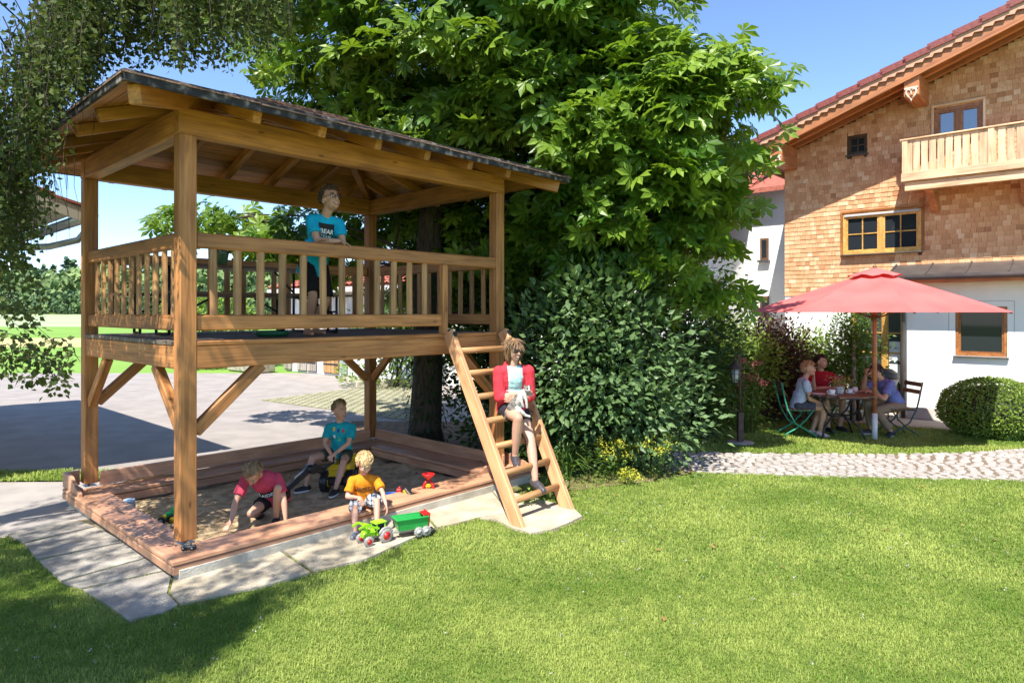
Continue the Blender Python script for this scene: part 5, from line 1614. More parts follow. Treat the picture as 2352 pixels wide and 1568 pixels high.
WORK = bpy.data.scenes.new('workbench')
def remesh(mb, voxel, smooth=2, noise_amp=0.0, nscale=12.0):
    me = mb.mesh("tmp"); o = bpy.data.objects.new("tmp", me); WORK.collection.objects.link(o)
    m = o.modifiers.new("r", 'REMESH'); m.mode = 'VOXEL'; m.voxel_size = voxel; m.use_smooth_shade = True
    if smooth:
        m2 = o.modifiers.new("s", 'SMOOTH'); m2.factor = .5; m2.iterations = smooth
    WORK.view_layers[0].update(); dg = WORK.view_layers[0].depsgraph
    out = bpy.data.meshes.new_from_object(o.evaluated_get(dg))
    bpy.data.objects.remove(o); bpy.data.meshes.remove(me)
    if noise_amp:
        nc = []
        for c, nn in [(v.co.copy(), v.normal.copy()) for v in out.vertices]:
            q = c * nscale
            nc += list(c + nn * (noise_amp * (noise.noise(q) + .5 * noise.noise(q * 2.3 + Vector((4, 2, 9))))))
        out.vertices.foreach_set("co", nc)
    out.polygons.foreach_set("use_smooth", [True] * len(out.polygons))
    return out

def limbs(mb, pts, rs, n=12, flat_end=False, flat_start=False):
    """rounded tapered limb through points"""
    pts = [Vector(p) for p in pts]
    for i in range(len(pts) - 1):
        mb.tube([pts[i], pts[i].lerp(pts[i + 1], .5), pts[i + 1]], [rs[i], (rs[i] + rs[i + 1]) / 2 * 1.03, rs[i + 1]], n)
    for i, p in enumerate(pts):
        if (i == len(pts) - 1 and flat_end) or (i == 0 and flat_start): continue
        mb.ball(p, rs[i], n=n, m=8)

def ik(a, c, l1, l2, pole):
    a, c, pole = Vector(a), Vector(c), Vector(pole)
    d = c - a; L = d.length
    if L > (l1 + l2) * .995: c = a + d * ((l1 + l2) * .995 / L); d = c - a; L = d.length
    x = (l1 * l1 - l2 * l2 + L * L) / (2 * L); h = math.sqrt(max(0, l1 * l1 - x * x))
    dn = d / L; p = pole - dn * pole.dot(dn); p.normalize()
    return a + dn * x + p * h, c

def basis(y, up):
    y = Vector(y).normalized(); x = y.cross(Vector(up)).normalized(); z = x.cross(y)
    return Matrix((x, y, z)).transposed()

def hand(mb, w, d, palm, s, side, curl=.5, spread=.12):
    """w wrist, d direction of the fingers, palm normal, side +1 right hand / -1 left"""
    d = Vector(d).normalized(); palm = Vector(palm); palm = (palm - d * palm.dot(d)).normalized(); x = d.cross(palm) * side
    w = Vector(w); L = .088 * s
    k = w + d * L
    Mx = Matrix((x, d, palm)).transposed()
    mb.ball(w + d * L * .5, (.036 * s, .052 * s, .015 * s), Mx, 10, 7)
    mb.ball(k - d * .012 * s, (.036 * s, .02 * s, .013 * s), Mx, 10, 6)
    for i, (ox, ln) in enumerate(((-.029, .070), (-.0095, .080), (.0095, .075), (.028, .058))):
        p = k + x * (ox * s) - d * .004; a = 0; pts = [p]; dd = (d + x * (ox * spread * 40)).normalized()
        for j, f in enumerate((.45, .32, .25)):
            a += curl * (.55 + .25 * j)
            p = p + (dd * math.cos(a) + palm * math.sin(a)) * ln * s * f; pts.append(p)
        limbs(mb, pts, [.0088 * s, .0083 * s, .0076 * s, .0065 * s], 7)
    p = w + d * .02 * s - x * .030 * s
    t1 = p + (d * .5 - x * .65 + palm * .35).normalized() * .036 * s; t2 = t1 + (d * .8 - x * .15 + palm * .5).normalized() * .028 * s
    limbs(mb, [p, t1, t2], [.013 * s, .0105 * s, .008 * s], 7)

def human(label, loc, fwd, J, s, hs, skin, hair, shirt, pants, shoes=None, vox=.0065, sleeve=.6, pant_leg=.55, group=None, extra=None, shirt_amp=.0065, barefoot=False, hem=.0):
    f = Vector((fwd[0], fwd[1], 0)).normalized()
    th = math.atan2(-f.x, f.y)
    Mw = Matrix.Translation(Vector(loc)) @ Matrix.Rotation(th, 4, 'Z')
    root = thing("person", label, "person", loc, th, group)
    V = lambda k: Vector(J[k])
    pel, neck, head = V("pel"), V("neck"), V("head")
    up = (neck - pel).normalized()
    shR, shL = V("shR"), V("shL")
    rt = (shR - shL); rt = (rt - up * rt.dot(up)).normalized(); fw = up.cross(rt)
    B = Matrix((rt, fw, up)).transposed()
    hip_rt = Vector(J.get("hipdir", tuple(rt))).normalized()
    hipR = pel + hip_rt * .092 * s - up * .02; hipL = pel - hip_rt * .092 * s - up * .02
    UA, FA, TH, SH = .285 * s, .25 * s, .43 * s, .42 * s
    elR, wrR = ik(shR, V("wrR"), UA, FA, V("poleR")); elL, wrL = ik(shL, V("wrL"), UA, FA, V("poleL"))
    knR, anR = ik(hipR, V("anR"), TH, SH, V("kpR")); knL, anL = ik(hipL, V("anL"), TH, SH, V("kpL"))
    Tl = (neck - pel).length
    w = J.get("w", 1.0)
    def torso(mb, g=0.0, low=True):
        mb.ball(pel + up * .0, (.158 * s * w + g, .112 * s * w + g, .115 * s + g), B, 16, 10)
        mb.ball(pel + up * Tl * .34 + fw * .008, (.138 * s * w + g, .098 * s * w + g, .15 * s + g), B, 16, 10)
        mb.ball(pel + up * Tl * .68 + fw * .01, (.162 * s * w + g, .108 * s * w + g, .16 * s + g), B, 16, 10)
        mb.ball(pel + up * Tl * .86, (.13 * s + g, .078 * s + g, .08 * s + g), B, 14, 8)
        limbs(mb, [shR - rt * .03 * s, neck - up * .035 * s, shL + rt * .03 * s], [.052 * s + g, .056 * s + g, .052 * s + g])
    mb = MB()
    torso(mb)
    for a, b_, c_ in ((shR, elR, wrR), (shL, elL, wrL)):
        limbs(mb, [a, a.lerp(b_, .35), b_, b_.lerp(c_, .3), c_], [.050 * s, .048 * s, .038 * s, .040 * s, .025 * s])
    for a, b_, c_ in ((hipR, knR, anR), (hipL, knL, anL)):
        limbs(mb, [a, a.lerp(b_, .4), b_, b_.lerp(c_, .32), c_], [.080 * s, .074 * s, .053 * s, .056 * s, .034 * s])
    hand(mb, wrR, V("hdR"), V("pmR"), s * J.get("hk", 1), 1, J.get("cR", .5)); hand(mb, wrL, V("hdL"), V("pmL"), s * J.get("hk", 1), -1, J.get("cL", .5))
    # feet
    for an, td in ((anR, V("toR")), (anL, V("toL"))):
        td = td.normalized()
        limbs(mb, [an - td * .03 * s - Vector((0, 0, .045 * s)), an + td * .07 * s - Vector((0, 0, .045 * s)) , an + td * .15 * s - Vector((0, 0, .055 * s))], [.034 * s, .036 * s, .026 * s])
        limbs(mb, [an, an - Vector((0, 0, .04 * s))], [.034 * s, .036 * s])
    # head
    F = basis(V("face"), J.get("hup", (0, 0, 1)))
    def hp(x, y, z): return head + F @ Vector((x, y, z)) * hs
    q = hs
    mb.ball(hp(0, -.012, .022), (.074 * q, .094 * q, .090 * q), F, 18, 12)
    mb.ball(hp(0, .028, -.036), (.058 * q, .060 * q, .074 * q), F, 16, 10)
    mb.ball(hp(0, .062, -.088), (.026 * q, .022 * q, .020 * q), F)
    for sx in (-1, 1):
        mb.ball(hp(.030 * sx, .050, -.035), (.026 * q, .032 * q, .03 * q), F)
        mb.ball(hp(.077 * sx, -.008, -.018), (.011 * q, .02 * q, .031 * q), F)
    limbs(mb, [hp(0, .078, .012), hp(0, .098, -.028)], [.010 * q, .0155 * q], 8)
    mb.ball(hp(0, .070, .030), (.052 * q, .020 * q, .014 * q), F)
    limbs(mb, [neck - up * .03 * s, hp(0, -.022, -.055)], [.054 * s if s > .85 else .047 * s + .006, .047 * q])
    bd = mesh_obj("body", remesh(mb, vox, 2), skin, root, Mw)
    # face details
    def small(name, mbx, mat): return mesh_obj(name, mbx.mesh(name), mat, root, Mw)
    if not J.get("noeyes"):
        for sx in (-1, 1):
            e = MB(); e.ball(hp(.031 * sx, .0735, .004), (.0135 * q, .010 * q, .0085 * q), F, 8, 6); e.cur = 1; e.ball(hp(.031 * sx, .081, .004), (.0062 * q, .005 * q, .0062 * q), F, 8, 6)
            small("eye", e, [M_eyew, M_eye])
            e = MB(); e.tube([hp(.014 * sx, .089, .026), hp(.032 * sx, .088, .032), hp(.050 * sx, .076, .027)], [.004 * q, .005 * q, .003 * q], 5); small("eyebrow", e, hair["mat"])
    e = MB(); sm = J.get("smile", .0)
    e.tube([hp(-.028, .078, -.062 + sm * .012), hp(-.012, .087, -.066), hp(0, .089, -.067), hp(.012, .087, -.066), hp(.028, .078, -.062 + sm * .012)], [.003 * q, .0055 * q, .006 * q, .0055 * q, .003 * q], 6)
    small("mouth", e, M_lip)
    if sm > .5:
        e = MB(); e.tube([hp(-.018, .087, -.062), hp(0, .0925, -.0645), hp(.018, .087, -.062)], [.002 * q, .0045 * q, .002 * q], 6); small("teeth", e, M_teeth)
    # hair
    st = hair["style"]; n_, m_ = 34, 22; vs = []; fs = []
    amp = hair.get("amp", .04)
    def hair_r(dv):
        x, y, z = dv
        face = (y > .25 and z < hair.get("line", .50) - .35 * max(0, y - .6)) 
        low = z < hair.get("low", -.35)
        side = abs(x) > .55 and -.15 < y < .6 and z < .05 and st != "bob"
        r = 1.075 + amp * (noise.noise(dv * 3.1 + head * 3) + .6 * noise.noise(dv * 7.3))
        if st == "bob":
            face = (y > .30 and abs(x) < .78 and z < hair.get("line", .42))
            low = False
        if face or low or side: r = .80
        return r
    def hpt(dv):
        r = hair_r(dv); v = Vector((dv.x * .078 * r, -.014 + dv.y * .098 * r, .024 + dv.z * .096 * r))
        if st == "bob" and dv.z < .1 and r > .9:
            k = min(1, (.1 - dv.z) / .8); v.z -= .075 * k; v.x *= 1 + .34 * k; v.y = v.y * (1 + .1 * k) - .005
        if st == "quiff" and dv.z > .4: v.z += .012 * (dv.z - .4) * (1 + dv.y)
        return v
    for i in range(m_ + 1):
        ph = -math.pi / 2 + math.pi * i / m_
        for k in range(n_):
            a = 2 * math.pi * k / n_; dv = Vector((math.cos(ph) * math.cos(a), math.cos(ph) * math.sin(a), math.sin(ph)))
            vs.append(head + F @ (hpt(dv) * hs))
    for i in range(m_):
        for k in range(n_):
            k2 = (k + 1) % n_; fs.append([i * n_ + k, i * n_ + k2, (i + 1) * n_ + k2, (i + 1) * n_ + k])
    hm = MB(); hm.add(vs, fs, True)
    cnt = 0
    while cnt < hair.get("locks", 150):
        dv = Vector((R.gauss(0, 1), R.gauss(0, 1), R.gauss(0, 1))).normalized()
        if hair_r(dv) < .9: continue
        cnt += 1
        p = hpt(dv); tang = (hair.get("comb", Vector((0, .3, -.6))) + Vector((R.gauss(0, .4), R.gauss(0, .4), R.gauss(0, .3))) * hair.get("cn", 1)) ; tang = tang - dv * tang.dot(dv)
        if tang.length < .05: continue
        tang.normalize(); ln = hair.get("ll", .03) * R.uniform(.7, 1.4)
        lift = hair.get("lift", .006)
        pts = [p * .99, p + tang * ln * .5 + dv * lift, p + tang * ln + dv * lift * hair.get("tip", .6)]
        hm.tube([head + F @ (v * hs) for v in pts], [.006 * hs, .0055 * hs, .0015 * hs], 4, False)
    small("hair", hm, hair["mat"])
    # shirt
    def sleeves(mb, g, frac):
        for a, b_, c_ in ((shR, elR, wrR), (shL, elL, wrL)):
            if frac <= 1:
                e = a.lerp(b_, frac); limbs(mb, [a, a.lerp(e, .5), e], [.054 * s + g, .055 * s + g * 1.4, .052 * s + g * 1.7], flat_end=True)
            else:
                e = b_.lerp(c_, frac - 1); limbs(mb, [a, b_, e], [.054 * s + g, .044 * s + g, .036 * s + g * 1.2], flat_end=True)
    out = {"root": root, "M": Mw, "hp": hp, "F": F, "hs": hs, "bd": bd, "up": up, "rt": rt, "fw": fw, "pel": pel, "neck": neck, "small": small, "torso": torso, "sleeves": sleeves, "elR": elR, "elL": elL, "wrR": wrR, "wrL": wrL, "anR": anR, "anL": anL, "s": s, "knR": knR, "knL": knL}
    if shirt:
        mb = MB(); g = .011
        mb.ball(pel + up * Tl * .34 + fw * .008, (.146 * s * w + g, .106 * s * w + g, .16 * s + g), B, 16, 10)
        mb.ball(pel + up * Tl * .68 + fw * .01, (.162 * s * w + g, .110 * s * w + g, .16 * s + g), B, 16, 10)
        mb.ball(pel + up * Tl * .86, (.13 * s + g, .080 * s + g, .08 * s + g * .6), B, 14, 8)
        limbs(mb, [shR - rt * .03 * s, neck - up * .045 * s, shL + rt * .03 * s], [.052 * s + g, .052 * s + g, .052 * s + g])
        # lower edge: a straight tube of cloth to the hem
        h0 = pel - up * (.03 * s + hem * s); ring = []; 
        for i in range(20):
            a = 2 * math.pi * i / 20; ring.append(rt * math.cos(a) * (.158 * s * w + g * 1.6) + fw * math.sin(a) * (.114 * s * w + g * 1.6))
        top = [pel + up * Tl * .45 + r_ * .93 for r_ in ring]; bot = [h0 + r_ for r_ in ring]
        mb.add(bot + top, [[i, (i + 1) % 20, 20 + (i + 1) % 20, 20 + i] for i in range(20)] + [list(range(20))[::-1], list(range(20, 40))])
        sleeves(mb, g * .8, sleeve)
        sm_ = remesh(mb, vox, 1, shirt_amp, 11)
        out["shirt"] = mesh_obj(J.get("shirt_name", "shirt"), sm_, shirt, root, Mw)
    if pants:
        mb = MB(); g = .010
        mb.ball(pel - up * .01, (.158 * s * w + g * 1.1, .114 * s * w + g * 1.1, .112 * s), B, 16, 10)
        for a, b_, c_ in ((hipR, knR, anR), (hipL, knL, anL)):
            if pant_leg <= 1:
                e = a.lerp(b_, pant_leg); limbs(mb, [a, a.lerp(e, .5), e], [.082 * s + g, .080 * s + g * 1.5, .070 * s + g * 2.2], flat_end=True)
            else:
                e = b_.lerp(c_, pant_leg - 1); limbs(mb, [a, a.lerp(b_, .5), b_, e], [.082 * s + g, .076 * s + g, .058 * s + g * 1.3, .046 * s + g * 1.4], flat_end=True)
        out["pants"] = mesh_obj(J.get("pants_name", "shorts"), remesh(mb, vox, 1, .004, 10), pants, root, Mw)
    if shoes:
        for an, td, nm in ((anR, V("toR"), "shoe"), (anL, V("toL"), "shoe")):
            td = td.normalized(); z = Vector((0, 0, 1)); zs = J.get("shup", z)
            mb = MB(); g = .008
            limbs(mb, [an - td * .035 * s - z * .045 * s, an + td * .06 * s - z * .048 * s, an + td * .155 * s - z * .056 * s], [.036 * s + g, .038 * s + g, .028 * s + g])
            if shoes.get("high", True): limbs(mb, [an - z * .005, an - z * .045 * s], [.036 * s + g, .038 * s + g], flat_start=True)
            so = mesh_obj(nm, remesh(mb, vox, 2), shoes["mat"], root, Mw)
            if shoes.get("sole"):
                e = MB(); sd = td.cross(z).normalized(); c_ = an + td * .06 * s - z * (.083 * s + .004)
                pts = []
                for i in range(16):
                    a = 2 * math.pi * i / 16; r = (.045 if math.cos(a) > 0 else .038) * s + g
                    pts.append(c_ + td * math.cos(a) * (.125 * s + g) + sd * math.sin(a) * r)
                e.prism(pts, z * .022 * s); mesh_obj("sole", e.mesh("sole"), shoes["sole"], so, Mw)
    return out

def print_on(h, txt, size, up_off, mat, patch=None, patch_mat=None, name="lettering", wid=None, x_off=0.0, tilt=0.0):
    """flat lettering laid on the front of a shirt"""
    sh_ = h["shirt"]; bv = BVHTree.FromPolygons([v.co.copy() for v in sh_.data.vertices], [list(p.vertices) for p in sh_.data.polygons])
    c0 = h["pel"] + h["up"] * up_off + h["rt"] * x_off; rt, up, fw = h["rt"], h["up"], h["fw"]
    def proj(x, y, lift):
        a = math.cos(tilt) * x - math.sin(tilt) * y; b = math.sin(tilt) * x + math.cos(tilt) * y
        o_ = c0 - rt * a + up * b + fw * .5
        hit = bv.ray_cast(o_, -fw)
        return (hit[0] if hit[0] is not None else o_ - fw * .4) + fw * lift
    if patch:
        n = 10; vs = []; fs = []
        for j in range(n + 1):
            for i in range(n + 1): vs.append(proj((i / n - .5) * patch[0], (j / n - .5) * patch[1], .003))
        for j in range(n):
            for i in range(n): k = j * (n + 1) + i; fs.append([k + 1, k, k + n + 1, k + n + 2])
        e = MB(); e.add(vs, fs); mesh_obj("shirt_print", e.mesh("p"), patch_mat, sh_, h["M"])
    if txt:
        cu = bpy.data.curves.new("t", 'FONT'); cu.body = txt; cu.size = size; cu.align_x = 'CENTER'; cu.align_y = 'CENTER'; cu.extrude = 0; cu.offset = size * .02
        to = bpy.data.objects.new("t", cu); WORK.collection.objects.link(to)
        WORK.view_layers[0].update(); dg = WORK.view_layers[0].depsgraph
        me = bpy.data.meshes.new_from_object(to.evaluated_get(dg)); bpy.data.objects.remove(to)
        for v in me.vertices: v.co = proj(v.co.x, v.co.y, .006)
        mesh_obj(name, me, mat, sh_, h["M"])

# hair colours
H_brown = hairmat("brown hair", (.05, .026, .014), (.12, .07, .038)); H_light = hairmat("light brown hair", (.16, .09, .04), (.36, .23, .11))
H_blond = hairmat("blond hair", (.42, .26, .11), (.68, .48, .24)); H_dkbl = hairmat("dark blond hair", (.14, .085, .04), (.38, .25, .12)); H_black = hairmat("dark hair", (.018, .011, .008), (.05, .03, .02))
H_girl = hairmat("honey brown hair", (.12, .065, .03), (.34, .20, .10)); H_curl = hairmat("reddish blond curls", (.36, .18, .08), (.62, .36, .18))
C_blue = cloth("turquoise jersey", (.005, .40, .62)); C_teal = cloth("teal jersey", (.01, .34, .38)); C_black = cloth("black cloth", (.012, .012, .014)); C_pink = cloth("raspberry jersey", (.52, .055, .10))
C_orange = cloth("orange jersey", (.80, .26, .012)); C_red = cloth("coral red fleece", (.66, .045, .065)); C_mint = cloth("mint jersey", (.45, .72, .70)); C_dk = cloth("charcoal cloth", (.035, .03, .04))
C_pale = cloth("pale blue jersey", (.46, .54, .66)); C_wine = cloth("wine red jersey", (.34, .012, .025)); C_polo = cloth("blue polo", (.16, .20, .46)); C_khaki = cloth("khaki cloth", (.26, .19, .12)); C_beige = cloth("beige cloth", (.42, .32, .22)); C_olive = cloth("olive cloth", (.055, .065, .04)); C_grey = cloth("grey cloth", (.075, .075, .095))
T_white = pm("white print", (.80, .80, .80), rough=.8); T_dark = pm("dark print", (.08, .035, .015), rough=.8); T_blackp = pm("black print", (.012, .012, .012), rough=.8)
M_shoe = pm("black shoe", (.012, .012, .014), (.025, .025, .03), 20, .6); M_sole = pm("white sole", (.70, .70, .70), rough=.6)

# 1 the boy leaning on the railing. local: right = -U, forward = -Wd, origin on the deck
f1 = -Wd
boyA = human("boy with glasses in a turquoise T-shirt leaning on the playhouse railing", P(1.46, .40, 1.803), f1,
    dict(pel=(.02, -.03, .74), neck=(-.005, .135, 1.19), head=(-.03, .205, 1.345), face=(.02, .95, .20), shR=(.152, .14, 1.135), shL=(-.15, .155, 1.13),
         wrR=(-.055, .325, .930), poleR=(.6, .2, -.9), wrL=(.06, .295, .935), poleL=(-.6, .2, -.9), hdR=(-.85, .40, -.35), pmR=(-.3, .2, -1), hdL=(1, -.05, -.05), pmL=(0, .1, -1), cR=.45, cL=.3,
         anR=(.10, -.02, .075), kpR=(.1, 1, 0), anL=(-.10, -.20, .075), kpL=(-.1, 1, 0), toR=(.15, 1, 0), toL=(-.2, 1, 0), smile=1.0),
    .84, 1.06, M_skin_t, dict(style="quiff", mat=H_brown, line=.55, locks=190, comb=Vector((.3, .8, .1)), lift=.012, ll=.032), C_blue, C_black, None, sleeve=.62, pant_leg=.92, hem=.12)
print_on(boyA, "BEAR", .062, .345, T_white, (.17, .15), T_blackp)
print_on(boyA, "TEAM", .046, .295, pm("mint print", (.35, .62, .62), rough=.8))
# his glasses
e = MB(); hp = boyA["hp"]
for sx in (-1, 1):
    c = [hp(.012 * sx, .100, .016), hp(.034 * sx, .099, .018), hp(.054 * sx, .091, .015), hp(.056 * sx, .090, -.004), hp(.045 * sx, .094, -.013), hp(.022 * sx, .099, -.013), hp(.012 * sx, .100, -.002), hp(.012 * sx, .100, .016)]
    e.tube(c, .0028, 5); e.tube([hp(.056 * sx, .090, .010), hp(.076 * sx, .04, .012), hp(.079 * sx, -.01, .008)], .0026, 5)
e.tube([hp(-.012, .100, .008), hp(.012, .100, .008)], .0024, 5)
boyA["small"]("glasses", e, pm("blue black frame", (.012, .018, .03), rough=.3))

# 2 the girl on the ladder, holding the kitten
gx = P(3.20, -.66, 0)
girl = human("girl in sunglasses and red hooded jacket sitting on the ladder holding a kitten", (gx.x, gx.y, 0), (.25, -.97),
    dict(pel=(.0, -.015, 1.015), neck=(.01, .06, 1.46), head=(.005, .085, 1.635), face=(-.30, .95, -.12), shR=(.165, .05, 1.40), shL=(-.155, .06, 1.405),
         wrR=(-.02, .225, 1.185), poleR=(.7, -.5, -.5), wrL=(.005, .205, 1.115), poleL=(-.7, -.5, -.5), hdR=(-.85, .1, .05), pmR=(0, -1, -.5), hdL=(.9, .15, .1), pmL=(0, -1, .2), cR=.35, cL=.6,
         anR=(.055, .30, .565), kpR=(-.1, 1, .35), anL=(-.135, .40, .325), kpL=(-.35, 1, .2), toR=(.05, 1, -.35), toL=(-.35, 1, -.30), noeyes=True, smile=.8, shirt_name="top", w=.88, hipdir=(1, .12, 0)),
    .95, .97, M_skin, dict(style="bob", mat=H_girl, line=.42, locks=300, comb=Vector((0, -.1, -1)), lift=.003, ll=.085, cn=.35, amp=.02), C_mint, C_dk, dict(mat=pm("sparkling dark shoe", (.02, .017, .02), (.10, .09, .10), 90, .4), high=False), sleeve=.06, pant_leg=.45, vox=.0065)
# hooded jacket, open at the front
mb = MB(); girl["torso"](mb, .017); 
up_, rt_, fw_, pl_ = girl["up"], girl["rt"], girl["fw"], girl["pel"]; s_ = .95
ring = [rt_ * math.cos(2 * math.pi * i / 20) * .178 + fw_ * math.sin(2 * math.pi * i / 20) * .145 for i in range(20)]
mb.add([pl_ - up_ * .05 + r_ for r_ in ring] + [pl_ + up_ * .2 + r_ * .9 for r_ in ring], [[i, (i + 1) % 20, 20 + (i + 1) % 20, 20 + i] for i in range(20)] + [list(range(20))[::-1], list(range(20, 40))])
girl["sleeves"](mb, .020, 1.32)
mb.ball(girl["neck"] - fw_ * .075 - up_ * .0, (.095, .05, .06), None, 14, 8)
jm = remesh(mb, .0065, 1, .005, 9)
bmx = bmesh.new(); bmx.from_mesh(jm)
dele = []
for v in bmx.verts:
    q = v.co - pl_; x = q.dot(rt_); y = q.dot(fw_); z = q.dot(up_)
    if y > .02 and abs(x + .005) < (.072 + .03 * max(0, z - .25)) and z < .50 and z > -.06 and abs(q.dot(fw_)) < .19: dele.append(v)
    elif z < -.045: dele.append(v)
bmesh.ops.delete(bmx, geom=dele, context='VERTS'); bmx.to_mesh(jm); bmx.free()
jk = mesh_obj("jacket", jm, C_red, girl["root"], girl["M"])
e = MB(); hp = girl["hp"]
for sx in (-1, 1):
    e.ball(hp(.032 * sx, .088, .004), (.030, .011, .023), girl["F"], 12, 7)
    e.tube([hp(.056 * sx, .082, .012), hp(.074 * sx, .03, .012), hp(.079 * sx, -.01, .006)], .004, 5)
e.tube([hp(-.014, .100, .010), hp(.014, .100, .010)], .004, 5)
girl["small"]("sunglasses", e, pm("sunglasses", (.03, .012, .008), rough=.12, spec=.9))
# kitten, held by the girl
kt_ = thing("kitten", "grey and white kitten held in the arms of the girl on the ladder", "cat", gx, girl["root"].rotation_euler.z)
mb = MB(); Mk = girl["M"]
kb = [(.055, .215, 1.05), (.02, .235, 1.10), (-.02, .245, 1.155), (-.055, .255, 1.20)]
limbs(mb, kb, [.055, .056, .048, .036])
hc = Vector((-.085, .275, 1.235)); mb.ball(hc, (.042, .040, .036)); mb.ball(hc + Vector((-.012, .034, -.010)), (.02, .016, .014))
for sx in (-1, 1):
    b0k = hc + Vector((.024 * sx, .002, .022)); mb.tube([b0k, b0k + Vector((.010 * sx, 0, .034))], [.017, .003], 6)
limbs(mb, [(-.055, .275, 1.19), (-.07, .30, 1.11), (-.075, .305, 1.05)], [.02, .015, .014], 8)
limbs(mb, [(-.015, .275, 1.17), (-.02, .30, 1.10), (-.035, .30, 1.06)], [.02, .015, .014], 8)
limbs(mb, [(.05, .235, 1.05), (.0, .29, 1.01), (-.06, .31, .965), (-.10, .32, .955)], [.042, .032, .016, .014], 8)
limbs(mb, [(.085, .22, 1.04), (.06, .28, .99), (.02, .30, .955)], [.036, .026, .015], 8)
limbs(mb, [(.09, .20, 1.03), (.13, .21, .98), (.145, .23, .92)], [.016, .012, .009], 8)
km = remesh(mb, .0045, 1, .003, 40)
M_kw = pm("white fur", (.40, .375, .34), (.52, .49, .45), 30, .95, .5, 120); M_kg = pm("grey tabby fur", (.07, .06, .05), (.24, .215, .19), 26, .95, .5, 120, stretch=(1, 1, 2))
km.materials.append(M_kw); km.materials.append(M_kg)
for p_ in km.polygons:
    c = p_.center; g_ = False
    q = c - hc
    if q.length < .085 and q.z > .004 and abs(q.x + .012) > .008: g_ = True
    elif q.length >= .06 and (c.x > .015 and c.y < .275 + .2 * (c.x)): g_ = True
    elif c.x > .09: g_ = True
    p_.material_index = 1 if g_ else 0
mesh_obj("body", km, None, kt_, Mk)
for sx in (-1, 1):
    e = MB(); e.ball(hc + Vector((-.010 + .017 * sx, .037, .004)), .006, n=8, m=6); mesh_obj("eye", e.mesh("eye"), M_eye, kt_, Mk)
e = MB(); e.ball(hc + Vector((-.014, .05, -.006)), (.005, .004, .004), n=8, m=6); mesh_obj("nose", e.mesh("nose"), pm("pink nose", (.5, .2, .18)), kt_, Mk)

# 3 the toddler on the ledge
tx = P(1.62, -.17, 0)
tod = human("blond toddler in an orange T-shirt and checked shorts sitting on the sandpit ledge", (tx.x, tx.y, .02), (.22, -.97),
    dict(pel=(.0, -.01, .225), neck=(-.005, .075, .475), head=(-.01, .135, .60), face=(-.30, .80, -.55), shR=(.105, .07, .435), shL=(-.115, .085, .43),
         wrR=(.03, .20, .295), poleR=(.8, -.3, -.3), wrL=(-.215, .325, .215), poleL=(-.8, -.2, -.1), hdR=(-.2, .75, -.45), pmR=(0, -.3, -1), hdL=(-.15, .35, -.95), pmL=(.6, .3, -.4), cR=.25, cL=.45,
         anR=(.075, .40, .055), kpR=(.25, .4, 1), anL=(-.12, .34, .065), kpL=(-.3, .4, 1), toR=(.25, 1, -.0), toL=(-.2, 1, 0), hk=1.12),
    .555, .86, M_skin, dict(style="short", mat=H_blond, line=.40, locks=240, comb=Vector((.1, .8, -.2)), lift=.006, ll=.035), C_orange,
    None, dict(mat=pm("blue grey trainer", (.05, .07, .12), (.30, .32, .36), 30, .6), sole=pm("grey sole", (.22, .20, .19))), sleeve=.72, vox=.0052, hem=.06)
# checked shorts: woven check in the material
m, nt, b_ = nodes_of("checked cloth"); tc = nt.nodes.new("ShaderNodeTexCoord"); sp = nt.nodes.new("ShaderNodeSeparateXYZ"); nt.links.new(tc.outputs["Object"], sp.inputs[0])
acc = None
for ax, sc in ((0, 150), (2, 150), (1, 150)):
    mm = nt.nodes.new("ShaderNodeMath"); mm.operation = 'MULTIPLY'; mm.inputs[1].default_value = sc; nt.links.new(sp.outputs[ax], mm.inputs[0])
    sn = nt.nodes.new("ShaderNodeMath"); sn.operation = 'SINE'; nt.links.new(mm.outputs[0], sn.inputs[0])
    gt = nt.nodes.new("ShaderNodeMath"); gt.operation = 'GREATER_THAN'; gt.inputs[1].default_value = .45; nt.links.new(sn.outputs[0], gt.inputs[0])
    if acc is None: acc = gt
    else:
        ad = nt.nodes.new("ShaderNodeMath"); ad.operation = 'ADD'; nt.links.new(acc.outputs[0], ad.inputs[0]); nt.links.new(gt.outputs[0], ad.inputs[1]); acc = ad
ml = nt.nodes.new("ShaderNodeMath"); ml.operation = 'MULTIPLY'; ml.inputs[1].default_value = .5; nt.links.new(acc.outputs[0], ml.inputs[0])
rr = ramp(nt, [(0, (.72, .72, .72)), (.45, (.30, .33, .38)), (1, (.035, .045, .075))]); nt.links.new(ml.outputs[0], rr.inputs[0]); nt.links.new(rr.outputs[0], b_.inputs["Base Color"]); b_.inputs["Roughness"].default_value = .9
s_ = .555; mb = MB(); mb.ball(tod["pel"] - Vector((0, 0, .005)), (.105, .088, .075), None, 16, 10)
for a, b2 in ((tod["pel"] + Vector((.055, .01, -.01)), tod["knR"]), (tod["pel"] + Vector((-.055, .01, -.01)), tod["knL"])):
    e_ = a.lerp(b2, .88); limbs(mb, [a, a.lerp(e_, .5), e_], [.064, .066, .063], flat_end=True)
mesh_obj("shorts", remesh(mb, .005, 1, .004, 14), m, tod["root"], tod["M"])
print_on(tod, "BEAST", .046, .165, T_dark); print_on(tod, "MOUNTAIN", .030, .132, T_dark)

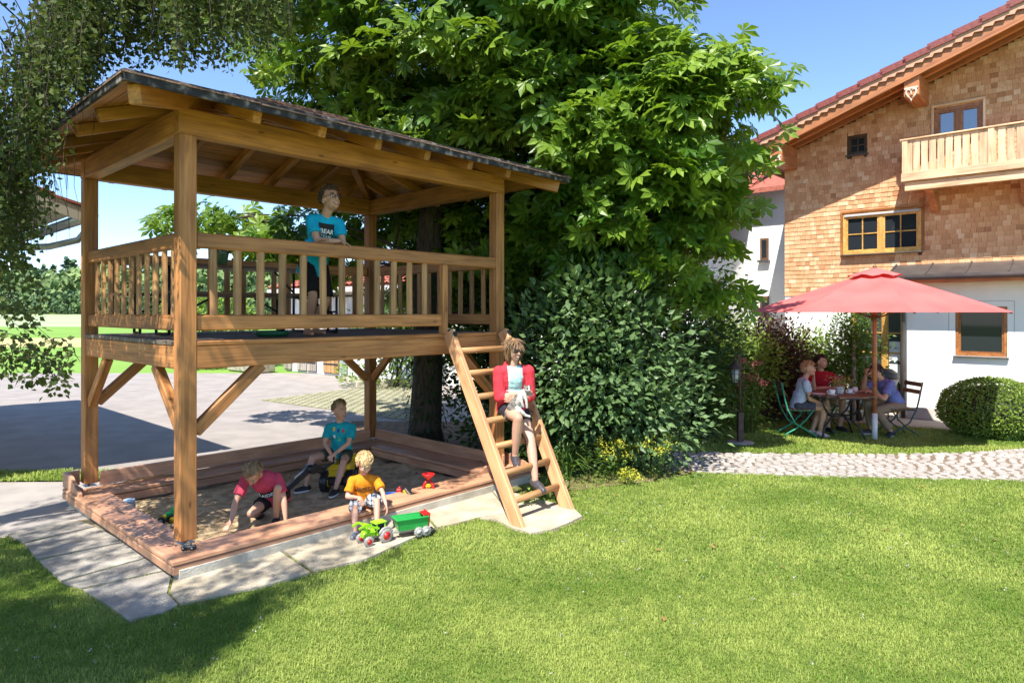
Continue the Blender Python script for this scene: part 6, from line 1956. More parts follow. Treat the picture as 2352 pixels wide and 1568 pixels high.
# 4 the boy on the ride-on digger
dx = (-1.99, 7.72)
boyB = human("boy in a teal T-shirt sitting on the yellow ride-on digger in the sandpit", (dx[0], dx[1], .02), (-.02, -1),
    dict(pel=(-.0, -.02, .40), neck=(.0, .02, .735), head=(.0, .045, .885), face=(-.75, .62, -.06), shR=(.135, .015, .69), shL=(-.14, .03, .69),
         wrR=(.045, .235, .415), poleR=(.9, .1, -.3), wrL=(.0, .235, .43), poleL=(-.9, .1, -.3), hdR=(-.1, .35, -.9), pmR=(-.6, -.6, 0), hdL=(.6, .4, -.5), pmL=(.2, -.8, -.4), cR=.4, cL=.4,
         anR=(.305, .31, .085), kpR=(.55, .4, 1), anL=(-.06, .44, .085), kpL=(-.35, .4, 1), toR=(.75, .65, 0), toL=(.15, 1, 0), smile=.3),
    .72, .92, M_skin_t, dict(style="quiff", mat=H_dkbl, line=.60, locks=200, comb=Vector((0, .3, .5)), lift=.014, ll=.028), C_teal, C_olive, dict(mat=M_shoe, sole=M_sole), sleeve=.72, pant_leg=.60, hem=.06)
pr = [("red", (.45, .04, .04), -.055, .27), ("blue", (.02, .05, .25), 0.0, .275), ("yellow", (.65, .45, .05), .055, .285), ("white", (.75, .72, .65), .05, .20), ("green", (.10, .40, .15), -.01, .17)]
for nm_, c_, xo, zo in pr: print_on(boyB, None, .03, zo, None, (.028, .042), pm(nm_ + " motif", c_, rough=.8), x_off=xo)

# 5 the boy kneeling in the sand
kx = (-2.36, 6.34)
boyC = human("boy in a raspberry T-shirt kneeling in the sandpit with his head bent down", (kx[0], kx[1], .02), (.10, -1),
    dict(pel=(-.06, -.14, .23), neck=(.02, .10, .50), head=(.055, .215, .535), face=(.12, .55, -.80), hup=(0, .8, .6), shR=(.165, .07, .44), shL=(-.125, .06, .45),
         wrR=(.235, .30, .085), poleR=(1, -.2, .3), wrL=(-.24, .20, .07), poleL=(-1, -.2, .1), hdR=(.25, .8, -.35), pmR=(0, -.3, -1), hdL=(0, .5, -.8), pmL=(.8, 0, 0), cR=.55, cL=.4,
         anR=(.10, -.16, .055), kpR=(.10, 1, .1), anL=(-.11, .05, .075), kpL=(-.15, .8, 1), toR=(0, -1, -.2), toL=(-.1, 1, 0), noeyes=False),
    .74, .93, M_skin_t, dict(style="short", mat=H_light, line=.62, low=-.30, locks=240, comb=Vector((.2, .7, .1)), lift=.006, ll=.035), C_pink, C_black, dict(mat=M_shoe, high=False), sleeve=.72, pant_leg=.55, hem=.05)
print_on(boyC, "RAIDEN", .054, .15, pm("pale print", (.62, .80, .84), rough=.8), (.20, .075), T_blackp)

# the grown-ups at the garden table
wom = human("woman with short curly reddish blond hair and pale blue T-shirt at the garden table", (4.72, 10.95, 0), (.99, -.10),
    dict(pel=(0, 0, .52), neck=(-.01, .11, .945), head=(-.015, .185, 1.105), face=(.55, .85, .12), shR=(.155, .085, .89), shL=(-.155, .10, .89),
         wrR=(.06, .33, .555), poleR=(.5, -.7, -.2), wrL=(-.05, .27, .93), poleL=(-.6, .3, -.8), hdR=(-.2, .95, -.15), pmR=(0, -.2, -1), hdL=(.05, .0, 1), pmL=(.2, -1, 0), cR=.2, cL=1.0,
         anR=(.07, .33, .095), kpR=(.05, 1, .4), anL=(-.07, .26, .095), kpL=(-.05, 1, .4), toR=(.0, 1, -.35), toL=(.0, 1, -.35), w=.92),
    .93, .97, M_skin_t, dict(style="short", mat=H_curl, line=.50, low=-.55, amp=.13, locks=330, comb=Vector((0, 0, -.3)), lift=.018, ll=.03, tip=1.4), C_pale, C_grey, dict(mat=pm("patterned shoe", (.30, .10, .10), (.70, .60, .55), 60, .6), high=False), sleeve=.55, pant_leg=.62, vox=.008, hem=.06)
manR = human("dark-haired man in a wine red T-shirt sitting behind the garden table", (5.44, 11.72, 0), (.08, -1),
    dict(pel=(0, 0, .53), neck=(.0, .035, 1.00), head=(.0, .055, 1.17), face=(-.55, .85, -.05), shR=(.185, .03, .93), shL=(-.185, .03, .93),
         wrR=(.05, .33, .745), poleR=(.8, -.2, -.5), wrL=(-.15, .33, .745), poleL=(-.8, -.2, -.5), hdR=(-.85, .45, 0), pmR=(0, 0, -1), hdL=(.6, .6, 0), pmL=(0, 0, -1), cR=.3, cL=.3,
         anR=(.10, .45, .095), kpR=(.1, 1, .5), anL=(-.16, .36, .095), kpL=(-.25, 1, .5), toR=(.1, 1, 0), toL=(-.2, 1, 0)),
    1.0, 1.0, M_skin_t, dict(style="quiff", mat=H_black, line=.55, locks=180, comb=Vector((0, .6, .2)), lift=.012, ll=.03), C_wine, C_beige, dict(mat=M_shoe), sleeve=.55, pant_leg=.85, vox=.008, hem=.05)
manB = human("dark-haired man in a blue polo shirt and khaki trousers leaning on the garden table", (6.36, 10.98, 0), (-.985, -.05),
    dict(pel=(0, 0, .53), neck=(.0, .235, .925), head=(.0, .345, 1.055), face=(.10, .9, -.05), shR=(.18, .20, .875), shL=(-.18, .20, .875),
         wrR=(.07, .47, .985), poleR=(.3, .3, -1), wrL=(-.10, .52, .755), poleL=(-.6, -.2, -.9), hdR=(-.15, .05, .9), pmR=(0, -1, 0), hdL=(.4, .9, 0), pmL=(0, 0, -1), cR=.9, cL=.3,
         anR=(.10, .36, .095), kpR=(.05, 1, .5), anL=(-.12, .16, .095), kpL=(-.05, 1, .5), toR=(.0, 1, 0), toL=(-.1, 1, -.55), pants_name="trousers"),
    1.0, 1.0, M_skin_t, dict(style="short", mat=H_black, line=.50, locks=180, comb=Vector((0, .5, -.3)), lift=.008, ll=.03), C_polo, C_khaki, dict(mat=M_shoe, sole=M_sole), sleeve=.72, pant_leg=1.86, vox=.008, hem=.02)

bpy.data.scenes.remove(WORK)
# ------------------------------------------------------------------ toys
def plastic(name, c, r=.35): return pm(name, tuple(x * .85 for x in c), c, 6, r)
P_yel = plastic("yellow plastic", (.80, .52, .02)); P_blk = plastic("black plastic", (.015, .015, .018)); P_red = plastic("red plastic", (.62, .02, .02)); P_lime = plastic("lime plastic", (.32, .68, .02)); P_grn = plastic("green plastic", (.03, .42, .08)); P_gry = plastic("grey plastic", (.34, .32, .29)); P_blu = plastic("blue plastic", (.02, .12, .50))
def wheel(root, c, axis, r, w, tyre, hub, name="wheel"):
    """tyre with tread blocks (part) and hub (sub-part)"""
    c = Vector(c); ax = Vector(axis).normalized()
    x = ax.orthogonal().normalized(); y = ax.cross(x); Mx = Matrix((x, y, ax)).transposed().to_4x4(); Mx.translation = c
    mb = MB(); mb.lathe([(r * .55, -w * .42), (r * .86, -w * .5), (r * .97, -w * .32), (r, 0), (r * .97, w * .32), (r * .86, w * .5), (r * .55, w * .42)], 18)
    for i in range(14):
        a = 2 * math.pi * i / 14; mb.box((r * .985 * math.cos(a), r * .985 * math.sin(a), 0), (r * .10, r * .13, w * .8), Matrix.Rotation(a, 3, 'Z'))
    wo = mesh_obj(name, mb.mesh(name), tyre, root, Mx)
    for s in (-1, 1):
        mb = MB(); mb.lathe([(.001, s * w * .36), (r * .2, s * w * .42), (r * .24, s * w * .40), (r * .5, s * w * .40), (r * .57, s * w * .52)][::1], 16)
        mesh_obj("hub", mb.mesh("hub"), hub, wo, Mx)
    return wo
# ride-on digger under the boy
dg_ = thing("ride_on_digger", "yellow and black ride-on toy digger with long black arm under the teal boy", "toy digger", (-1.97, 7.60, .02), 0)
mb = MB(); mb.box((-1.97, 7.68, .245), (.26, .34, .13), None, .04); mb.box((-1.98, 7.50, .20), (.22, .10, .12), None, .03); mb.box((-1.96, 7.84, .29), (.24, .06, .16), None, .025); mb.build("seat_body", P_yel, dg_)
mb = MB(); mb.box((-1.98, 7.62, .15), (.20, .44, .09), None, .02); mb.build("chassis", P_blk, dg_)
for (x, y) in ((-2.10, 7.46), (-1.84, 7.50), (-2.10, 7.82), (-1.84, 7.84)): wheel(dg_, (x, y, .14), (1, -.05, 0), .118, .085, P_blk, P_yel)
A0, A1, A2 = Vector((-2.10, 7.38, .27)), Vector((-2.20, 7.24, .33)), Vector((-2.42, 7.02, .13))
mb = MB(); mb.bar(A0, A1, .05, .06, bev=.01); mb.tube([A1 + Vector((-.05, .03, 0)), A1 + Vector((.05, -.03, 0))], .05, 12); mb.bar(A1, A2, .04, .055, bev=.01); mb.build("arm", P_blk, dg_)
mb = MB(); mb.tube([A1 + Vector((-.02, -.02, .045)), A1.lerp(A2, .6) + Vector((0, 0, .045))], .012, 8); mb.build("ram", M_metal, dg_)
mb = MB()
for s in (-1, 1): mb.tube([Vector((-2.10, 7.38, .29)), Vector((-2.10 + .10 * s, 7.40 + .05 * s, .36))], .013, 8)
mb.build("handle", P_blk, dg_)
mb = MB(); q = A2 + Vector((-.01, -.01, -.03)); mb.prism([q + Vector((-.07, .03, .04)), q + Vector((-.07, -.07, .05)), q + Vector((-.07, -.10, -.02)), q + Vector((-.07, -.05, -.07)), q + Vector((-.07, .02, -.06))], (.14, .02, 0)); mb.build("bucket", pm("dusty black plastic", (.03, .03, .035), (.12, .11, .10), 12, .7), dg_)

# tractor and trailer on the slabs
tp = Vector((-1.20, 5.83, .024)); tdir = Vector((-.62, -.60, 0)).normalized(); tsd = Vector((-tdir.y, tdir.x, 0))
TM = Matrix((tdir, tsd, Vector((0, 0, 1)))).transposed().to_4x4(); TM.translation = tp
tr_ = thing("toy_tractor", "lime green toy tractor with red wheel hubs in front of the toddler", "toy tractor", tp, math.atan2(tdir.y, tdir.x))
def tpart(name, mb, mat): return mesh_obj(name, mb.mesh(name), mat, tr_, TM)
mb = MB(); mb.box((.075, 0, .085), (.13, .065, .05), None, .012); mb.box((.075, 0, .112), (.11, .05, .014), None, .006); tpart("bonnet", mb, P_lime)
mb = MB(); mb.box((.0, 0, .055), (.24, .05, .03), None, .006); tpart("chassis", mb, P_gry)
mb = MB()
for sx in (-.075, .012):
    for sy in (-1, 1): mb.bar((sx, .042 * sy, .07), (sx * .9, .038 * sy, .165), .010, .010)
mb.box((-.03, 0, .170), (.115, .095, .012), None, .004); mb.box((-.035, 0, .075), (.09, .085, .03), None, .006); tpart("cab", mb, P_lime)
mb = MB(); mb.box((-.03, 0, .125), (.088, .074, .07)); tpart("cab_window", mb, M_glass)
for (x, y, r, w) in ((-.055, .078, .062, .040), (-.055, -.078, .062, .040), (.110, .066, .042, .032), (.110, -.066, .042, .032)):
    wheel(tr_, TM @ Vector((x, y, r)), tsd, r, w, P_gry, P_red)
for sy in (-1, 1):
    mb = MB(); pts = [Vector((-.055 + .068 * math.cos(a), .078 * sy, .062 + .068 * math.sin(a))) for a in [rad(20 + 20 * i) for i in range(8)]]
    mb.tube(pts, .012, 6); tpart("mudguard", mb, P_gry)
mb = MB()
for sy in (-1, 1): mb.bar((-.0, .055 * sy, .13), (.14, .055 * sy, .185), .012, .018); mb.bar((.14, .055 * sy, .185), (.20, .055 * sy, .165), .012, .016)
mb.bar((.14, -.055, .185), (.14, .055, .185), .012, .012); tpart("loader_arm", mb, P_lime)
mb = MB(); mb.box((.10, .0, .145), (.012, .07, .07)); mb.bar((.10, -.03, .11), (.10, .03, .18), .012, .01); tpart("grille", mb, P_lime)
# trailer
c0 = tp - tdir * .27 + Vector((0.0, .005, 0)); td2 = Vector((-.80, -.42, 0)).normalized(); ts2 = Vector((-td2.y, td2.x, 0))
c0 = tp - td2 * .31 + Vector((.02, .02, 0))
TM2 = Matrix((td2, ts2, Vector((0, 0, 1)))).transposed().to_4x4(); TM2.translation = c0
tl = thing("toy_trailer", "green toy tipping trailer with red tailgate behind the toy tractor", "toy trailer", c0, math.atan2(td2.y, td2.x))
def lpart(name, mb, mat): return mesh_obj(name, mb.mesh(name), mat, tl, TM2)
mb = MB(); L2, Wt, Wb, zb, zt, th_ = .135, .075, .05, .075, .175, .006
for sy in (-1, 1):
    mb.prism([Vector((-L2, Wb * sy, zb)), Vector((L2, Wb * sy, zb)), Vector((L2 + .025, Wt * sy, zt)), Vector((-L2, Wt * sy, zt))], (0, -th_ * sy, 0))
    mb.bar((-L2, Wt * sy, zt), (L2 + .03, Wt * sy, zt), .014, .008)
mb.prism([Vector((L2, -Wb, zb)), Vector((L2, Wb, zb)), Vector((L2 + .025, Wt, zt)), Vector((L2 + .025, -Wt, zt))], (-th_, 0, 0)); mb.bar((L2 + .028, -Wt, zt), (L2 + .028, Wt, zt), .010, .014)
mb.box((0, 0, zb), (2 * L2, 2 * Wb, th_)); lpart("tub", mb, P_grn)
mb = MB(); mb.prism([Vector((-L2 - .004, -Wb, zb)), Vector((-L2 - .004, Wb, zb)), Vector((-L2 - .004, Wt, zt + .025)), Vector((-L2 - .004, -Wt, zt + .025))], (-.010, 0, 0)); mb.box((-L2 + .02, 0, zt + .012), (.05, .12, .008)); lpart("tailgate", mb, P_red)
mb = MB(); mb.box((.02, 0, .055), (.27, .045, .022)); mb.bar((.13, 0, .052), (.225, 0, .052), .022, .016); mb.tube([(.19, 0, .05), (.19, 0, .012)], .016, 10); lpart("chassis", mb, P_gry)
for x in (-.045, -.115):
    for sy in (-1, 1): wheel(tl, TM2 @ Vector((x, .062 * sy, .043)), ts2, .043, .030, P_gry, plastic("pale grey plastic", (.5, .5, .48)))
M_stone = pm("pinkish pebble", (.42, .26, .17), (.60, .42, .30), 20, .8)
for k, (x, y, r) in enumerate(((.02, .01, .022), (-.03, -.015, .024), (-.055, .02, .02), (.05, -.02, .018))):
    mb = MB(); mb.ball((0, 0, 0), (r, r * .85, r * .75), Matrix.Rotation(k, 3, 'Z'), 8, 6)
    tag(mesh_obj("pebble", mb.mesh("pebble"), M_stone, None, TM2 @ Matrix.Translation((x, y, zb + .055 - .0))), "pinkish pebble " + ("nearest the right end", "at the middle, on the near side", "nearest the red tailgate", "at the front end, on the far side")[k] + " of the green trailer's load", "pebble", "pebbles loaded in the toy trailer")
mb = MB(); mb.ball((0, 0, 0), (.11, .048, .035), None, 14, 8); tag(mesh_obj("sand_load", mb.mesh("sand_load"), M_sand, None, TM2 @ Matrix.Translation((-.0, 0, zb + .012))), "little heap of sand lying in the green toy trailer", "sand heap")

# sand mill
sp = D(984, 1110, 7.05); sp.z = .02
ml_ = thing("sand_mill", "red toy sand mill with funnel top and green paddle wheel in the sandpit", "toy sand mill", sp)
mb = MB(); mb.lathe([(.010, .235), (.02, .25), (.065, .29), (.07, .305), (.063, .305), (.02, .262), (.008, .25)], 18, Matrix.Translation(sp)); mb.build("funnel", P_red, ml_)
for s in (-1, 1):
    mb = MB(); mb.tube([sp + Vector((.012 * s, 0, .24)), sp + Vector((.045 * s, 0, .19)), sp + Vector((.058 * s, 0, .12)), sp + Vector((.050 * s, 0, .0))], [.012, .016, .016, .018], 8); mb.build("side_frame", P_red, ml_)
mb = MB(); mb.lathe([(.07, 0), (.07, .015), (.05, .02)], 16, Matrix.Translation(sp)); mb.build("base", P_red, ml_)
for zc, mt, r in ((.175, P_yel, .026), (.095, P_grn, .034)):
    mb = MB(); mb.tube([sp + Vector((-.03, 0, zc)), sp + Vector((.03, 0, zc))], .009, 8)
    for i in range(6):
        a = math.pi * i / 3; mb.bar(sp + Vector((0, .008 * math.cos(a), zc + .008 * math.sin(a))), sp + Vector((0, r * math.cos(a), zc + r * math.sin(a))), .040, .006, up=(0, -math.sin(a), math.cos(a)))
    mb.build("paddle_wheel", mt, ml_)
# small toy lorry in blue, red and yellow
lp = D(912, 1120, 6.95); lp.z = .02
lo = thing("toy_lorry", "small toy lorry with blue tipper and red cab near the sandpit's front ledge", "toy lorry", lp)
def lb(name, mat, *boxes):
    mb = MB()
    for c, d, *rt in boxes: mb.box(lp + Vector(c), d, Matrix.Rotation(rt[0], 3, 'Y') if rt else None, .006)
    mb.build(name, mat, lo)
lb("tipper", P_blu, ((-.06, 0, .09), (.14, .09, .012)), ((-.06, .045, .105), (.14, .008, .04)), ((-.06, -.045, .105), (.14, .008, .04)), ((-.13, 0, .105), (.01, .09, .04)))
lb("cab", P_red, ((.015, .03, .12), (.05, .06, .09)), ((.02, .03, .17), (.02, .03, .03)))
lb("loader", P_yel, ((.10, 0, .11), (.11, .03, .02), .9), ((.13, 0, .08), (.04, .05, .03), .5))
lb("blade", P_gry, ((.115, .0, .135), (.10, .035, .008), .9))
for x in (-.09, .0, .10):
    for sy in (-1, 1): wheel(lo, lp + Vector((x, .045 * sy, .025)), (0, 1, 0), .027, .02, P_blk, P_red)
# little tractor half hidden behind the front post
sp2 = D(388, 1158, 6.35); sp2.z = .02
sm = thing("toy_tractor", "little green and yellow toy tractor in the sand left of the front post", "toy tractor", sp2)
mb = MB(); mb.box(sp2 + Vector((.02, 0, .085)), (.10, .05, .05), None, .01); mb.box(sp2 + Vector((.05, 0, .13)), (.05, .05, .06), None, .008); mb.build("body", P_grn, sm)
mb = MB(); mb.box(sp2 + Vector((-.035, 0, .07)), (.05, .06, .035), None, .008); mb.build("bonnet", P_yel, sm)
for x, r in ((-.05, .035), (.06, .05)):
    for sy in (-1, 1): wheel(sm, sp2 + Vector((x, .045 * sy, r)), (0, 1, 0), r, .025, P_blk, P_yel if x > 0 else P_gry)
# glass jar standing by the ledge
jp = D(297, 1140, 6.62); jp.z = .02
jr = thing("glass_jar", "small glass jar with pale lid standing in the corner of the sandpit", "jar", jp)
M_jar = pm("cloudy glass", (.30, .36, .38), (.40, .46, .48), 8, .12, spec=.8)
mb = MB(); mb.lathe([(.05, 0), (.055, .01), (.055, .11), (.045, .13)], 16, Matrix.Translation(jp)); mb.build("body", M_jar, jr)
mb = MB(); mb.lathe([(.05, .13), (.052, .135), (.052, .155), (.045, .158)], 16, Matrix.Translation(jp)); mb.build("lid", pm("pale blue lid", (.45, .58, .68), rough=.4), jr)
# toy car on the ledge corner
cp = P(.02, -.12, LZ); ca = math.atan2(-.15, 1) + .2
tc_ = thing("toy_car", "small dark toy car parked on the ledge at the foot of the front post", "toy car", cp, ca)
CM = Matrix.Translation(cp) @ Matrix.Rotation(ca, 4, 'Z')
mb = MB(); mb.box((0, 0, .026), (.105, .042, .018), None, .006); mb.box((-.005, 0, .042), (.05, .036, .018), None, .007); mesh_obj("body", mb.mesh("body"), pm("dusty dark paint", (.05, .06, .06), (.16, .18, .17), 40, .4), tc_, CM)
for x in (-.032, .036):
    for sy in (-1, 1): wheel(tc_, CM @ Vector((x, .022 * sy, .017)), CM.to_3x3() @ Vector((0, 1, 0)), .017, .012, P_blk, P_gry)

# ------------------------------------------------------------------ folding table and benches on the deck
DZ = 1.803
def folding(name, label, a0_, a1_, b_, w, h, cat, nb_=2):
    t_ = thing(name, label, cat, P((a0_ + a1_) / 2, b_, DZ), math.atan2(.7317, .6816))
    for k in range(nb_):
        bb = b_ + (k - (nb_ - 1) / 2) * w / nb_
        beam("plank", t_, W_seat, P(a0_, bb, DZ + h - .013), P(a1_, bb, DZ + h - .013), w / nb_ - .006, .026, bev=.003)
    for a, s in ((a0_ + .22, 1), (a1_ - .22, -1)):
        for sb_ in (-1, 1):
            mb = MB(); q = b_ + sb_ * w * .36
            mb.tube([P(a, q, DZ + h - .03), P(a, q, DZ + .015)], .015, 8); mb.build("leg", M_dark, t_)
        mb = MB(); mb.tube([P(a, b_ - w * .36, DZ + .016), P(a, b_ + w * .36, DZ + .016)], .014, 8); mb.build("foot_bar", M_dark, t_)
        mb = MB(); mb.tube([P(a, b_ - w * .36, DZ + h * .55), P(a, b_ + w * .36, DZ + h * .55)], .011, 8); mb.build("cross_bar", M_dark, t_)
        mb = MB(); mb.tube([P(a, b_, DZ + h * .5), P(a + s * .34, b_, DZ + h - .035)], .012, 8); mb.build("stay", M_dark, t_)
folding("folding_table", "folding beer table with black steel legs on the playhouse deck", .25, 2.25, 1.72, .50, .74, "table", 3)
folding("folding_bench", "folding bench with black steel legs in front of the deck table", .20, 2.30, 1.12, .25, .44, "bench")
folding("folding_bench", "folding bench behind the deck table, next to the rear railing", .20, 2.30, 2.32, .25, .44, "bench")
pt = P(1.02, 1.62, DZ + .741)
po_ = thing("potted_plant", "small green pot with withered reddish leaves on the deck table", "potted plant", pt)
mb = MB(); mb.lathe([(.06, 0), (.065, .01), (.085, .13), (.09, .15), (.08, .15), (.075, .13)], 16, Matrix.Translation(pt)); mb.build("pot", pm("green glazed pot", (.06, .12, .05), (.12, .20, .09), 12, .3), po_)
k = 90; leaves_obj("foliage", LEAF_V, LEAF_F, np.array(pt) + np.array([.02, 0, .20]) + N.normal(0, .055, (k, 3)), rnd_dir(k), rnd_dir(k), N.uniform(.04, .08, k), N.uniform(0, 1, k), leafmat("withered leaf", (.20, .06, .04), (.34, .16, .09)), po_)
fp = P(1.10, .62, DZ)
mb = MB(); mb.lathe([(.13, .002), (.16, .02), (.165, .05), (.155, .05), (.15, .02), (.12, .012)], 24, Matrix.Translation(fp)); tag(mb.build("plastic_bowl", plastic("dark green plastic", (.01, .14, .06))), "flat dark green plastic bowl lying on the playhouse deck", "bowl")

# ------------------------------------------------------------------ garden table group
TC = Vector((5.36, 10.92, 0))
gt_ = thing("garden_table", "round slatted wooden garden table on curved dark iron legs under the red parasol", "table", TC)
TH_ = .715; Rt = .56
ns = 11
for i in range(ns):
    y = -Rt + (i + .5) * 2 * Rt / ns; hw = math.sqrt(max(.01, Rt * Rt - y * y))
    beam("slat", gt_, W_seat, TC + Vector((-hw, y, TH_ - .014)), TC + Vector((hw, y, TH_ - .014)), 2 * Rt / ns - .008, .026, bev=.003)
mb = MB(); mb.tube([TC + Vector((Rt * 1.0 * math.cos(2 * math.pi * i / 28), Rt * 1.0 * math.sin(2 * math.pi * i / 28), TH_ - .03)) for i in range(29)], .016, 6); mb.build("rim", M_dark, gt_)
for k in range(4):
    a = rad(35 + 90 * k); d = Vector((math.cos(a), math.sin(a), 0)); mb = MB()
    mb.tube([TC + d * r + Vector((0, 0, z)) for r, z in ((.44, .68), (.40, .52), (.28, .40), (.10, .345), (.20, .31), (.36, .20), (.46, .01))], .016, 8); mb.build("leg", M_dark, gt_)
mb = MB(); mb.tube([TC + Vector((.13 * math.cos(2 * math.pi * i / 16), .13 * math.sin(2 * math.pi * i / 16), .345)) for i in range(17)], .014, 6); mb.build("ring", M_dark, gt_)

def garden_chair(label, loc, fwd, paint, grp=None):
    f = Vector((fwd[0], fwd[1], 0)).normalized(); th = math.atan2(-f.x, f.y)
    c = thing("garden_chair", label, "chair", loc, th, grp); M = Matrix.Translation(Vector(loc)) @ Matrix.Rotation(th, 4, 'Z')
    for s in (-1, 1):
        mb = MB(); x = .20 * s
        mb.tube([M @ Vector(p) for p in ((x, -.30, .90), (x, -.24, .62), (x, -.20, .46), (x, -.08, .24), (x, .10, .13), (x, .24, .05), (x, .27, .0))], .013, 8); mb.build("back_leg", paint, c)
        mb = MB(); x = .18 * s
        mb.tube([M @ Vector(p) for p in ((x, .20, .44), (x, .10, .30), (x, -.06, .15), (x, -.22, .06), (x, -.26, .0))], .012, 8); mb.build("front_leg", paint, c)
        mb = MB(); mb.tube([M @ Vector((.175 * s, -.19, .445)), M @ Vector((.175 * s, .21, .445))], .010, 8); mb.build("seat_bar", paint, c)
    for i in range(6):
        y = -.16 + i * .072; beam("seat_slat", c, W_seat, M @ Vector((-.21, y, .462)), M @ Vector((.21, y, .462)), .055, .018, bev=.003)
    for i, (y, z) in enumerate(((-.29, .86), (-.265, .74))): beam("back_slat", c, W_seat, M @ Vector((-.215, y + .016, z)), M @ Vector((.215, y + .016, z)), .07, .016, up=tuple(M.to_3x3() @ Vector((0, 1, .2))), bev=.003)
    return c
M_gpaint = pm("green enamel", (.02, .22, .13), (.03, .28, .17), 10, .4); M_gdark = pm("dark green enamel", (.008, .04, .035), (.015, .06, .05), 10, .4)
garden_chair("bright green folding chair with brown slats under the woman at the table", (4.70, 10.95, 0), (.99, -.10), M_gpaint)
garden_chair("dark green folding chair with brown slats under the man in blue", (6.38, 10.98, 0), (-.985, -.05), M_gdark)
garden_chair("dark folding chair under the man in the wine red T-shirt", (5.44, 11.72, 0), (.08, -1), M_gdark)
M_china = pm("white china", (.78, .78, .78), rough=.2)
def cup(label, x, y, r=.042, h=.075):
    c = TC + Vector((x, y, TH_)); t_ = thing("cup", label, "cup", c)
    mb = MB(); mb.lathe([(r * .55, .012), (r * .9, .03), (r, h), (r * .9, h), (r * .8, .03), (.004, .022)], 16, Matrix.Translation(c)); mb.build("bowl", M_china, t_)
    mb = MB(); mb.tube([c + Vector((-r * .9, 0, h * .85)), c + Vector((-r * 1.6, 0, h * .75)), c + Vector((-r * 1.5, 0, h * .4)), c + Vector((-r * .85, 0, h * .35))], .006, 6); mb.build("handle", M_china, t_)
    mb = MB(); mb.lathe([(.03, .001), (.05, .004), (.075, .013), (.072, .016), (.03, .008), (.003, .007)], 20, Matrix.Translation(c)); mb.build("saucer", M_china, t_)
cup("white coffee cup before the woman, nearest her on the table", -.24, -.32, .05, .09)
cup("white coffee cup with saucer right of the flower vase", .16, -.10)
cup("white coffee cup before the man in blue", .36, .12)
vp = TC + Vector((-.02, -.12, TH_))
va = thing("flower_vase", "clear glass bowl of colourful garden flowers in the middle of the garden table", "vase", vp)
mb = MB(); mb.lathe([(.05, 0), (.058, .004), (.065, .05), (.06, .10), (.064, .115), (.058, .115), (.05, .02)], 18, Matrix.Translation(vp)); mb.build("bowl", pm("clear vase glass", (.50, .55, .54), rough=.06, spec=.8), va)
k = 260; hp_ = np.array(vp) + np.array([0, 0, .19]) + N.normal(0, 1, (k, 3)) * np.array([.09, .07, .045])
leaves_obj("foliage", LEAF_V, LEAF_F, hp_[:120], rnd_dir(120), rnd_dir(120) + np.array([0, 0, .7]), N.uniform(.035, .06, 120), N.uniform(0, 1, 120), L_bright, va)
for nm, sl, c1, c2 in (("orange_bloom", slice(120, 190), (.55, .18, .05), (.65, .35, .10)), ("pink_bloom", slice(190, 230), (.55, .20, .25), (.65, .40, .42)), ("purple_bloom", slice(230, 260), (.22, .03, .12), (.34, .08, .22))):
    q = hp_[sl] + np.array([.01, 0, .02]); n = len(q); leaves_obj(nm, LEAF_V * np.array([1.7, 1, 1], np.float32), LEAF_F, q, rnd_dir(n), rnd_dir(n) + np.array([0, -.6, .5]), N.uniform(.022, .035, n), N.uniform(0, 1, n), leafmat(nm.replace("_", " "), c1, c2, trans=c1, rough=.7), va)
mb = MB(); mb.lathe([(.05, 0), (.10, .004), (.12, .012), (.115, .014), (.05, .006), (.002, .005)], 24, Matrix.Translation(TC + Vector((-.40, -.18, TH_)))); tag(mb.build("plate", M_china), "white plate at the woman's end of the garden table", "plate")

# parasol
pp = Vector((5.79, 10.58, 0)); PZ = 2.04; PR = 1.92
um = thing("parasol", "large faded red parasol on a brown pole with white sleeve at its base", "parasol", pp)
M_par = pm("faded red canvas", (.72, .135, .125), (.78, .18, .165), 1.5, .85, .15, 60)
nt = M_par.node_tree; pbn = nt.nodes["Principled BSDF"]; tl_ = nt.nodes.new("ShaderNodeBsdfTranslucent"); tl_.inputs[0].default_value = (.55, .03, .035, 1); mx = nt.nodes.new("ShaderNodeMixShader"); mx.inputs[0].default_value = .22
nt.links.new(pbn.outputs[0], mx.inputs[1]); nt.links.new(tl_.outputs[0], mx.inputs[2]); nt.links.new(mx.outputs[0], nt.nodes["Material Output"].inputs["Surface"])
top = 2.66
for k in range(8):
    a0_ = rad(22.5 + 8 + 45 * k); a1_ = a0_ + rad(45); vs = []; fs = []; m = 8
    for i in range(m + 1):
        f = i / m
        for j in range(7):
            g = j / 6; a = a0_ + (a1_ - a0_) * g
            chord = math.cos(rad(22.5)) / math.cos((g - .5) * rad(45))
            r = .10 + (PR - .10) * f; rr_ = r * (chord * f + (1 - f))
            z = top - (top - PZ) * (f ** 1.06) - .055 * math.sin(math.pi * g) * math.sin(math.pi * min(1, f * 1.0)) * .9
            vs.append(pp + Vector((math.cos(a) * rr_, math.sin(a) * rr_, z)))
    for i in range(m):
        for j in range(6): q = i * 7 + j; fs.append([q, q + 7, q + 8, q + 1])
    mb = MB(); mb.add(vs, fs, True); mb.build("canopy_panel", M_par, um)
    mb = MB(); d = Vector((math.cos(a0_), math.sin(a0_), 0)); mb.tube([pp + d * .06 + Vector((0, 0, top - .05)), pp + d * PR * .99 + Vector((0, 0, PZ - .012))], .012, 6); mb.build("rib", W_seat, um)
    mb = MB(); mb.tube([pp + d * .05 + Vector((0, 0, 1.95)), pp + d * PR * .52 + Vector((0, 0, top - (top - PZ) * .52 - .03))], .010, 6); mb.build("strut", W_seat, um)
vs = []; fs = []
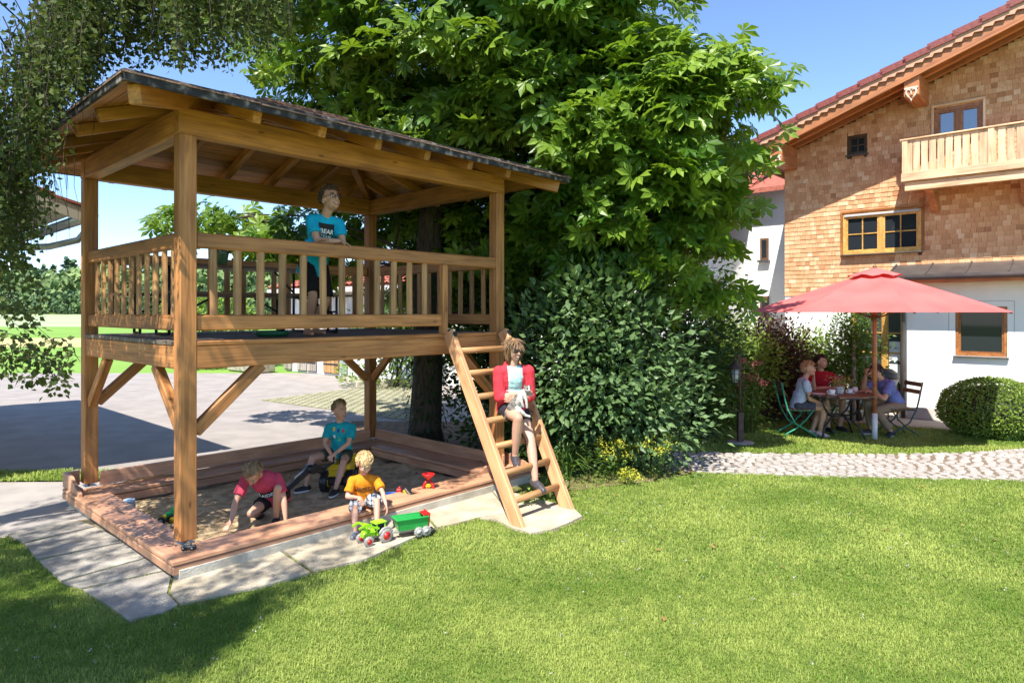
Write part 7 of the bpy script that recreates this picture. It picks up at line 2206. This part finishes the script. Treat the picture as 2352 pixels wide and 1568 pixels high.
for i in range(5):
    f = i / 4
    for j in range(32):
        a = 2 * math.pi * j / 32; r = .03 + .36 * f; vs.append(pp + Vector((math.cos(a) * r, math.sin(a) * r, top + .085 - .125 * f ** 1.2 + (.018 * math.cos(8 * a + 1.2) if i == 4 else 0))))
for i in range(4):
    for j in range(32): fs.append([i * 32 + j, (i + 1) * 32 + j, (i + 1) * 32 + (j + 1) % 32, i * 32 + (j + 1) % 32])
mb = MB(); mb.add(vs, fs, True); mb.build("vent_cap", M_par, um)
mb = MB(); mb.ball(pp + Vector((0, 0, top + .10)), (.03, .03, .035)); mb.build("finial", W_seat, um)
mb = MB(); mb.tube([pp + Vector((0, 0, .42)), pp + Vector((0, 0, top + .08))], .033, 14); mb.build("pole", wood("parasol pole", (.24, .075, .03), (.36, .13, .055), (.42, .17, .075), knots=False, rough=.35), um)
mb = MB(); mb.tube([pp + Vector((0, 0, -.05)), pp + Vector((0, 0, .43))], .042, 14); mb.build("ground_sleeve", pm("white sleeve", (.55, .55, .55), (.66, .66, .66), 8, .4), um)
mb = MB(); mb.tube([pp + Vector((0, 0, 1.90)), pp + Vector((0, 0, 1.99))], .055, 12); mb.build("hub", W_seat, um)

# lantern
lp = G(1700, 1018)
ln = thing("garden_lamp", "dark iron garden lantern hanging from a curved post in front of the shrubs", "lamp", lp)
M_iron = pm("rusty iron", (.05, .028, .022), (.11, .06, .045), 14, .7)
mb = MB(); mb.lathe([(.0, .0), (.20, .003), (.21, .02), (.19, .03), (.0, .031)], 20, Matrix.Translation(lp)); mb.build("base_plate", pm("stone foot", (.30, .28, .24), (.40, .37, .32), 8, .9), ln)
mb = MB(); mb.box(lp + Vector((0, 0, .26)), (.085, .085, .46), None, .008); mb.build("socket", M_iron, ln)
mb = MB(); mb.tube([lp + Vector(p) for p in ((0, 0, .45), (0, 0, 1.22), (-.008, 0, 1.33), (-.045, 0, 1.375), (-.085, 0, 1.34), (-.09, 0, 1.29))], .017, 8); mb.build("post", M_iron, ln)
lc = lp + Vector((-.075, -.01, 1.04))
mb = MB(); mb.lathe([(.012, .25), (.035, .22), (.115, .135), (.12, .12), (.02, .13)], 14, Matrix.Translation(lc)); mb.build("roof", M_iron, ln)
mb = MB()
for i in range(6): a = i * math.pi / 3; mb.tube([lc + Vector((.075 * math.cos(a), .075 * math.sin(a), .13)), lc + Vector((.058 * math.cos(a), .058 * math.sin(a), -.09))], .005, 5)
for z, r in ((.04, .068), (-.09, .06)): mb.tube([lc + Vector((r * math.cos(i * math.pi / 8), r * math.sin(i * math.pi / 8), z)) for i in range(17)], .005, 5)
mb.build("cage", M_iron, ln)
mb = MB(); mb.lathe([(.05, -.085), (.066, .12)], 14, Matrix.Translation(lc)); mb.build("glass", pm("lantern glass", (.45, .47, .46), rough=.08, spec=.8), ln)
mb = MB(); mb.tube([lc + Vector((0, 0, .25)), lc + Vector((-.012, .01, .30))], .008, 6); mb.build("hook", M_iron, ln)

# heart ornament at the right edge, and what stands there
hp0 = D(2349, 887, 11.6)
he = thing("heart_ornament", "rusty metal heart on a thin stake behind the box ball", "ornament", (hp0.x, hp0.y, 0))
M_rust = pm("rust", (.30, .085, .03), (.45, .16, .07), 16, .85)
pts = []
for i in range(24):
    t_ = 2 * math.pi * i / 24; pts.append(hp0 + Vector((.0062 * 16 * math.sin(t_) ** 3, 0, .0062 * (13 * math.cos(t_) - 5 * math.cos(2 * t_) - 2 * math.cos(3 * t_) - math.cos(4 * t_)))))
mb = MB(); mb.prism(pts, (0, .012, 0)); mb.build("heart", M_rust, he)
mb = MB(); mb.tube([(hp0.x, hp0.y + .006, 0), (hp0.x, hp0.y + .006, hp0.z - .09)], .007, 6); mb.build("stake", M_rust, he)
clump("orange_flower", "orange flowers at the right foot of the box ball", tuple(G(2350, 1012)), .12, 120, .05, L_green, "flower", .25, None, leafmat("orange bloom petal", (.65, .22, .04), (.75, .35, .08), trans=(.6, .2, .03), rough=.7), 5)
# grill or trolley glimpsed by the terrace door
gp_ = Vector((7.02, 12.62, 0)); bq = thing("barbecue_trolley", "dark covered barbecue trolley by the terrace door behind the man in blue", "barbecue", gp_)
mb = MB(); mb.lathe([(.02, .98), (.16, .96), (.25, .88), (.27, .80), (.25, .78)], 16, Matrix.Translation(gp_) @ Matrix.Diagonal((1.3, .8, 1, 1))); mb.build("lid", M_dark, bq)
mb = MB(); mb.lathe([(.12, .60), (.22, .66), (.26, .77), (.24, .78)], 16, Matrix.Translation(gp_) @ Matrix.Diagonal((1.3, .8, 1, 1))); mb.build("bowl", pm("beige enamel", (.40, .36, .30)), bq)
for sx in (-1, 1):
    for sy in (-1, 1): mb = MB(); mb.tube([gp_ + Vector((.18 * sx, .12 * sy, .66)), gp_ + Vector((.24 * sx, .16 * sy, .0))], .012, 6); mb.build("leg", M_dark, bq)
# stone-edged bed in the yard
mb = MB(); ax_ = G(812, 893); bx_ = G(1010, 884)
mb.bar(ax_ + Vector((0, .2, .10)), bx_ + Vector((0, .2, .10)), .25, .2, bev=.02); tag(mb.build("bed_curb", M_conc), "low stone curb of the planted bed across the yard", "curb")
